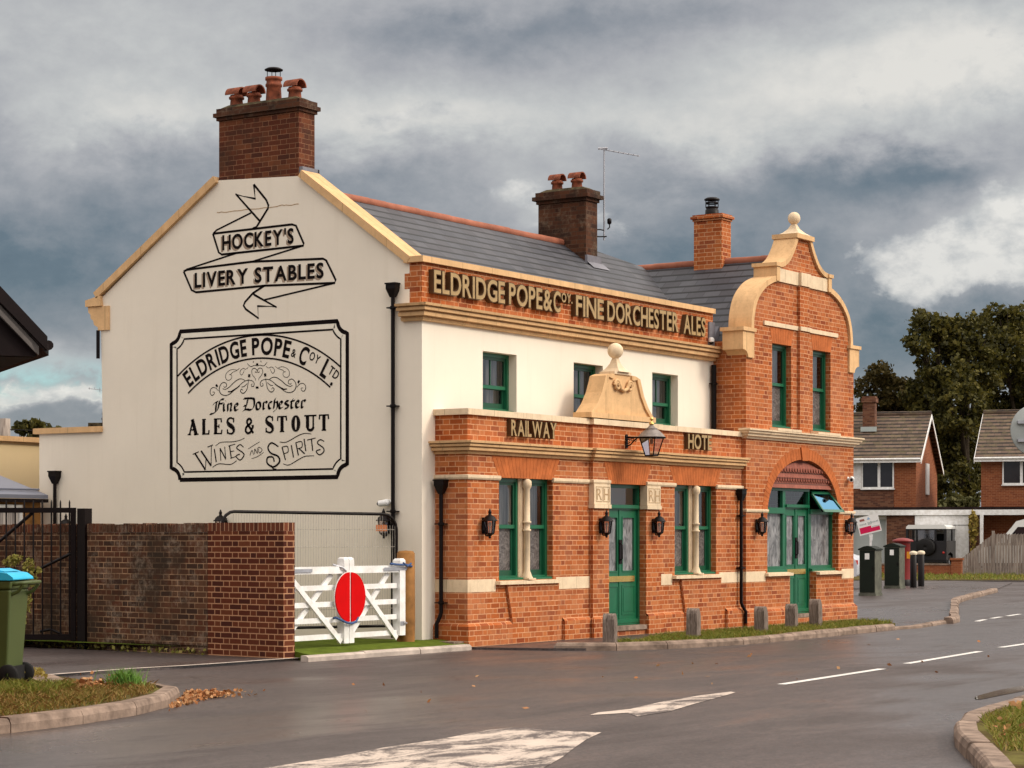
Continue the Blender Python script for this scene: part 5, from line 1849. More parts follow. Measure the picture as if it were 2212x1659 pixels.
def ridge(p, q, parent, r=.078, L=.45):
    p, q = Vector(p), Vector(q)
    n_ = max(1, round((q - p).length / L))
    mb = MB()
    rr = random.Random(7)
    for i in range(n_):
        a, b_ = p.lerp(q, i / n_), p.lerp(q, (i + 1.03) / n_)
        j = Vector((0, 0, rr.uniform(-.006, .006)))
        mb.tube([a + j, b_ + j], [r, r * 1.04], 12)
    return mb.build('ridge_tiles', 'ridge_clay', parent)


ridge((25.95, 21.08, 6.865), (34.12, 21.08, 6.865), roof)
ridge((XM, 17.85, 6.645), (XM, 22.8, 6.645), roof2)
ld = MB()
# lead valley gutter box beside the shaped gable
ld.box(34.18, 34.385, YW - .03, YW + .30, 4.86, 5.30)
ld.prism('y', YW - .02, YW + .12, [(34.20, 4.80), (34.55, 5.25), (34.60, 5.12), (34.386, 4.80)])
ld.build('lead_flashing', 'lead', H)


# ---- chimneys
def hood_pot(c, parent, h=.15, hood=True, ax='y'):
    m = MB()
    m.lathe([(.105, -.06), (.10, 0), (.092, h * .55), (.115, h * .62), (.118, h * .8), (.10, h * .86), (.095, h), (.06, h)], c, 16)
    if hood:
        L2, rr = .125, .125
        n_ = 12
        vs = []
        for s in (-1, 1):
            for r_ in (rr, rr - .02):
                for k in range(n_ + 1):
                    q = math.pi * k / n_
                    a, z = r_ * math.cos(q), r_ * math.sin(q) * .95 + h
                    vs.append((c[0] + a, c[1] + s * L2, c[2] + z) if ax == 'y' else (c[0] + s * L2, c[1] + a, c[2] + z))
        k1 = n_ + 1
        fs = []
        for k in range(n_):
            fs += [(k, k + 1, 2 * k1 + k + 1, 2 * k1 + k), (k1 + k, 3 * k1 + k, 3 * k1 + k + 1, k1 + k + 1), (k, k1 + k, k1 + k + 1, k + 1), (2 * k1 + k, 2 * k1 + k + 1, 3 * k1 + k + 1, 3 * k1 + k)]
        m.add(vs, fs, 0, False)
    return m.build('chimney_pot', 'pot_clay', parent)


def chimney(x0, x1, y0, y1, z0, zb, mat, crown='dark_chimney_brick', steps=((.03, .05), (.065, .06), (.03, .07)), cap=True):
    m = MB()
    m.box(x0, x1, y0, y1, z0, zb)
    c = m.build('chimney', mat, H)
    k = MB()
    z = zb + .001
    for (o, h) in steps:
        k.box(x0 - o, x1 + o, y0 - o, y1 + o, z, z + h - .001)
        z += h
    if cap:
        a = [(x0 + .0, y0 + .0), (x1, y0), (x1, y1), (x0, y1)]
        vs = [(p[0], p[1], z) for p in a] + [(p[0] + (.08 if p[0] == x0 else -.08), p[1] + (.12 if p[1] == y0 else -.12), z + .06) for p in a]
        fl_ = MB()
        fl_.add(vs, [(0, 1, 5, 4), (1, 2, 6, 5), (2, 3, 7, 6), (3, 0, 4, 7), (4, 5, 6, 7)])
        fl_.build('flaunching', 'mossy_cement', c)
    k.build('chimney_crown', crown, c)
    return c, z


c1, zt = chimney(XG + .003, 25.96, 20.35, 21.88, 6.86, 7.82, 'chimney_brick')
for yy in (21.70, 21.36):
    hood_pot((25.78, yy, zt + .07), c1)
hood_pot((25.78, 20.58, zt + .07), c1)
tp = MB()
tp.lathe([(.13, -.06), (.12, .0), (.108, .19), (.125, .205), (.125, .235), (.112, .25), (.108, .29), (.128, .30), (.128, .34), (.06, .34)], (25.78, 20.98, zt + .07), 20)
tp.build('chimney_pot', 'pot_clay', c1)
tp = MB()
for k in range(4):
    q = k * math.pi / 2 + .4
    tp.tube([(25.78 + .10 * math.cos(q), 20.98 + .10 * math.sin(q), zt + .38), (25.78 + .10 * math.cos(q), 20.98 + .10 * math.sin(q), zt + .52)], .006, 5)
tp.lathe([(.135, 0), (.14, .012), (.10, .035), (.03, .045), (.001, .047)], (25.78, 20.98, zt + .515), 20)
tp.build('cowl', 'black_iron', c1)
fl = MB()
fl.box(XG + .01, 25.985, 20.285, 20.349, 6.80, 7.0)
fl.add([(XG + .01, 20.285, 6.80), (26.02, 20.285, 6.80), (26.05, 20.16, 6.70), (XG + .01, 20.16, 6.72)], [(0, 1, 2, 3)])
fl.box(25.961, 26.0, 20.285, 21.9, 6.70, 7.0)
fl.build('lead_flashing', 'lead', c1)

c2, zt = chimney(34.08, 34.48, 20.55, 21.56, 6.35, 7.60, 'dark_chimney_brick', steps=((.03, .06), (.085, .07), (.04, .08)))
hood_pot((34.28, 21.28, zt + .07), c2, .16)
hood_pot((34.28, 20.86, zt + .07), c2, .16)
fl = MB()
fl.box(34.05, 34.54, 20.50, 20.549, 6.36, 6.62)
fl.add([(34.05, 20.50, 6.50), (34.60, 20.50, 6.50), (34.62, 20.36, 6.38), (34.05, 20.36, 6.38)], [(0, 1, 2, 3)])
fl.build('lead_flashing', 'lead', c2)
c3, zt = chimney(36.43, 36.80, 19.04, 19.62, 6.3, 7.42, 'orange_brick', 'orange_brick', ((.02, .04), (.05, .05), (.02, .03)), False)
tp = MB()
tp.lathe([(.13, 0), (.125, .10), (.11, .105), (.11, .13), (.12, .135), (.12, .155), (.10, .16)], (36.60, 19.33, zt), 20)
for k in range(6):
    q = k * math.pi / 3
    tp.tube([(36.60 + .115 * math.cos(q), 19.33 + .115 * math.sin(q), zt + .14), (36.60 + .115 * math.cos(q), 19.33 + .115 * math.sin(q), zt + .29)], .008, 5)
tp.lathe([(.12, .21), (.125, .225), (.12, .24)], (36.60, 19.33, zt), 20)
tp.lathe([(.145, .28), (.145, .30), (.10, .325), (.001, .33)], (36.60, 19.33, zt), 20)
tp.build('cowl', 'black_iron', c3)


# ---- rainwater pipes
def downpipe(x, y, zt_, zb_, nx, ny, shoe=None, hop=True, r=.029, brackets=()):
    m = MB()
    pts = [(x, y, zt_), (x, y, zb_)]
    if shoe:
        pts = [(x, y, zt_), (x, y, zb_ + .36), (x + shoe[0] * .3, y + shoe[1] * .3, zb_ + .30), (x + shoe[0], y + shoe[1], zb_ + .20), (x + shoe[0], y + shoe[1], zb_)]
    m.tube(pts, r, 12)
    for z in brackets:
        m.lathe([(r + .012, 0), (r + .012, .045)], (x, y, z), 12)
        m.box(x - .05 - .03 * abs(ny), x + .05 + .03 * abs(ny), y - .05 - .03 * abs(nx), y + .05 + .03 * abs(nx), z + .012, z + .03)
    p = m.build('downpipe', 'black_iron', H)
    if hop:
        h = MB()
        w_ = .082
        wx, wy = (w_, .065) if abs(ny) else (.065, w_)
        cx, cy_ = x, y
        vs = []
        for (sx, z) in ((1, .20), (1, .12), (.45, 0)):
            for (i, j) in ((-1, -1), (1, -1), (1, 1), (-1, 1)):
                vs.append((cx + i * wx * sx, cy_ + j * wy * sx, zt_ - .02 + z))
        h.add(vs, [(0, 1, 5, 4), (1, 2, 6, 5), (2, 3, 7, 6), (3, 0, 4, 7), (4, 5, 9, 8), (5, 6, 10, 9), (6, 7, 11, 10), (7, 4, 8, 11), (0, 3, 2, 1), (8, 9, 10, 11)])
        h.box(cx - wx - .012, cx + wx + .012, cy_ - wy - .012, cy_ + wy + .012, zt_ + .165, zt_ + .185)
        h.build('hopper', 'black_iron', p)
    return p


downpipe(XG - .055, 18.60, 4.99, .12, -1, 0, brackets=(1.9, 3.4, 4.8))
downpipe(25.904 - .06, 17.985, 2.19, .12, -1, 0, shoe=(-.04, .05), brackets=(.6, 1.72))
downpipe(34.23, YB - .06, 2.2, .06, 0, -1, shoe=(.10, -.04), brackets=(1.0, 1.9))
downpipe(34.27, YW - .07, 4.55, 3.38, 0, -1, hop=False, r=.045, brackets=(4.2,))
downpipe(XG - .055, 25.23, 2.42, .1, -1, 0, brackets=(1.7,))
downpipe(25.55, 24.32, 4.79, 4.35, -1, 0, hop=False)

# ---- low rear wing, its cream parapet wall and a lean-to roof in the yard
wg = MB()
wg.box(18.0, 29.6, 27.0, 27.3, -.1, 3.14)
wing = wg.build('rear_wing_wall', 'yellow_render', H)
wg = MB()
wg.box(17.9, 29.65, 26.93, 27.36, 3.141, 3.225)
wg.build('rear_wing_coping', 'gold_stone', H)

# =================================================================== THINGS ON THE HOTEL
def wall_lantern(label, loc, rz, group):
    """victorian coach lantern; its back is on y = 0 of its own frame and it hangs out towards -y"""
    t = lthing('wall_lantern', label, 'wall lantern', loc, rz, group)
    cx, cy_ = 0, -.115
    m = MB()
    m.prism('y', -.018, -.001, [(-.035, -.13), (-.045, -.02), (-.03, .10), (.03, .10), (.045, -.02), (.035, -.13)])
    m.tube([(0, -.015, -.08), (0, -.05, -.16), (0, -.115, -.165)], .012, 8)
    m.build('bracket', 'black_iron', t)
    m = MB()
    n_ = 6
    m.lathe([(.012, -.20), (.02, -.185), (.016, -.17), (.035, -.15), (.062, -.135), (.066, -.12)], (cx, cy_, 0), n_, smooth=False)
    for k in range(n_):
        q = 2 * math.pi * k / n_
        m.tube([(cx + .062 * math.cos(q), cy_ + .062 * math.sin(q), -.125), (cx + .082 * math.cos(q), cy_ + .082 * math.sin(q), .055)], .007, 5)
    m.build('cage', 'black_iron', t)
    m = MB()
    m.lathe([(.06, -.122), (.077, .053)], (cx, cy_, 0), n_, smooth=False)
    m.build('glass', 'lantern_glass', t)
    m = MB()
    m.lathe([(.012, -.12), (.012, -.03), (.022, -.02), (.024, .02), (.010, .035)], (cx, cy_, 0), 10)
    m.build('bulb', 'cream_cap', t)
    m = MB()
    m.lathe([(.11, .05), (.112, .06), (.092, .075), (.075, .105), (.045, .13), (.025, .135), (.02, .16), (.028, .175), (.018, .195), (.006, .225), (.001, .23)], (cx, cy_, 0), 12)
    m.build('cap', 'black_iron', t)
    return t


GL = 'coach lanterns on the hotel walls'
L0 = wall_lantern('black wall lantern on the brick bay left of the first paired window', (26.30, YB, 1.735), 0, GL)
for lab, x, y, z in [('black wall lantern on the pier just left of the panelled green hotel door', 29.46, YB - PD, 1.745),
                     ('black wall lantern on the brick pier just right of the panelled green hotel door', 31.12, YB - PD, 1.75),
                     ('black wall lantern left of the arched window, beside the downpipe', 34.78, YG, 1.765),
                     ('black wall lantern at the far right corner of the brick front', 38.53, YG, 1.775)]:
    dup(L0, (x, y, z), 0, lab)
for lab, y, z in [('black wall lantern above the white gates, with an orange label on its glass', 18.72, 1.735),
                  ('black lantern on the cream gable wall, just showing over the brick wall', 21.75, 1.74),
                  ('black lantern on the cream wall behind the iron gate', 24.93, 1.70)]:
    dup(L0, (XG, y, z), -math.pi / 2, lab)
lb = MB()
lb.prism('x', XG - .205, XG - .200, rect(18.60, 18.79, 1.64, 1.73))
tag(lb.build('paper_label', 'orange_label'), 'small orange paper label hung on the lantern above the white gates', 'label')

# large gas-style lamp on a scrolled bracket
t = lthing('street_lamp', 'large four sided copper lantern on a black scrolled bracket over the hotel door', 'bracket lamp', (30.26, YB - PD, 2.985))
t.scale = (.82, .82, .82)
m = MB()
m.prism('y', -.02, -.001, [(-.04, -.02), (-.03, -.04), (.03, -.04), (.04, -.02), (.04, .20), (.025, .23), (-.025, .23), (-.04, .20)])
m.tube([(0, -.01, .17), (0, -.30, .165), (0, -.42, .16)], .017, 8)
m.tube([(0, -.015, .0), (0, -.10, .03), (0, -.17, .10), (0, -.24, .15)], .014, 8)
m.tube([(0, -.05 - .035 * math.cos(k * .5), .095 + .04 * math.sin(k * .5)) for k in range(13)], .009, 6)
m.tube([(0, -.14 - .03 * math.cos(k * .5), .125 + .025 * math.sin(k * .5)) for k in range(13)], .008, 6)
m.tube([(0, -.21 - .02 * math.cos(k * .5), .11 + .02 * math.sin(k * .5)) for k in range(13)], .007, 6)
m.build('bracket', 'black_iron', t)
m = MB()
LC = (0, -.56)
r0, r1, zb, zt = .125, .235, -.19, .145
for k in range(4):
    q = math.pi / 4 + k * math.pi / 2
    m.tube([(LC[0] + r0 * math.cos(q), LC[1] + r0 * math.sin(q), zb), (LC[0] + r1 * math.cos(q), LC[1] + r1 * math.sin(q), zt)], .011, 6)
m.lathe([(r0 - .03, zb - .012), (r0 + .01, zb - .01), (r0 + .012, zb + .012), (r0 - .03, zb + .012)], (LC[0], LC[1], 0), 4, smooth=False, rot=math.pi / 4)
m.lathe([(r1 - .02, zt - .01), (r1 + .045, zt - .01), (r1 + .05, zt + .02), (r1, zt + .025)], (LC[0], LC[1], 0), 4, smooth=False, rot=math.pi / 4)
m.build('frame', 'black_iron', t)
m = MB()
m.lathe([(r0 - .006, zb), (r1 - .006, zt)], (LC[0], LC[1], 0), 4, smooth=False, rot=math.pi / 4)
m.build('glass', 'lantern_glass', t)
m = MB()
m.lathe([(.03, zt - .01), (.035, zt - .06), (.028, zt - .11), (.01, zt - .12)], (LC[0], LC[1], 0), 10)
m.build('burner', 'aged_copper', t)
m = MB()
m.lathe([(r1 + .035, zt + .0205), (r1 + .0, zt + .06), (.17, zt + .125), (.11, zt + .165), (.115, zt + .17), (.115, zt + .185), (.075, zt + .20), (.05, zt + .235), (.03, zt + .25)], (LC[0], LC[1], 0), 20)
m.build('roof', 'aged_copper', t)
m = MB()
m.lathe([(.025, 0), (.05, .015), (.055, .03), (.03, .05), (.014, .07), (.014, .085), (.03, .095), (.038, .115), (.03, .14), (.008, .155), (.001, .157)], (LC[0], LC[1], zt + .248), 16)
m.build('finial', 'brass', t)


def security_camera(label, loc, rz, aim):
    t = lthing('security_camera', label, 'security camera', loc, rz, 'white security cameras on the hotel')
    m = MB()
    m.lathe([(.055, 0), (.05, .015), (.02, .02)], (0, 0, 0), 14)
    m.v = [(p[0], -p[2], p[1]) for p in m.v]
    m.tube([(0, -.01, 0), (0, -.08, -.01)], .018, 8)
    m.build('mount', 'white_plastic', t)
    m = MB()
    m.ball((0, -.12, -.02), .085, 10)
    m.tube([(-.02 * aim, -.12, -.02), (.17 * aim, -.19, -.045)], [.078, .072], 14)
    m.build('housing', 'white_plastic', t)
    m = MB()
    m.lathe([(.05, 0), (.001, .004)], (0, 0, 0), 12)
    m.v = [(p[0] + .176 * aim, p[1] - .192, p[2] - .045) for p in m.v]
    m.ball((.172 * aim, -.192, -.046), .045, 8)
    m.build('lens', 'black_iron', t)
    return t


s0 = security_camera('white bullet security camera on the cream gable beside the black downpipe', (XG, 18.70, 2.06), -math.pi / 2, -1)
s0.scale = (.62, .62, .62)
dup(s0, (38.62, YG, 2.66), 0, 'white bullet security camera at the right end of the brick front above the lantern')
t = lthing('security_camera', 'tiny white dome camera at the right end of the brick parapet', 'security camera', (34.20, YW, 4.965), 0)
m = MB()
m.lathe([(.05, -.02), (.055, .03), (.03, .06), (.001, .065)], (0, -.06, 0), 14)
m.build('housing', 'white_plastic', t)
m = MB()
m.ball((0, -.06, -.02), .04, 8)
m.build('dome', 'black_iron', t)

# television aerial strapped to the dark chimney
t = thing('television_aerial', 'thin pole aerial with a long boom strapped to the dark brick chimney', 'aerial', (34.60, 20.52, 6.95))
m = MB()
m.tube([(34.64, 20.50, 6.94), (34.64, 20.50, 8.62)], .016, 8)
m.build('mast', 'grey_steel', t)
m = MB()
m.tube([(34.59, 20.56, 8.60), (34.98, 19.98, 8.475)], .010, 6)
for k in range(9):
    f = k / 8
    c = Vector((34.59, 20.56, 8.60)).lerp(Vector((34.98, 19.98, 8.475)), f)
    m.tube([c + Vector((0, 0, -.012)), c + Vector((.0, 0, .012))], .02, 4)
    m.tube([c + Vector((-.055, -.035, .0)), c + Vector((.055, .035, .0))], .004, 4)
m.tube([(34.60, 20.60, 8.61), (34.66, 20.44, 8.61)], .022, 5)
m.build('boom', 'grey_steel', t)
m = MB()
m.tube([(34.47, 20.62, 7.12), (34.56, 20.54, 7.13), (34.64, 20.50, 7.12)], .012, 6)
m.tube([(34.47, 20.62, 7.0), (34.56, 20.54, 7.0), (34.66, 20.46, 7.01)], .012, 6)
m.build('bracket', 'black_iron', t)
m = MB()
m.tube([(34.66, 20.44, 7.14), (34.70, 20.42, 7.18), (34.69, 20.42, 7.28)], .012, 6)
m.lathe([(.02, 0), (.04, .02), (.042, .09), (.02, .11)], (34.69, 20.42, 7.23), 10)
m.build('amplifier', 'black_iron', t)

# =================================================================== BOUNDARY WALL, GATES
# wall line from its end pier at (22.18, 17.89) back past the yard gate
W0, W1 = Vector((22.18, 17.89, 0)), Vector((22.62, 21.68, 0))
wd = (W1 - W0).normalized()
rzw = math.atan2(wd.y, wd.x)
bwl = lthing('brick_wall', 'old stained brick boundary wall with a newer dark red end pier', 'wall', tuple(W0), rzw)
# local frame: x along the wall (away), y to its left = towards the street side
m = MB()
JN = 1.42
m.box(0, JN, -.20, 0, -.1, 1.635)
m.build('new_section', 'red_wall_brick', bwl)
m = MB()
m.box(0, JN, -.20, 0, 1.636, 1.745)
m.build('coping', 'soldier_brick', bwl)
m = MB()
m.box(JN + .002, 12.0, -.195, -.006, -.1, 1.62)
m.box(JN + .002, JN + 1.55, -.19, .012, .12, .17)
m.box(JN + .002, JN + 2.0, -.19, .03, -.1, .06)
m.build('old_section', 'old_wall_brick', bwl)
m = MB()
rr = random.Random(5)
s = JN + .004
while s < 9:
    l = .075
    dz = rr.uniform(-.012, .012)
    m.box(s + .004, s + l, -.20, -.002 + rr.uniform(-.008, .008), 1.621, 1.735 + dz)
    s += l + .006
m.build('coping', 'old_soldier_brick', bwl)

# iron yard gate standing in front of the old wall
t = lthing('iron_gate', 'black spiked iron yard gate in front of the old brick wall', 'gate', (22.60, 21.93, 0), math.atan2(.90, -.61))
# local x runs along the gate away from its post
m = MB()
GL_ = 3.3
m.box(.0, GL_, -.03, .03, 1.895, 1.965)
m.box(.0, GL_, -.03, .03, .12, .20)
m.box(0.0, .07, -.035, .035, .10, 1.965)
m.box(GL_ - .07, GL_, -.035, .035, .10, 1.965)
m.build('frame', 'black_iron', t)
for k in range(26):
    x = .09 + k * .1255
    if x > GL_ - .1:
        break
    b_ = MB()
    b_.tube([(x, 0, .2), (x, 0, 2.04), (x, 0, 2.075)], [.012, .012, .002], 6)
    b_.build('bar', 'black_iron', t)
m = MB()
m.tube([(.06, .0, 1.33), (1.35, .0, .70), (1.36, 0, .70)], .022, 4)
m.tube([(.60, -.012, 1.90), (1.35, -.012, 1.25), (1.95, -.012, .75)], .024, 4)
m.tube([(.2, -.01, .2), (.35, -.01, .27), (.5, -.01, .24)], .02, 4)
m.build('brace', 'black_iron', t)
m = MB()
m.box(22.59, 22.73, 21.75, 21.90, -.1, 1.955)
m.box(22.63, 22.67, 21.885, 21.93, 1.55, 1.62)
m.box(22.63, 22.67, 21.885, 21.93, .35, .42)
tag(m.build('gate_post', 'black_iron'), 'thick square black steel post at the hanging end of the iron gate', 'gate post')

# crossing gates
GY = 18.05


def bar(m, p, q, w, y0, y1):
    d = Vector((q[0] - p[0], q[1] - p[1])).normalized()
    n_ = (-d.y * w / 2, d.x * w / 2)
    m.prism('y', y0, y1, [(p[0] - n_[0], p[1] - n_[1]), (q[0] - n_[0], q[1] - n_[1]), (q[0] + n_[0], q[1] + n_[1]), (p[0] + n_[0], p[1] + n_[1])])


def crossing_gate(label, x0, x1, hinge_right, sgn):
    t = thing('crossing_gate', label, 'gate', ((x0 + x1) / 2, GY, .12), 0, 'white wooden crossing gates')
    zb = .135
    h0, h1 = (x1 - .13, x1) if hinge_right else (x0, x0 + .13)
    m0, m1 = (x0, x0 + .105) if hinge_right else (x1 - .105, x1)
    m = MB()
    m.box(h0, h1, GY - .06, GY + .06, zb + .06, 1.20)
    m.lathe([(.09, 0), (.09, .03), (.06, .06)], ((h0 + h1) / 2, GY, 1.201), 4, smooth=False, rot=math.pi / 4)
    m.build('hanging_post', 'white_paint', t)
    m = MB()
    m.box(m0, m1, GY - .06, GY + .06, zb, 1.25)
    m.lathe([(.072, 0), (.072, .02), (.045, .035)], ((m0 + m1) / 2, GY, 1.251), 4, smooth=False, rot=math.pi / 4)
    m.build('meeting_post', 'white_paint', t)
    a, b_ = (m1, h0) if hinge_right else (h1, m0)
    m = MB()
    m.box(a + .002, b_ - .002, GY - .045, GY + .045, 1.07, 1.165)
    m.build('top_rail', 'white_paint', t)
    for z in (.885, .665, .455, .235):
        m = MB()
        m.box(a + .002, b_ - .002, GY - .018, GY + .018, z - .034, z + .034)
        m.build('rail', 'white_paint', t)
    m = MB()
    bar(m, (a + .02, 1.05), (b_ - .04, .16), .075, GY - .045, GY - .0185)
    m.build('brace', 'white_paint', t)
    m = MB()
    bar(m, (b_ - .16, 1.06), (a + .0, .22), .075, GY + .0185, GY + .045)
    m.build('brace', 'white_paint', t)
    # half of the red target
    dc = (23.70, .755)
    rr_ = .33
    q = [(dc[0] + sgn * .018, dc[1] - rr_)] + [(dc[0] + sgn * (.018 + (rr_ - .018) * math.cos(R(k))), dc[1] + rr_ * math.sin(R(k))) for k in range(-85, 90, 7)] + [(dc[0] + sgn * .018, dc[1] + rr_)]
    m = MB()
    m.prism('y', GY - .085, GY - .070, q)
    m.build('red_target', 'red_paint', t)
    m = MB()
    q2 = [(dc[0] + sgn * .0005, dc[1] - rr_ - .012)] + [(dc[0] + sgn * (.0005 + (rr_ + .012) * math.cos(R(k))), dc[1] + (rr_ + .012) * math.sin(R(k))) for k in range(-85, 90, 7)] + [(dc[0] + sgn * .0005, dc[1] + rr_ + .012)]
    m.prism('y', GY - .0695, GY - .061, q2)
    m.build('target_backing', 'white_paint', t)
    # strap hinge
    m = MB()
    if hinge_right:
        m.box(x1 - .50, x1 + .02, GY - .062, GY - .0605, 1.095, 1.14)
        m.tube([(x1, GY - .05, 1.118), (x1 + .10, GY - .03, 1.118)], .018, 8)
        m.build('hinge', 'grey_steel', t)
        m = MB()
        m.tube([(x1 - .05, GY - .065, .36), (x1 + .10, GY - .03, .36)], .018, 8)
        m.box(x1 - .12, x1 - .02, GY - .064, GY - .0605, .33, .39)
    else:
        m.box(x0 + .02, x0 + .60, GY - .062, GY - .0605, 1.095, 1.14)
    m.build('hinge', 'grey_steel', t)
    return t


crossing_gate('right white crossing gate with half a red disc, hung on the brown post', 23.705, 24.985, True, 1)
crossing_gate('left white crossing gate with half a red disc, partly behind the brick pier', 22.30, 23.695, False, -1)
m = MB()
m.tube([(23.44, GY + .02, 1.19), (23.54, GY - .07, 1.15), (23.62, GY - .07, 1.10)], .014, 6)
tag(m.build('gate_latch', 'grey_steel'), 'grey steel throw-over latch on top of the white gates', 'latch')
m = MB()
m.tube([(23.36, GY - .09, .49), (23.48, GY - .10, .45), (23.60, GY - .10, .41), (23.70, GY - .10, .40), (23.80, GY - .10, .42), (23.86, GY - .09, .47), (23.78, GY + .10, .45), (23.5, GY + .10, .46), (23.36, GY - .09, .49)], .016, 7)
tag(m.build('rope', 'blue_rope'), 'dark blue rope looped under the red disc of the white gates', 'rope')
m = MB()
m.tube([(24.62, GY - .07, 1.19), (24.8, GY - .08, 1.175), (24.95, GY - .10, 1.17), (25.08, GY - .10, 1.15), (25.06, GY + .1, 1.16), (24.85, GY + .09, 1.18)], .016, 7)
m.tube([(24.88, GY - .1, 1.20), (24.96, GY - .11, 1.15), (25.05, GY - .11, 1.19)], .014, 7)
tag(m.build('rope', 'blue_rope'), 'dark blue rope tying the white gate to the brown post', 'rope')
m = MB()
m.lathe([(.125, 0), (.13, .3), (.125, 1.24), (.10, 1.27), (.001, 1.28)], (25.12, GY + .03, .09), 14)
tag(m.build('wooden_post', 'brown_timber'), 'round brown timber gate post beside the cream wall corner', 'post')

# temporary mesh fence behind the gates
FA, FB = Vector((22.80, 19.44, 0)), Vector((25.42, 18.46, 0))
FL = (FB - FA).length
t = lthing('mesh_fence', 'temporary wire mesh fence panel with a rounded black tube behind the white gates', 'fence panel', tuple(FA + Vector((0, 0, .1))), math.atan2(FB.y - FA.y, FB.x - FA.x))
m = MB()
fp = [(0, 0, .02), (0, 0, 1.62)] + [(.18 * (1 - math.cos(R(a))), 0, 1.62 + .18 * math.sin(R(a))) for a in (20, 45, 70, 90)] + \
     [(FL - .22, 0, 1.78)] + [(FL - .22 + .22 * math.sin(R(a)), 0, 1.78 - .22 * (1 - math.cos(R(a)))) for a in (20, 45, 70, 90)] + [(FL, 0, .02)]
m.tube(fp, .022, 8)
m.tube([(0, 0, .22), (FL, 0, .20)], .02, 8)
m.build('frame', 'black_iron', t)
m = MB()
x = .04
while x < FL:
    m.tube([(x, -.004, .22), (x, -.004, 1.77 if .15 < x < FL - .2 else 1.62)], .0028, 4, caps=False)
    x += .042
for z in (.45, .75, 1.05, 1.32, 1.56):
    m.tube([(0, .004, z), (FL, .004, z)], .0035, 4, caps=False)
m.build('wire_mesh', 'galvanised_mesh', t)

# =================================================================== STREET FURNITURE
# half-round timber bollards along the verge
def bollard(label, loc, rz, h, lean):
    t = lthing('timber_bollard', label, 'bollard', loc, rz, 'weathered timber bollards along the verge')
    m = MB()
    w_, d_ = .095, .085
    prof = [(-w_, -.15), (w_, -.15), (w_ * 1.02, h * .66), (w_ * .78, h * .84), (w_ * .25, h * .98), (-w_ * .35, h * 1.02), (-w_ * .80, h * .95), (-w_ * 1.0, h * .82)]
    m.prism('y', -d_, d_, [(a + lean * z, z) for a, z in prof])
    o = m.build('post', 'bollard_timber', t)
    md = o.modifiers.new('bevel', 'BEVEL')
    md.width = .02
    md.segments = 2
    return t


for lab, x, y, h, rz, ln in [('pale split timber bollard on the verge in front of the panelled hotel door', 26.86, 15.80, .44, .3, .0),
                             ('dark weathered bollard on the verge before the second paired window', 28.95, 15.60, .46, .2, .03),
                             ('weathered bollard on the verge by the downpipe, leftmost of the group of three', 31.42, 15.72, .42, .15, -.03),
                             ('dark weathered bollard on the verge, middle one of the group of three', 32.88, 15.90, .42, .2, .02),
                             ('dark leaning bollard on the verge before the arched window door', 34.02, 16.00, .47, .1, -.04)]:
    bollard(lab, (x, y, .04), rz, h, ln)

# wheelie bin on the island
t = lthing('wheelie_bin', 'green wheeled bin with a bright blue lid on the grass corner', 'wheelie bin', (15.88, 16.54, .085), R(-57 - 6))
m = MB()
def frus(m, w0, d0, w1, d1, z0, z1, cx=0, cy_=0, dx=0, dy=0, mi=0):
    vs = [(cx + i * w0, cy_ + j * d0, z0) for i, j in ((-1, -1), (1, -1), (1, 1), (-1, 1))] + [(cx + dx + i * w1, cy_ + dy + j * d1, z1) for i, j in ((-1, -1), (1, -1), (1, 1), (-1, 1))]
    m.add(vs, [(0, 3, 2, 1), (4, 5, 6, 7), (0, 1, 5, 4), (1, 2, 6, 5), (2, 3, 7, 6), (3, 0, 4, 7)], mi)
frus(m, .215, .23, .268, .29, .05, .95)
frus(m, .274, .298, .283, .305, .951, 1.04)
o = m.build('body', 'bin_green', t)
md = o.modifiers.new('bevel', 'BEVEL'); md.width = .022; md.segments = 3
m = MB()
vs = []
n_ = 10
prof = [(-.31, 1.045), (-.31, 1.075), (-.26, 1.105), (-.1, 1.135), (.08, 1.14), (.24, 1.115), (.30, 1.075), (.31, 1.045)]
m.prism('y', -.315, .315, prof)
m.prism('y', -.24, .24, [(-.22, 1.12), (-.1, 1.155), (.08, 1.16), (.2, 1.13)])
o = m.build('lid', 'bin_blue', t)
md = o.modifiers.new('bevel', 'BEVEL'); md.width = .018; md.segments = 3
m = MB()
m.tube([(.26, -.24, 1.0), (.37, -.25, 1.015), (.40, -.23, 1.02), (.41, 0, 1.02), (.40, .23, 1.02), (.37, .25, 1.015), (.26, .24, 1.0)], .02, 8)
m.tube([(.26, -.235, .90), (.33, -.24, .93), (.385, -.24, 1.0)], .018, 8)
m.tube([(.26, .235, .90), (.33, .24, .93), (.385, .24, 1.0)], .018, 8)
m.build('handle', 'bin_green', t)
for s in (-1, 1):
    m = MB()
    m.lathe([(.02, -.025), (.095, -.025), (.105, -.012), (.105, .012), (.095, .025), (.02, .025)], (0, 0, 0), 20)
    m.v = [(p[0] + .23, s * .25 + p[2], p[1] + .10) for p in m.v]
    m.build('wheel', 'black_rubber', t)
m = MB()
m.box(.16, .25, -.21, .21, .04, .18)
m.build('axle_housing', 'black_rubber', t)

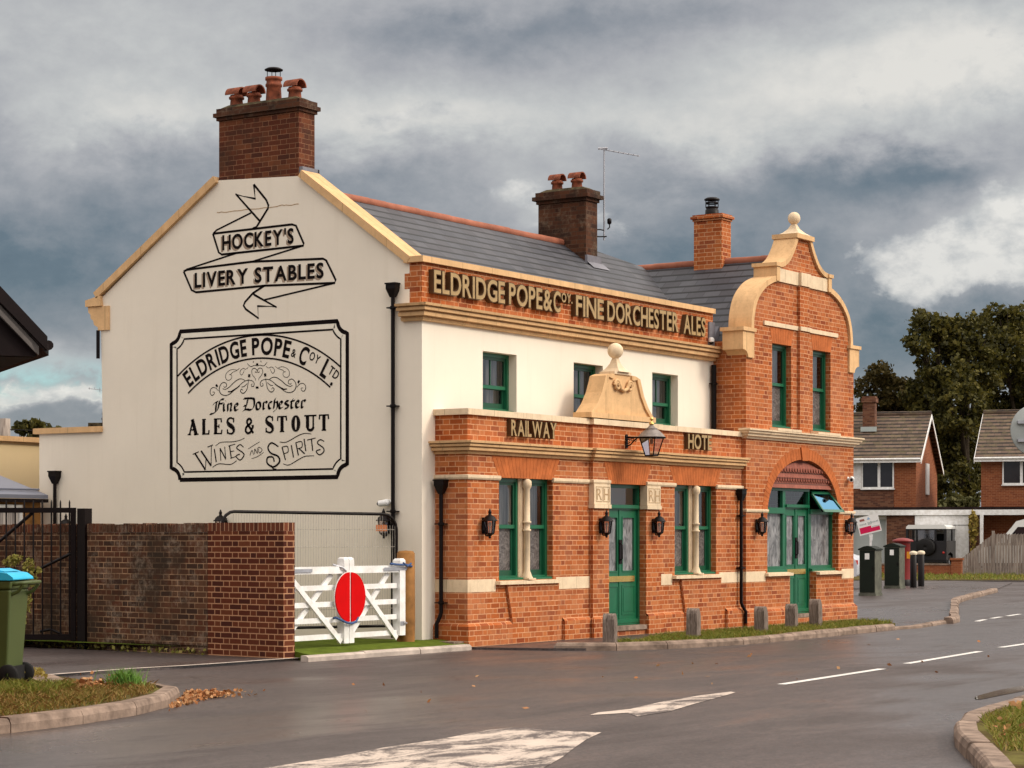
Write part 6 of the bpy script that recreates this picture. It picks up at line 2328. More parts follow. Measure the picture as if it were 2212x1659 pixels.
# ---- round sign seen from behind, on a post out of the picture
t = lthing('road_sign', 'grey back of a round road sign at the right edge', 'road sign', (22.262, 7.946, 0), R(-57 + 8))
m = MB()
m.tube([(0, .03, -.05), (0, .03, 2.86)], .038, 12)
m.build('post', 'grey_steel', t)
m = MB()
m.lathe([(.001, -.004), (.262, -.004), (.27, 0), (.262, .004), (.001, .004)], (0, 0, 0), 40)
m.v = [(p[0], p[2] + .075, p[1] + 2.67) for p in m.v]
m.build('disc', 'sign_grey', t)
m = MB()
m.box(-.20, .20, .035, .069, 2.74, 2.77)
m.box(-.20, .20, .035, .069, 2.55, 2.58)
m.build('clip_rail', 'grey_steel', t)


def cabinet(label, loc, rz, w, d, h, vents=True):
    t = lthing('utility_cabinet', label, 'cabinet', loc, rz, 'green street cabinets past the hotel')
    # local: x = along its front, -y = front
    m = MB()
    m.box(-w / 2 - .02, w / 2 + .02, -d / 2 - .02, d / 2 + .02, -.05, .07)
    m.build('base', 'cabinet_grey', t)
    m = MB()
    m.box(-w / 2, w / 2, -d / 2, d / 2, .071, h)
    o = m.build('body', 'cabinet_grey', t)
    m = MB()
    m.box(-w / 2 + .015, w / 2 - .015, -d / 2 - .012, -d / 2 - .001, .10, h - .02)
    dr = m.build('door', 'cabinet_green', t)
    m = MB()
    m.tube([(w * .36, -d / 2 - .02, h * .55), (w * .36, -d / 2 - .02, h * .64)], .012, 6)
    m.build('handle', 'black_iron', dr)
    m = MB()
    m.prism('y', -d / 2 - .035, d / 2 + .02, [(-w / 2 - .03, h + .001), (w / 2 + .03, h + .001), (w / 2 + .03, h + .035), (w * .2, h + .10), (0, h + .115), (-w * .2, h + .10), (-w / 2 - .03, h + .035)])
    m.build('roof', 'cabinet_green', t)
    m = MB()
    m.box(-.06, .06, -d / 2 - .016, -d / 2 - .0125, h - .24, h - .08)
    m.build('notice', 'board_white', t)
    return t


rzc = R(-90 + 8)
cabinet('dark green utility cabinet with a white notice, nearest the hotel corner', (53.95, 23.80, 0), rzc, .42, .62, 1.20)
cabinet('dark green utility cabinet with a white notice, standing before the red post box', (61.95, 26.55, 0), rzc, .46, .60, 1.24)
# pillar box
t = lthing('post_box', 'red pillar post box with a yellow plate behind the second green cabinet', 'post box', (65.4, 27.75, 0), 0)
m = MB()
m.lathe([(.27, -.05), (.27, .18), (.25, .20)], (0, 0, 0), 20)
m.build('base', 'black_iron', t)
m = MB()
m.lathe([(.235, .20), (.235, 1.32), (.25, 1.34), (.25, 1.38)], (0, 0, 0), 20)
bd_ = m.build('body', 'postbox_red', t)
m = MB()
m.lathe([(.25, 1.381), (.33, 1.39), (.335, 1.42), (.31, 1.45), (.15, 1.50), (.001, 1.515)], (0, 0, 0), 20)
m.build('cap', 'postbox_red', t)
m = MB()
m.box(-.21, -.20, -.36, -.22, .86, 1.08)
m.build('collection_plate', 'yellow_plate', t)
for lab, x, y in [('left black street post with a cream head past the post box', 62.335 * 1.012, 26.111 * 1.012), ('right black street post with a cream head by the verge', 64.81, 26.89)]:
    t = lthing('street_bollard', lab, 'bollard', (x, y, 0), 0, 'pair of black posts with cream heads')
    m = MB()
    m.lathe([(.10, -.05), (.10, .98), (.08, 1.0)], (0, 0, 0), 14)
    m.build('post', 'black_iron', t)
    m = MB()
    m.lathe([(.11, 1.001), (.125, 1.04), (.11, 1.09), (.05, 1.115), (.001, 1.12)], (0, 0, 0), 14)
    m.build('head', 'cream_cap', t)
t = lthing('street_bollard', 'plain slim black post between the two green cabinets', 'bollard', (60.0, 26.2, 0), 0)
m = MB()
m.lathe([(.075, -.05), (.075, .92), (.05, .98), (.001, 1.0)], (0, 0, 0), 12)
m.build('post', 'black_iron', t)

# estate board
t = lthing('estate_board', 'white and crimson sale board leaning on a white post behind the cabinet', 'sale board', (57.47, 25.35, 0), R(-90 + 22))
m = MB()
m.box(-.03, .03, .012, .06, -.05, 1.75)
m.build('post', 'white_paint', t)


def tilt(pts, a=R(14), c=(-.05, 1.89)):
    return [(c[0] + (p[0]) * math.cos(a) - p[1] * math.sin(a), c[1] + p[0] * math.sin(a) + p[1] * math.cos(a)) for p in pts]


m = MB()
m.prism('y', -.008, .008, tilt(rect(-.31, .31, -.25, .25)))
brd = m.build('board', 'board_white', t)
m = MB()
m.prism('y', -.012, -.0085, tilt([(-.28, -.21), (.28, -.21), (.28, -.10), (.05, -.10), (.05, -.04), (-.28, -.04)]))
m.build('red_band', 'board_crimson', brd)
m = MB()
m.prism('y', -.012, -.0085, tilt(rect(-.22, -.09, .13, .19)))
m.build('emblem', 'board_brown', brd)
m = MB()
m.prism('y', -.012, -.0085, tilt([(-.02, .14), (.03, .22), (.08, .14)]))
m.build('emblem', 'board_blue', brd)
m = MB()
rr = random.Random(3)
for (x0, x1, z0, h) in ((-.25, -.08, .02, .05), (-.02, .06, .0, .09), (.08, .29, .03, .05), (.08, .29, -.09, .03)):
    x = x0
    while x < x1:
        w_ = rr.uniform(.014, .03)
        m.prism('y', -.0122, -.0087, tilt(rect(x, x + w_, z0, z0 + h * rr.uniform(.7, 1))))
        x += w_ + .012
m.build('lettering', 'board_grey', brd)
m = MB()
m.prism('y', .0085, .04, [(-.05, 1.62), (.06, 1.62), (.05, 1.45), (-.0, 1.42)])
m.build('bracket', 'white_paint', t)

# =================================================================== BACKGROUND HOUSES
BR = R(-75)                                                  # houses face back along the street
BO = Vector((93.476, 39.668, 0))
E1 = Vector((math.cos(BR), math.sin(BR), 0))
E2 = Vector((-math.sin(BR), math.cos(BR), 0))


def BP(a, b_, z=0):
    return BO + E1 * a + E2 * b_ + Vector((0, 0, z))


def upvc(t, x0, x1, z0, z1, y, splits, parent):
    """white casement with the given mullion positions"""
    m = MB()
    hs = []
    xs = [x0] + splits + [x1]
    for a, b_ in zip(xs, xs[1:]):
        hs.append(rect(a + .06, b_ - .06, z0 + .07, z1 - .06))
    m.prism('y', y - .05, y + .04, rect(x0, x1, z0, z1), hs)
    m.box(x0 - .04, x1 + .04, y - .10, y + .02, z0 - .05, z0 - .001)
    w = m.build('window', 'white_paint', parent)
    m = MB()
    m.quad((x0 + .02, y + .0, z0 + .02), (x1 - .02, y + .0, z0 + .02), (x1 - .02, y + .0, z1 - .02), (x0 + .02, y + .0, z1 - .02))
    m.build('pane', 'house_glass', w)
    return w


plain('windscreen_glass', (0.10, 0.12, 0.14), 0.1, 0.3, 2.0, 0.6)
plain('house_glass', (0.018, 0.016, 0.02), 0.08, 0.2, 2.0, 0.5)


def house(label, a0, x0, x1, win, chim=None, panel=None, sidewin=False):
    t = lthing('brick_house', label, 'house', tuple(BP(a0, 0)), BR, 'brick houses beyond the junction')
    D_ = 7.5
    ez, rz_, ry = 5.05, 7.25, 3.4
    m = MB()
    m.face('y', 0, rect(x0, x1, 0, ez + .1))
    gp = [(0, 0), (0, ez + .1), (ry, rz_ - .15), (D_, ez - .1), (D_, 0)]
    m.face('x', x1, gp)
    m.face('x', x0, gp)
    m.face('y', D_, rect(x0, x1, 0, ez))
    m.build('wall', 'house_brick', t)
    m = MB()
    o = .25
    for (ya, za, yb_, zb_) in ((-.35, ez - .02, ry, rz_), (D_ + .35, ez - .35, ry, rz_)):
        vs = [(x0 - o, ya, za), (x1 + o, ya, za), (x1 + o, yb_, zb_), (x0 - o, yb_, zb_)]
        m.add(vs + [(p[0], p[1], p[2] - .12) for p in vs], [(0, 1, 2, 3), (7, 6, 5, 4), (0, 4, 5, 1), (1, 5, 6, 2), (2, 6, 7, 3), (3, 7, 4, 0)])
    rf = m.build('roof', 'brown_tile', t)
    m = MB()
    m.tube([(x0 - o, ry, rz_ + .02), (x1 + o, ry, rz_ + .02)], .12, 8)
    m.build('ridge_tiles', 'brown_tile', rf)
    m = MB()
    m.box(x0 - o, x1 + o, -.42, -.352, ez - .17, ez - .0)
    m.tube([(x0 - o, -.44, ez - .02), (x1 + o, -.44, ez - .02)], .05, 8)
    m.build('gutter', 'white_paint', t)
    m = MB()
    for s, xx in ((1, x1 + o + .002), (-1, x0 - o - .032)):
        m.cut()
        for (ya, za, yb_, zb_) in ((-.36, ez - .02, ry, rz_), (D_ + .36, ez - .35, ry, rz_)):
            m.prism('x', xx, xx + .03, [(ya, za - .22), (ya, za - .02), (yb_, zb_ - .02), (yb_, zb_ - .22)])
    m.build_each('bargeboard', 'white_paint', t)
    for (a, b_, z0, z1, sp) in win:
        upvc(t, a, b_, z0, z1, -.03, sp, t)
    if panel:
        a, b_, z0, z1 = panel
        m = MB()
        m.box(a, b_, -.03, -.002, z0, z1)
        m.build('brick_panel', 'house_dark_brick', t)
    if sidewin:
        m = MB()
        m.box(x1 + .002, x1 + .06, 3.2, 4.2, 3.5, 4.95)
        m.build('window', 'white_paint', t)
    if chim:
        cx, cy_ = chim
        m = MB()
        m.box(cx - .28, cx + .28, cy_ - .3, cy_ + .3, 5.9, 7.75)
        m.box(cx - .34, cx + .34, cy_ - .36, cy_ + .36, 7.751, 7.95)
        m.box(cx - .30, cx + .30, cy_ - .32, cy_ + .32, 7.951, 8.03)
        c = m.build('chimney', 'house_dark_brick', t)
        m = MB()
        m.box(cx - .36, cx + .36, cy_ - .38, cy_ - .305, 6.4, 6.62)
        m.build('lead_flashing', 'board_grey', c)
    return t


h1 = house('brick house with a white window and a chimney, left of the trees beyond the hotel', 0, -7.5, .60,
           [(-1.85, -.39, 3.72, 4.99, [-1.06])], (-1.83, 2.2), (-4.2, -.40, 2.72, 3.665), True)
m = MB()
m.box(-4.2, -1.87, -.04, -.002, 3.72, 4.99)
m.build('white_cladding', 'white_paint', h1)
house('brick house at the right edge behind the round sign, with a white casement window', 0, 3.48, 11.0, [(4.42, 6.8, 3.86, 4.99, [5.25, 6.0])])

# flat-roofed garages joining the houses
t = lthing('garage_block', 'flat roofed garage row with white fascia, grey door and white garage door', 'garage', tuple(BP(0, -1.2)), BR)
m = MB()
m.box(-7, -2.2, 0, 5, 0, 2.5)
m.box(-.55, .70, 0, 5, 0, 2.5)
m.box(3.1, 3.5, 0, 5, 0, 2.5)
m.box(3.5, 11, 2.5, 5, 0, 2.5)
m.box(-2.2, 3.1, .9, 5, 0, 2.5)
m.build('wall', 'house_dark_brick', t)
m = MB()
m.box(-7.3, 11, -.16, 5, 2.74, 2.86)
m.build('roof', 'felt_roof', t)
m = MB()
m.box(-7.3, 11, -.20, -.12, 2.50, 2.735)
m.build('fascia', 'white_paint', t)
m = MB()
m.box(-2.1, -.62, .3, .36, 0, 2.32)
gd = m.build('garage_door', 'grey_door', t)
m = MB()
m.prism('y', .25, .36, rect(-2.2, -.55, 0, 2.48), [rect(-2.1, -.62, -.01, 2.32)])
m.build('door_frame', 'white_paint', gd)
m = MB()
m.box(.72, 3.08, -.05, .26, 0, 2.04)
m.box(.72, 3.08, -.08, .26, 2.07, 2.48)
m.build('garage_door', 'white_paint', t)
m = MB()
m.box(3.60, 3.74, -.42, -.28, 0, 2.5)
m.build('porch_post', 'white_paint', t)
m = MB()
m.prism('y', 2.42, 2.49, rect(4.3, 5.2, .1, 2.2), [rect(4.45, 5.05, .9, 2.05)])
m.build('door', 'white_paint', t)

# low garden wall in front of the parked off-roader
t = lthing('garden_wall', 'low brick garden wall with an end pier in front of the black off-roader', 'wall', tuple(BP(1.6, -12)), BR)
m = MB()
m.box(-1.2, 2.0, 0, .22, -.1, .42)
m.build('wall', 'house_brick', t)
m = MB()
m.box(-1.2, 2.0, -.03, .25, .421, .48)
m.build('coping', 'kerb_stone', t)
m = MB()
m.box(2.0, 2.40, -.08, .30, -.1, .62)
m.box(1.95, 2.45, -.12, .34, .621, .70)
m.build('pier', 'house_brick', t)

# grey board fence
t = lthing('board_fence', 'weathered grey close-boarded fence stepping up to the right', 'fence', tuple(BP(3.9, -11)), BR)
m = MB()
rr = random.Random(2)
x = 0.0
while x < 9:
    w_ = rr.uniform(.085, .11)
    top = .70 + min(1.0, x / 1.15) * .92 + rr.uniform(-.015, .015)
    m.prism('y', rr.uniform(-.012, .0), .02, [(x, -.05), (x + w_, -.05), (x + w_, top + .05), (x, top)])
    x += w_ + .012
m.build('boards', 'grey_fence_timber', t)
for x in (1.17, 3.0, 4.8, 6.6):
    m = MB()
    m.box(x, x + .11, -.06, -.013, -.05, 1.78)
    m.build('post', 'grey_fence_timber', t)
m = MB()
m.box(1.3, 9, .021, .06, 1.2, 1.29)
m.box(0, 9, .021, .06, .3, .39)
m.build('rail', 'grey_fence_timber', t)


# =================================================================== VEHICLES
def wheel(parent, x, y, r, w, mat='black_rubber', rim='grey_steel'):
    m = MB()
    m.lathe([(r * .55, -w / 2), (r * .92, -w / 2), (r, -w / 2 + .03), (r, w / 2 - .03), (r * .92, w / 2), (r * .55, w / 2)], (0, 0, 0), 24)
    m.v = [(x + p[2], y + p[0], r + p[1]) for p in m.v]
    o = m.build('wheel', mat, parent)
    m = MB()
    m.lathe([(.001, -w * .3), (r * .55, -w * .3), (r * .58, 0), (r * .55, w * .3), (.001, w * .3)], (0, 0, 0), 20)
    m.v = [(x + p[2], y + p[0], r + p[1]) for p in m.v]
    m.build('rim', rim, o)


# boxy off-roader seen from behind; local +y is forwards
hd = R(33 - 10.4 - 15)
t = lthing('off_roader', 'black boxy off-roader with a white roof and rear spare wheel', 'car', (91.18, 37.60, .0), hd - R(90))
t.scale = (1.1, 1.1, 1.03)
m = MB()
W2 = .82
m.prism('x', -W2, W2, [(0, .52), (0, 1.30), (.02, 1.32), (3.55, 1.32), (3.62, 1.28), (3.72, 1.10), (3.74, .62), (3.3, .56), (3.22, .80), (2.75, .88), (2.35, .72), (2.3, .48), (1.05, .48), (1.0, .75), (.65, .85), (.3, .75), (.25, .52)])
o = m.build('body', 'vehicle_black', t)
m = MB()
# glasshouse pillars
for (xx, yy) in ((-W2, 0), (W2 - .09, 0), (-W2, .95), (W2 - .06, .95), (-W2, 1.75), (W2 - .06, 1.75)):
    m.box(xx, xx + (.09 if yy == 0 else .06), yy, yy + .10, 1.321, 1.83)
for xx in (-W2, W2 - .06):
    m.prism('x', xx, xx + .06, [(2.25, 1.321), (2.35, 1.321), (2.15, 1.83), (2.05, 1.83)])
m.box(-.42, -.34, 0, .05, 1.321, 1.83)
m.box(.34, .42, 0, .05, 1.321, 1.83)
m.box(-W2, W2, 0, .06, 1.77, 1.83)
m.tube([(-W2 + .045, .05, 1.8), (-W2 + .045, 2.1, 1.8)], .03, 4)
m.tube([(W2 - .045, .05, 1.8), (W2 - .045, 2.1, 1.8)], .03, 4)
m.build('pillars', 'vehicle_black', t)
m = MB()
m.prism('y', .0, 2.22, [(-W2, 1.831), (W2, 1.831), (W2 - .01, 1.92), (W2 - .10, 2.0), (-W2 + .10, 2.0), (-W2 + .01, 1.92)])
o = m.build('roof', 'vehicle_white', t)
m = MB()
m.box(-.33, .33, .02, .025, 1.34, 1.77)
m.build('rear_window', 'lantern_glass', t)
m = MB()
m.quad((W2 - .03, .1, 1.33), (W2 - .03, 2.2, 1.33), (W2 - .03, 2.1, 1.82), (W2 - .03, .1, 1.82))
m.quad((-W2 + .03, .1, 1.33), (-W2 + .03, 2.2, 1.33), (-W2 + .03, 2.1, 1.82), (-W2 + .03, .1, 1.82))
m.build('side_window', 'window_glass', t)
m = MB()
m.box(-W2 + .06, W2 - .06, 2.08, 2.30, 1.33, 1.34)
m.quad((-W2 + .05, 2.25, 1.33), (W2 - .05, 2.25, 1.33), (W2 - .05, 2.1, 1.82), (-W2 + .05, 2.1, 1.82))
m.build('windscreen', 'lantern_glass', t)
m = MB()
m.box(-.35, -.05, 1.0, 1.3, 1.1, 1.62)
m.box(.12, .42, 1.0, 1.3, 1.1, 1.62)
m.build('seat', 'black_rubber', t)
wheel(t, -W2 + .12, .62, .36, .22)
wheel(t, W2 - .12, .62, .36, .22)
wheel(t, -W2 + .12, 2.98, .36, .22)
wheel(t, W2 - .12, 2.98, .36, .22)
m = MB()
m.lathe([(.10, -.11), (.33, -.11), (.37, -.07), (.37, .07), (.33, .11), (.001, .11), (.001, -.09), (.10, -.11)], (0, 0, 0), 28)
m.v = [(p[0] + .02, -.125 + p[2], 1.05 + p[1]) for p in m.v]
m.build('spare_wheel', 'black_rubber', t)
m = MB()
m.prism('x', W2 + .001, W2 + .10, [(2.55, .62), (2.6, .92), (2.75, 1.0), (3.2, 1.0), (3.4, .86), (3.42, .62), (3.33, .62), (3.2, .88), (2.75, .88), (2.62, .62)])
m.prism('x', -W2 - .10, -W2 - .001, [(2.55, .62), (2.6, .92), (2.75, 1.0), (3.2, 1.0), (3.4, .86), (3.42, .62), (3.33, .62), (3.2, .88), (2.75, .88), (2.62, .62)])
m.build('wing_flare', 'vehicle_black', t)
m = MB()
m.box(-W2 - .02, W2 + .02, -.10, -.002, .40, .52)
m.build('bumper', 'black_rubber', t)
for s in (-1, 1):
    m = MB()
    m.lathe([(.05, 0), (.045, .03), (.001, .035)], (0, 0, 0), 12)
    m.v = [(p[0] + s * .70, -p[2] - .001, p[1] + .82) for p in m.v]
    m.build('tail_lamp', 'lamp_red', t)
    m = MB()
    m.tube([(s * (W2 - .0), 2.25, 1.36), (s * (W2 + .16), 2.25, 1.46)], .012, 6)
    m.box(s * (W2 + .16) - .07, s * (W2 + .16) + .07, 2.22, 2.27, 1.40, 1.64)
    m.build('door_mirror', 'black_rubber', t)

# white van beyond the fence, nose to the left
t = lthing('van', 'white van with a sloping windscreen parked behind the board fence', 'van', tuple(BP(4.05, -6.5)), BR)
m = MB()
prof = [(0, .45), (.02, .95), (.25, 1.10), (.75, 1.22), (1.35, 1.92), (1.55, 2.18), (1.9, 2.28), (4.9, 2.28), (5.0, 2.1), (5.02, .45)]
side = [(p, q) for p, q in prof]
win_ = [(1.05, 1.25), (1.62, 1.95), (2.55, 1.95), (2.55, 1.25)]
m.face('y', 0, side)
m.face('y', 1.9, side)
loop = prof
for i, (p, q) in enumerate(zip(loop, loop[1:])):
    if p == (.75, 1.22):
        continue
    m.add([(p[0], 0, p[1]), (q[0], 0, q[1]), (q[0], 1.9, q[1]), (p[0], 1.9, p[1])], [(0, 1, 2, 3)], 0)
for (y0, y1) in ((0, .12), (1.78, 1.9)):
    m.add([(.75, y0, 1.22), (1.35, y0, 1.92), (1.35, y1, 1.92), (.75, y1, 1.22)], [(0, 1, 2, 3)])
m.build('body', 'vehicle_white', t)
m = MB()
m.add([(.77, .1, 1.22), (1.37, .1, 1.92), (1.37, 1.8, 1.92), (.77, 1.8, 1.22)], [(0, 1, 2, 3)])
m.build('windscreen', 'windscreen_glass', t)
m = MB()
m.prism('y', -.006, -.001, win_)
m.build('side_window', 'house_glass', t)
m = MB()
m.box(1.25, 1.38, -.18, -.02, 1.25, 1.55)
m.build('door_mirror', 'vehicle_white', t)
for x in (.95, 4.1):
    m = MB()
    m.lathe([(.2, -.1), (.33, -.1), (.34, 0), (.33, .1), (.001, .1)], (0, 0, 0), 20)
    m.v = [(x + p[0], .12 + p[2], .34 + p[1]) for p in m.v]
    m.build('wheel', 'black_rubber', t)

# silver car mostly hidden behind the hotel corner
t = lthing('parked_car', 'silver car whose tail shows between the hotel corner and the first cabinet', 'car', (60.42, 29.05, 0), R(-90 + 14))
m = MB()
prof = [(-2.1, .35), (-2.15, .70), (-1.9, .92), (-1.1, 1.0), (-.5, 1.38), (.5, 1.43), (1.15, 1.25), (1.6, 1.02), (1.85, .95), (1.97, .75), (1.95, .38)]
m.face('y', -.82, prof)
m.face('y', .82, prof)
m.rim('y', -.82, .82, prof, 0, True)
o = m.build('body', 'vehicle_silver', t)
md = o.modifiers.new('bevel', 'BEVEL'); md.width = .08; md.segments = 3
m = MB()
m.prism('y', -.832, .832, [(-.98, 1.0), (-.45, 1.33), (.45, 1.37), (1.0, 1.22), (1.2, 1.03)])
m.build('side_window', 'house_glass', t)
for x in (-1.35, 1.25):
    for s in (-1, 1):
        m = MB()
        m.lathe([(.001, -.1), (.3, -.1), (.31, 0), (.3, .1), (.001, .1)], (0, 0, 0), 20)
        m.v = [(x + p[0], s * .76 + p[2], .31 + p[1]) for p in m.v]
        m.build('wheel', 'black_rubber', t)
m = MB()
m.box(1.90, 1.96, -.78, -.58, .70, .86)
m.build('tail_lamp', 'lamp_red', t)

# =================================================================== LEFT: NEIGHBOUR'S EAVES, YARD LEAN-TO, DISTANT BITS
# gable-end of the near building: local x to the right, y away; eave tip at the origin's right
t = lthing('bungalow', 'near building whose dark tiled roof corner juts in at the left edge', 'building', (11.6, 11.514, 0), R(-57 + 24))
sl_ = 1.03
RL = 3.2
m = MB()
def rk(x):
    return 2.965 - sl_ * x
vs = []
# main right slope running back from the verge, and its mirror
for (a, b_) in ((-.03, -RL), (-2 * RL + .03, -RL)):
    za, zb_ = 2.965, 2.965 + sl_ * RL
    q = [(a, -.1, za), (a, 7, za), (b_, 7, zb_), (b_, -.1, zb_)]
    m.add(q + [(p[0], p[1], p[2] - .10) for p in q], [(0, 1, 2, 3), (7, 6, 5, 4), (0, 4, 5, 1), (1, 5, 6, 2), (2, 6, 7, 3), (3, 7, 4, 0)])
m.build('roof', 'dark_tile', t)
m = MB()
m.prism('y', -.13, -.101, [(-.045, 2.90), (-.045, 3.0), (-RL, 3.0 + sl_ * (RL - .045)), (-RL, 2.76 + sl_ * (RL - .045))])
m.build('bargeboard', 'eave_dark', t)
m = MB()
m.prism('y', -.10, -.07, [(-.10, 2.865), (-.10, 2.93), (-RL, 2.93 + sl_ * (RL - .10)), (-RL, 2.70 + sl_ * (RL - .10))])
m.prism('y', -.135, -.1305, [(-.13, 2.88), (-.16, 2.95), (-RL, 2.95 + sl_ * (RL - .16)), (-RL, 2.88 + sl_ * (RL - .16))])
m.build('soffit_board', 'eave_grey', t)
m = MB()
m.prism('y', -.06, .0, [(-.11, 2.86), (-.11, 2.90), (-2.0, 2.90 + sl_ * 1.89), (-2.0, 2.86)])
m.prism('y', .0, 7, [(-.12, 2.855), (-.12, 2.90), (-.75, 2.90), (-.75, 2.855)])
m.build('box_end', 'eave_dark', t)
m = MB()
m.tube([(-.03, -.10, 2.94), (-.03, 7, 2.94)], .036, 10)
m.build('gutter', 'eave_dark', t)
m = MB()
m.box(-2 * RL + .6, -.75, .05, 6.9, -.1, 2.9)
m.face('y', .05, [(-.75, 2.9), (-RL, 2.9 + sl_ * (RL - .75)), (-2 * RL + .75, 2.9)])
m.build('wall', 'house_brick', t)

# yard lean-to with a curved grey sheet roof, timber below
t = thing('garden_shed', 'low shed with a grey sheet roof and timber sides behind the old wall', 'shed', (22.9, 25.5, 0))
m = MB()
vs = [(20.6, 25.30, 2.22), (25.45, 25.30, 2.22), (25.45, 26.6, 2.62), (20.6, 26.6, 2.58)]
m.add(vs + [(p[0], p[1], p[2] - .06) for p in vs], [(0, 1, 2, 3), (7, 6, 5, 4), (0, 4, 5, 1), (1, 5, 6, 2), (2, 6, 7, 3), (3, 7, 4, 0)])
m.tube([(20.6, 25.5, 2.31), (25.45, 25.5, 2.31)], .016, 6)
m.build('roof', 'roof_sheet', t)
m = MB()
m.box(20.7, 25.4, 25.42, 26.7, -.1, 2.15)
m.build('wall', 'brown_timber', t)
m = MB()
m.box(20.6, 25.45, 25.29, 25.36, 2.10, 2.155)
m.build('fascia', 'eave_dark', t)
for x in (24.55, 23.5):
    m = MB()
    m.prism('y', 25.37, 25.42, rect(x - .42, x + .42, 1.35, 2.06), [rect(x - .36, x + .36, 1.42, 2.0)])
    w = m.build('window', 'white_paint', t)
    m = MB()
    m.quad((x - .4, 25.40, 1.38), (x + .4, 25.40, 1.38), (x + .4, 25.40, 2.02), (x - .4, 25.40, 2.02))
    m.build('pane', 'net_curtain', w)

# telegraph pole, distant roof with chimney pot and aerial
t = lthing('telegraph_pole', 'grey wooden pole with a black box rising above the rear cream wall', 'pole', (35.70, 36.84, 0), R(-57))
m = MB()
m.lathe([(.14, -.1), (.125, 4.22), (.001, 4.23)], (0, 0, 0), 12)
m.build('pole', 'grey_fence_timber', t)
m = MB()
m.box(-.24, -.13, -.06, .06, 3.5, 3.92)
m.build('junction_box', 'black_iron', t)
m = MB()
m.tube([(.12, 0, 3.98), (1.5, .2, 3.90), (3.2, .5, 3.86)], .012, 5)
m.build('cable', 'black_iron', t)
t = lthing('cottage', 'distant cottage roof with a banded chimney pot and aerial above the low parapet', 'cottage', (33.0, 31.55, 0), R(-57))
m = MB()
m.box(-1.0, 1.0, .5, 3.5, -.1, 2.6)
m.build('wall', 'house_brick', t)
m = MB()
m.add([(-1.2, .3, 2.5), (1.2, .3, 2.5), (.42, 1.2, 3.78), (-.50, 1.2, 3.78), (-1.2, 3.7, 2.5), (1.2, 3.7, 2.5), (.42, 2.6, 3.78), (-.5, 2.6, 3.78)],
      [(0, 1, 2, 3), (1, 5, 6, 2), (4, 7, 6, 5), (0, 3, 7, 4), (3, 2, 6, 7)])
m.build('roof', 'mossy_cement', t)
m = MB()
m.box(-.34, .38, 1.25, 1.75, 3.6, 3.93)
c = m.build('chimney', 'mossy_cement', t)
m = MB()
m.lathe([(.12, 0), (.11, .06), (.13, .08), (.13, .11), (.11, .13), (.11, .19), (.125, .20), (.10, .24), (.001, .25)], (.02, 1.5, 3.93), 14)
m.build('chimney_pot', 'lead', c)
m = MB()
m.tube([(.02, 1.5, 4.1), (.02, 1.5, 4.62)], .010, 6)
m.tube([(-.38, 1.5, 4.66), (.15, 1.5, 4.60)], .007, 5)
for k in range(5):
    m.tube([(-.36 + k * .11, 1.5, 4.58 + (.06 if k < 2 else 0)), (-.36 + k * .11, 1.5, 4.68)], .006, 4)
m.build('aerial', 'grey_steel', t)

# =================================================================== PLANTS
rng = np.random.default_rng(11)


def leaf_mesh(name, pos, size, mat, parent=None, up=0.0, aspect=.7, origin=None):
    """one mesh of many small leaf faces at the given points"""
    n = len(pos)
    a = rng.normal(size=(n, 3))
    a /= np.linalg.norm(a, axis=1)[:, None]
    if up:
        a[:, 2] *= (1 - up)
    r_ = rng.normal(size=(n, 3))
    b_ = np.cross(a, r_)
    b_ /= np.linalg.norm(b_, axis=1)[:, None]
    a /= np.linalg.norm(a, axis=1)[:, None]
    s = (size * rng.uniform(.6, 1.3, n))[:, None] * .5
    u, v = a * s, b_ * s * aspect
    q = np.stack([pos - u, pos + v, pos + u, pos - v], 1).reshape(-1, 3)
    m = MB()
    me = bpy.data.meshes.new(name)
    org = np.array(origin if origin is not None else (0, 0, 0), float)
    me.vertices.add(4 * n)
    me.vertices.foreach_set('co', (q - org).ravel())
    me.loops.add(4 * n)
    me.loops.foreach_set('vertex_index', np.arange(4 * n, dtype=np.int32))
    me.polygons.add(n)
    me.polygons.foreach_set('loop_start', np.arange(0, 4 * n, 4, dtype=np.int32))
    me.update(calc_edges=True)
    me.materials.append(MAT[mat])
    o = bpy.data.objects.new(name, me)
    COL.objects.link(o)
    o.location = org
    if parent:
        o.parent = parent
        o.location = org
    return o


def crown_points(blobs, n, shell=.55):
    out = []
    vol = np.array([b_[3] * b_[4] * b_[5] for b_ in blobs]) ** .75
    cnt = (n * vol / vol.sum()).astype(int)
    for b_, k in zip(blobs, cnt):
        d = rng.normal(size=(k, 3))
        d /= np.linalg.norm(d, axis=1)[:, None]
        # lumpy: clump the directions
        r_ = shell + (1 - shell) * rng.random(k) ** .6
        lump = 1 + .22 * np.sin(d[:, 0] * 7 + b_[0]) * np.sin(d[:, 1] * 6 + b_[1]) + .18 * np.sin(d[:, 2] * 9 + b_[2] + d[:, 0] * 4)
        out.append(np.array(b_[:3]) + d * (r_ * lump)[:, None] * np.array(b_[3:6]))
    return np.concatenate(out)


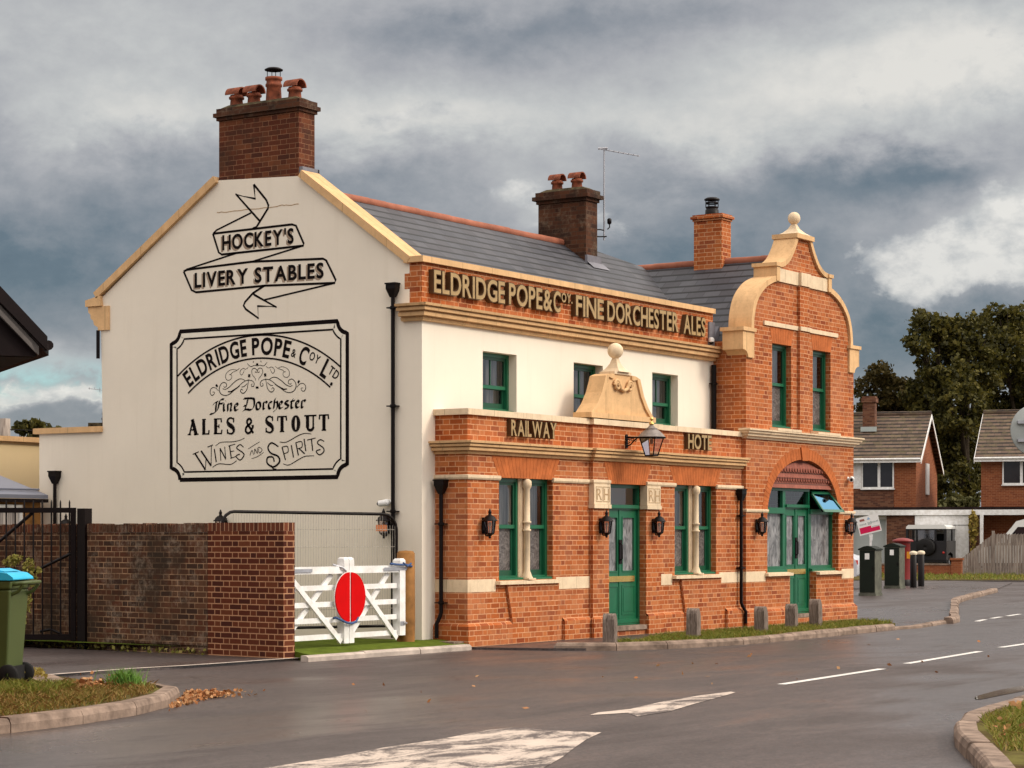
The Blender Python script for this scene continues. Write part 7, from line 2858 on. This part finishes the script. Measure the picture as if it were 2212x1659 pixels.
def tree(label, loc, trunk_h, blobs, n, size, mat, group, rt=.35, limbs=True):
    t = lthing('tree', label, 'tree', loc, 0, group)
    m = MB()
    top = trunk_h
    m.tube([(0, 0, -.1), (.05, .02, top * .4), (-.05, .05, top * .75), (.1, 0, top)], [rt, rt * .8, rt * .65, rt * .5], 10)
    for i, b_ in enumerate(blobs):
        p0 = Vector((0, 0, top * (.55 + .4 * ((i * .37) % 1))))
        p2 = Vector(b_[:3])
        p1 = p0.lerp(p2, .5) + Vector((0, 0, -.3))
        m.tube([p0, p1, p2], [rt * .42, rt * .28, rt * .08], 6)
        for k in range(3):
            q = p2 + Vector((math.cos(k * 2.1 + i) * b_[3] * .7, math.sin(k * 2.1 + i) * b_[4] * .7, b_[5] * .4 * math.sin(k + i)))
            m.tube([p1.lerp(p2, .5), q], [rt * .16, rt * .04], 5)
    m.build('trunk', 'bark', t)
    pts = crown_points(blobs, n)
    # ragged: drop clumps
    keep = np.sin(pts[:, 0] * 1.9 + 1) * np.sin(pts[:, 1] * 1.7) * np.sin(pts[:, 2] * 2.1 + 2) + rng.normal(size=len(pts)) * .22 > -.10
    leaf_mesh('crown', pts[keep], size, mat, t)
    return t


def at_px(u, depth, z=0):
    a = (u - 1106) / 4784 * depth
    c, s = math.cos(YAW), math.sin(YAW)
    return (c * depth + s * a, s * depth - c * a, z)


def blob_uv(u, v, du, dv, depth, base, dy=0, fy=.8):
    """a foliage mass in metres from its place in the street view"""
    p = at_px(u, depth + dy)
    k = (depth + dy) / 4784
    return (p[0] - base[0], p[1] - base[1], 1.57 + (1158 - v) * k, du * k, du * k * fy, dv * k)


GT = 'oaks behind the brick houses'
d = 128
b0 = at_px(2085, d)
bl = [(2010, 705, 55, 34, 0), (2060, 740, 60, 45, 1), (1985, 745, 38, 26, -1), (2095, 720, 60, 45, 2), (2040, 810, 75, 50, 0), (2000, 860, 60, 45, 2), (2075, 880, 70, 60, -2), (2050, 960, 70, 70, 1), (2060, 1040, 70, 60, 0), (2110, 800, 70, 60, 3), (2100, 1000, 60, 70, 3), (2020, 930, 50, 50, 3)]
tree('large dark oak between the two brick houses', b0, 9.0, [blob_uv(u, v, a, c, d, b0, e) for u, v, a, c, e in bl], 42000, .29, 'oak_leaf', GT, .45)
b0 = at_px(2215, d + 6)
bl = [(2160, 690, 48, 30, 0), (2200, 700, 60, 40, 2), (2250, 730, 60, 50, 1), (2170, 760, 65, 48, -1), (2230, 810, 70, 60, 0), (2165, 850, 60, 50, 2), (2290, 800, 60, 60, 3), (2200, 900, 80, 60, 2), (2140, 930, 60, 60, 1)]
tree('tall oak behind the right-hand brick house', b0, 9.5, [blob_uv(u, v, a, c, d + 6, b0, e) for u, v, a, c, e in bl], 36000, .29, 'oak_leaf', GT, .45)
b0 = at_px(1905, d + 4)
bl = [(1905, 808, 40, 24, 0), (1875, 840, 36, 24, 1), (1940, 850, 50, 34, 0), (1895, 880, 52, 36, 1), (1950, 910, 60, 45, 2), (1880, 930, 45, 45, 2), (1985, 880, 40, 40, 2)]
tree('smaller browning oak behind the left brick house and its chimney', b0, 6.5, [blob_uv(u, v, a, c, d + 4, b0, e) for u, v, a, c, e in bl], 20000, .27, 'autumn_leaf', GT, .35)
b0 = at_px(2070, 112)
t = lthing('hedge', 'pale green overgrown hedge above the flat garage roof', 'hedge', b0)
bl = [(2030, 1094, 26, 14, 0), (2065, 1085, 26, 18, 0), (2095, 1090, 24, 18, 0), (2060, 1120, 60, 30, 0), (2065, 1160, 60, 40, 0)]
leaf_mesh('foliage', crown_points([blob_uv(u, v, a, c, 112, b0, e) for u, v, a, c, e in bl], 3500), .3, 'bush_leaf', t)
# climber on the garage post
b0 = tuple(BP(3.32, -1.6))
t = lthing('climbing_plant', 'yellowing climber on the brick pier beside the white garage door', 'climber', b0)
pts = crown_points([(0, 0, 2.0, .22, .22, .55), (.02, .02, 1.3, .12, .12, .6), (-.05, 0, 2.5, .12, .12, .2)], 420)
leaf_mesh('foliage', pts, .14, 'yellow_leaf', t)
m = MB()
m.tube([(0, .1, 0), (.02, .1, 1.2), (-.02, .08, 2.3)], .02, 5)
m.build('stem', 'bark', t)

# trees behind the rear wing on the left
b0 = at_px(72, 60)
t_ = [(50, 925, 20, 14, 0), (72, 921, 22, 13, 0), (92, 928, 18, 12, 1), (70, 945, 45, 22, 1), (122, 935, 14, 9, 0)]
tree('dark bushy tree top above the rear cream wall', b0, 2.6, [blob_uv(u, v, a, c, 60, b0, e) for u, v, a, c, e in t_], 3000, .20, 'oak_leaf', None or 'trees left of the hotel', .16)

# weed climbing through the iron gate behind the bin
t = lthing('weed', 'straggly yellow green shrub between the bin and the iron gate', 'shrub', (19.6, 20.3, 0))
b0 = (19.6, 20.3, 0)
bl = [(34, 1205, 16, 8, 0), (62, 1225, 14, 18, 0), (70, 1255, 12, 16, 0), (60, 1300, 9, 22, 0), (45, 1330, 14, 26, 0), (24, 1215, 18, 10, 0), (82, 1235, 8, 9, 0)]
leaf_mesh('foliage', crown_points([blob_uv(u, v, a, c, 27.5, b0, e) for u, v, a, c, e in bl], 520), .06, 'weed_leaf', t, aspect=.6)
m = MB()
for k in range(6):
    q = blob_uv(20 + k * 11, 1215 + k * 9, 1, 1, 27.5, b0)
    m.tube([(0 + k * .02, 0, 0), (q[0] * .6, q[1] * .6, q[2] * .6), q[:3]], .007, 5)
m.build('stem', 'bark', t)


# ---- grass, weeds, leaf litter
def poly_samples(poly, n):
    P = np.array(poly)
    lo, hi = P.min(0), P.max(0)
    out = []
    while len(out) < n:
        c = rng.uniform(lo, hi, (n, 2))
        for p in c:
            ins, j = False, len(P) - 1
            for i in range(len(P)):
                if (P[i, 1] > p[1]) != (P[j, 1] > p[1]) and p[0] < (P[j, 0] - P[i, 0]) * (p[1] - P[i, 1]) / (P[j, 1] - P[i, 1]) + P[i, 0]:
                    ins = not ins
                j = i
            if ins:
                out.append(p)
    return np.array(out[:n])


def blades(name, xy, z, h, w, mat, lean=.5):
    n = len(xy)
    hh = h * rng.uniform(.4, 1.3, n)
    an = rng.uniform(0, 2 * math.pi, n)
    ln = rng.normal(size=(n, 2)) * lean * hh[:, None]
    base = np.column_stack([xy, np.full(n, z)])
    dx = np.column_stack([np.cos(an), np.sin(an), np.zeros(n)]) * w
    mid = base + np.column_stack([ln * .35, hh * .6])
    tip = base + np.column_stack([ln, hh])
    v = np.stack([base - dx, base + dx, mid + dx * .6, tip, mid - dx * .6], 1).reshape(-1, 3)
    me = bpy.data.meshes.new(name)
    me.vertices.add(5 * n)
    me.vertices.foreach_set('co', v.ravel())
    me.loops.add(5 * n)
    me.loops.foreach_set('vertex_index', np.arange(5 * n, dtype=np.int32))
    me.polygons.add(n)
    me.polygons.foreach_set('loop_start', np.arange(0, 5 * n, 5, dtype=np.int32))
    me.update(calc_edges=True)
    me.materials.append(MAT[mat])
    o = bpy.data.objects.new(name, me)
    COL.objects.link(o)
    return o


vp = [(28.3, 15.30), (29.3, 15.10), (32.02, 15.15), (35.2, 15.30), (36.3, 15.6), (36.7, 16.3), (34.5, 16.45), (32.4, 16.42), (29.6, 16.5), (28.3, 16.1)]
stuff(blades('grass', poly_samples(vp, 9000), .04, .075, .007, 'grass_blade'), 'short mown grass along the verge in front of the hotel', 'grass')
wp = [(26.9, 15.62), (28.3, 15.22), (29.0, 15.06), (29.2, 15.35), (28.4, 15.7), (27.2, 15.95)]
stuff(blades('weeds', poly_samples(wp, 900), .03, .09, .008, 'grass_blade', .8), 'straggling weeds over the kerb at the start of the verge', 'weeds')
ip = [(9.5, 14.6), (13.1, 13.5), (14.1, 13.7), (14.8, 13.9), (15.6, 14.25), (16.3, 14.7), (16.65, 15.15), (16.4, 15.55), (16.4, 16.0), (15.4, 16.2), (14.4, 16.2), (9.5, 16.6)]
stuff(blades('grass', poly_samples(ip, 11000), .07, .07, .007, 'dry_grass_blade', .9), 'rough browning grass on the kerbed island corner', 'grass')
gp = [(13.8, 15.3), (15.0, 14.95), (15.6, 15.2), (16.0, 15.6), (15.7, 16.1), (14.8, 16.3), (13.6, 16.3)]
stuff(blades('grass', poly_samples(gp, 5000), .075, .085, .007, 'grass_blade', .6), 'greener strip of grass beside the bin', 'grass')
yl = np.concatenate([poly_samples([(16.7, 16.6), (17.2, 17.2), (17.4, 17.9), (16.9, 17.95), (16.6, 17.2)], 420)])
stuff(leaf_mesh('leaf_litter', np.column_stack([yl, .09 + rng.random(len(yl)) * .07]), .055, 'yellow_leaf'), 'yellow weeds and leaves at the path edge by the bin', 'leaf litter')
# bright tuft and dead clump on the island
t = lthing('grass_tuft', 'bright green tuft of long grass on the island corner', 'grass tuft', (16.28, 15.14, .07))
o = blades('blades', rng.normal(size=(420, 2)) * .075, 0, .17, .006, 'bright_grass', .45)
o.parent = t
t = lthing('dead_plant', 'brown dead clump of leaves beside the bright grass tuft', 'dead plant', (16.0, 15.28, .07))
o = leaf_mesh('foliage', np.abs(rng.normal(size=(260, 3))) * np.array([1, 1, .05]) * np.sign(rng.normal(size=(260, 3)) * np.array([1, 1, 0]) + np.array([0, 0, 1])) * np.array([.11, .11, 1]), .055, 'fallen_leaf', t)
# fallen leaves in the gutter
ll = np.concatenate([np.column_stack([rng.normal(16.75, .19, 520), rng.normal(14.55, .15, 520)]), np.column_stack([rng.uniform(15.2, 16.6, 260), np.zeros(260)])])
ll[520:, 1] = 13.86 + (ll[520:, 0] - 15.4) * .52 + rng.normal(0, .06, 260) - .04
ok = ~((ll[:, 0] < 16.85) & (ll[:, 1] > 14.12 + (ll[:, 0] - 15.9) * .75))
ll = ll[ok]
stuff(leaf_mesh('fallen_leaves', np.column_stack([ll, -.022 + rng.random(len(ll)) * .05]), .052, 'fallen_leaf', up=.3), 'drift of brown fallen leaves in the gutter of the island', 'leaves')
sc = np.column_stack([rng.uniform(15, 34, 46), rng.uniform(9.5, 17, 46)])
sc = sc[(sc[:, 1] < 12 + (sc[:, 0] - 15) * .16) | (sc[:, 0] > 17.6) & (sc[:, 1] < 15)]
stuff(leaf_mesh('fallen_leaves', np.column_stack([sc, np.full(len(sc), -.02)]), .06, 'fallen_leaf', up=.6), 'single fallen leaves scattered over the road', 'leaves')
wl = np.column_stack([rng.uniform(0, 1, 260), rng.normal(0, .07, 260)])
wxy = np.column_stack([22.33 + wl[:, 0] * .55 - .06 + wl[:, 1], 19.3 + wl[:, 0] * 4.2])
stuff(leaf_mesh('leaf_litter', np.column_stack([wxy, .01 + rng.random(260) * .07]), .06, 'weed_leaf'), 'low weeds and leaves along the foot of the old wall', 'weeds')
rp = [(14.8, 5.55), (16.03, 6.1), (17.3, 6.65), (19.6, 7.0), (21, 7.1), (21, 5.5), (18, 4.8), (14.8, 4.9)]
stuff(blades('grass', poly_samples(rp, 8000), .07, .065, .007, 'grass_blade', .8), 'patchy grass on the kerbed corner at the lower right', 'grass')
rl = poly_samples(rp, 120)
stuff(leaf_mesh('fallen_leaves', np.column_stack([rl, .10 + rng.random(120) * .04]), .08, 'fallen_leaf', up=.4), 'fallen leaves on the grass of the lower right corner', 'leaves')
fpz = [(73.4, 30.4), (75.2, 27.4), (76.3, 22), (95, 18), (100, 30), (90, 36), (80, 37)]
stuff(blades('grass', poly_samples(fpz, 9000), .03, .12, .018, 'grass_blade', .6), 'far grass verge below the board fence', 'grass')
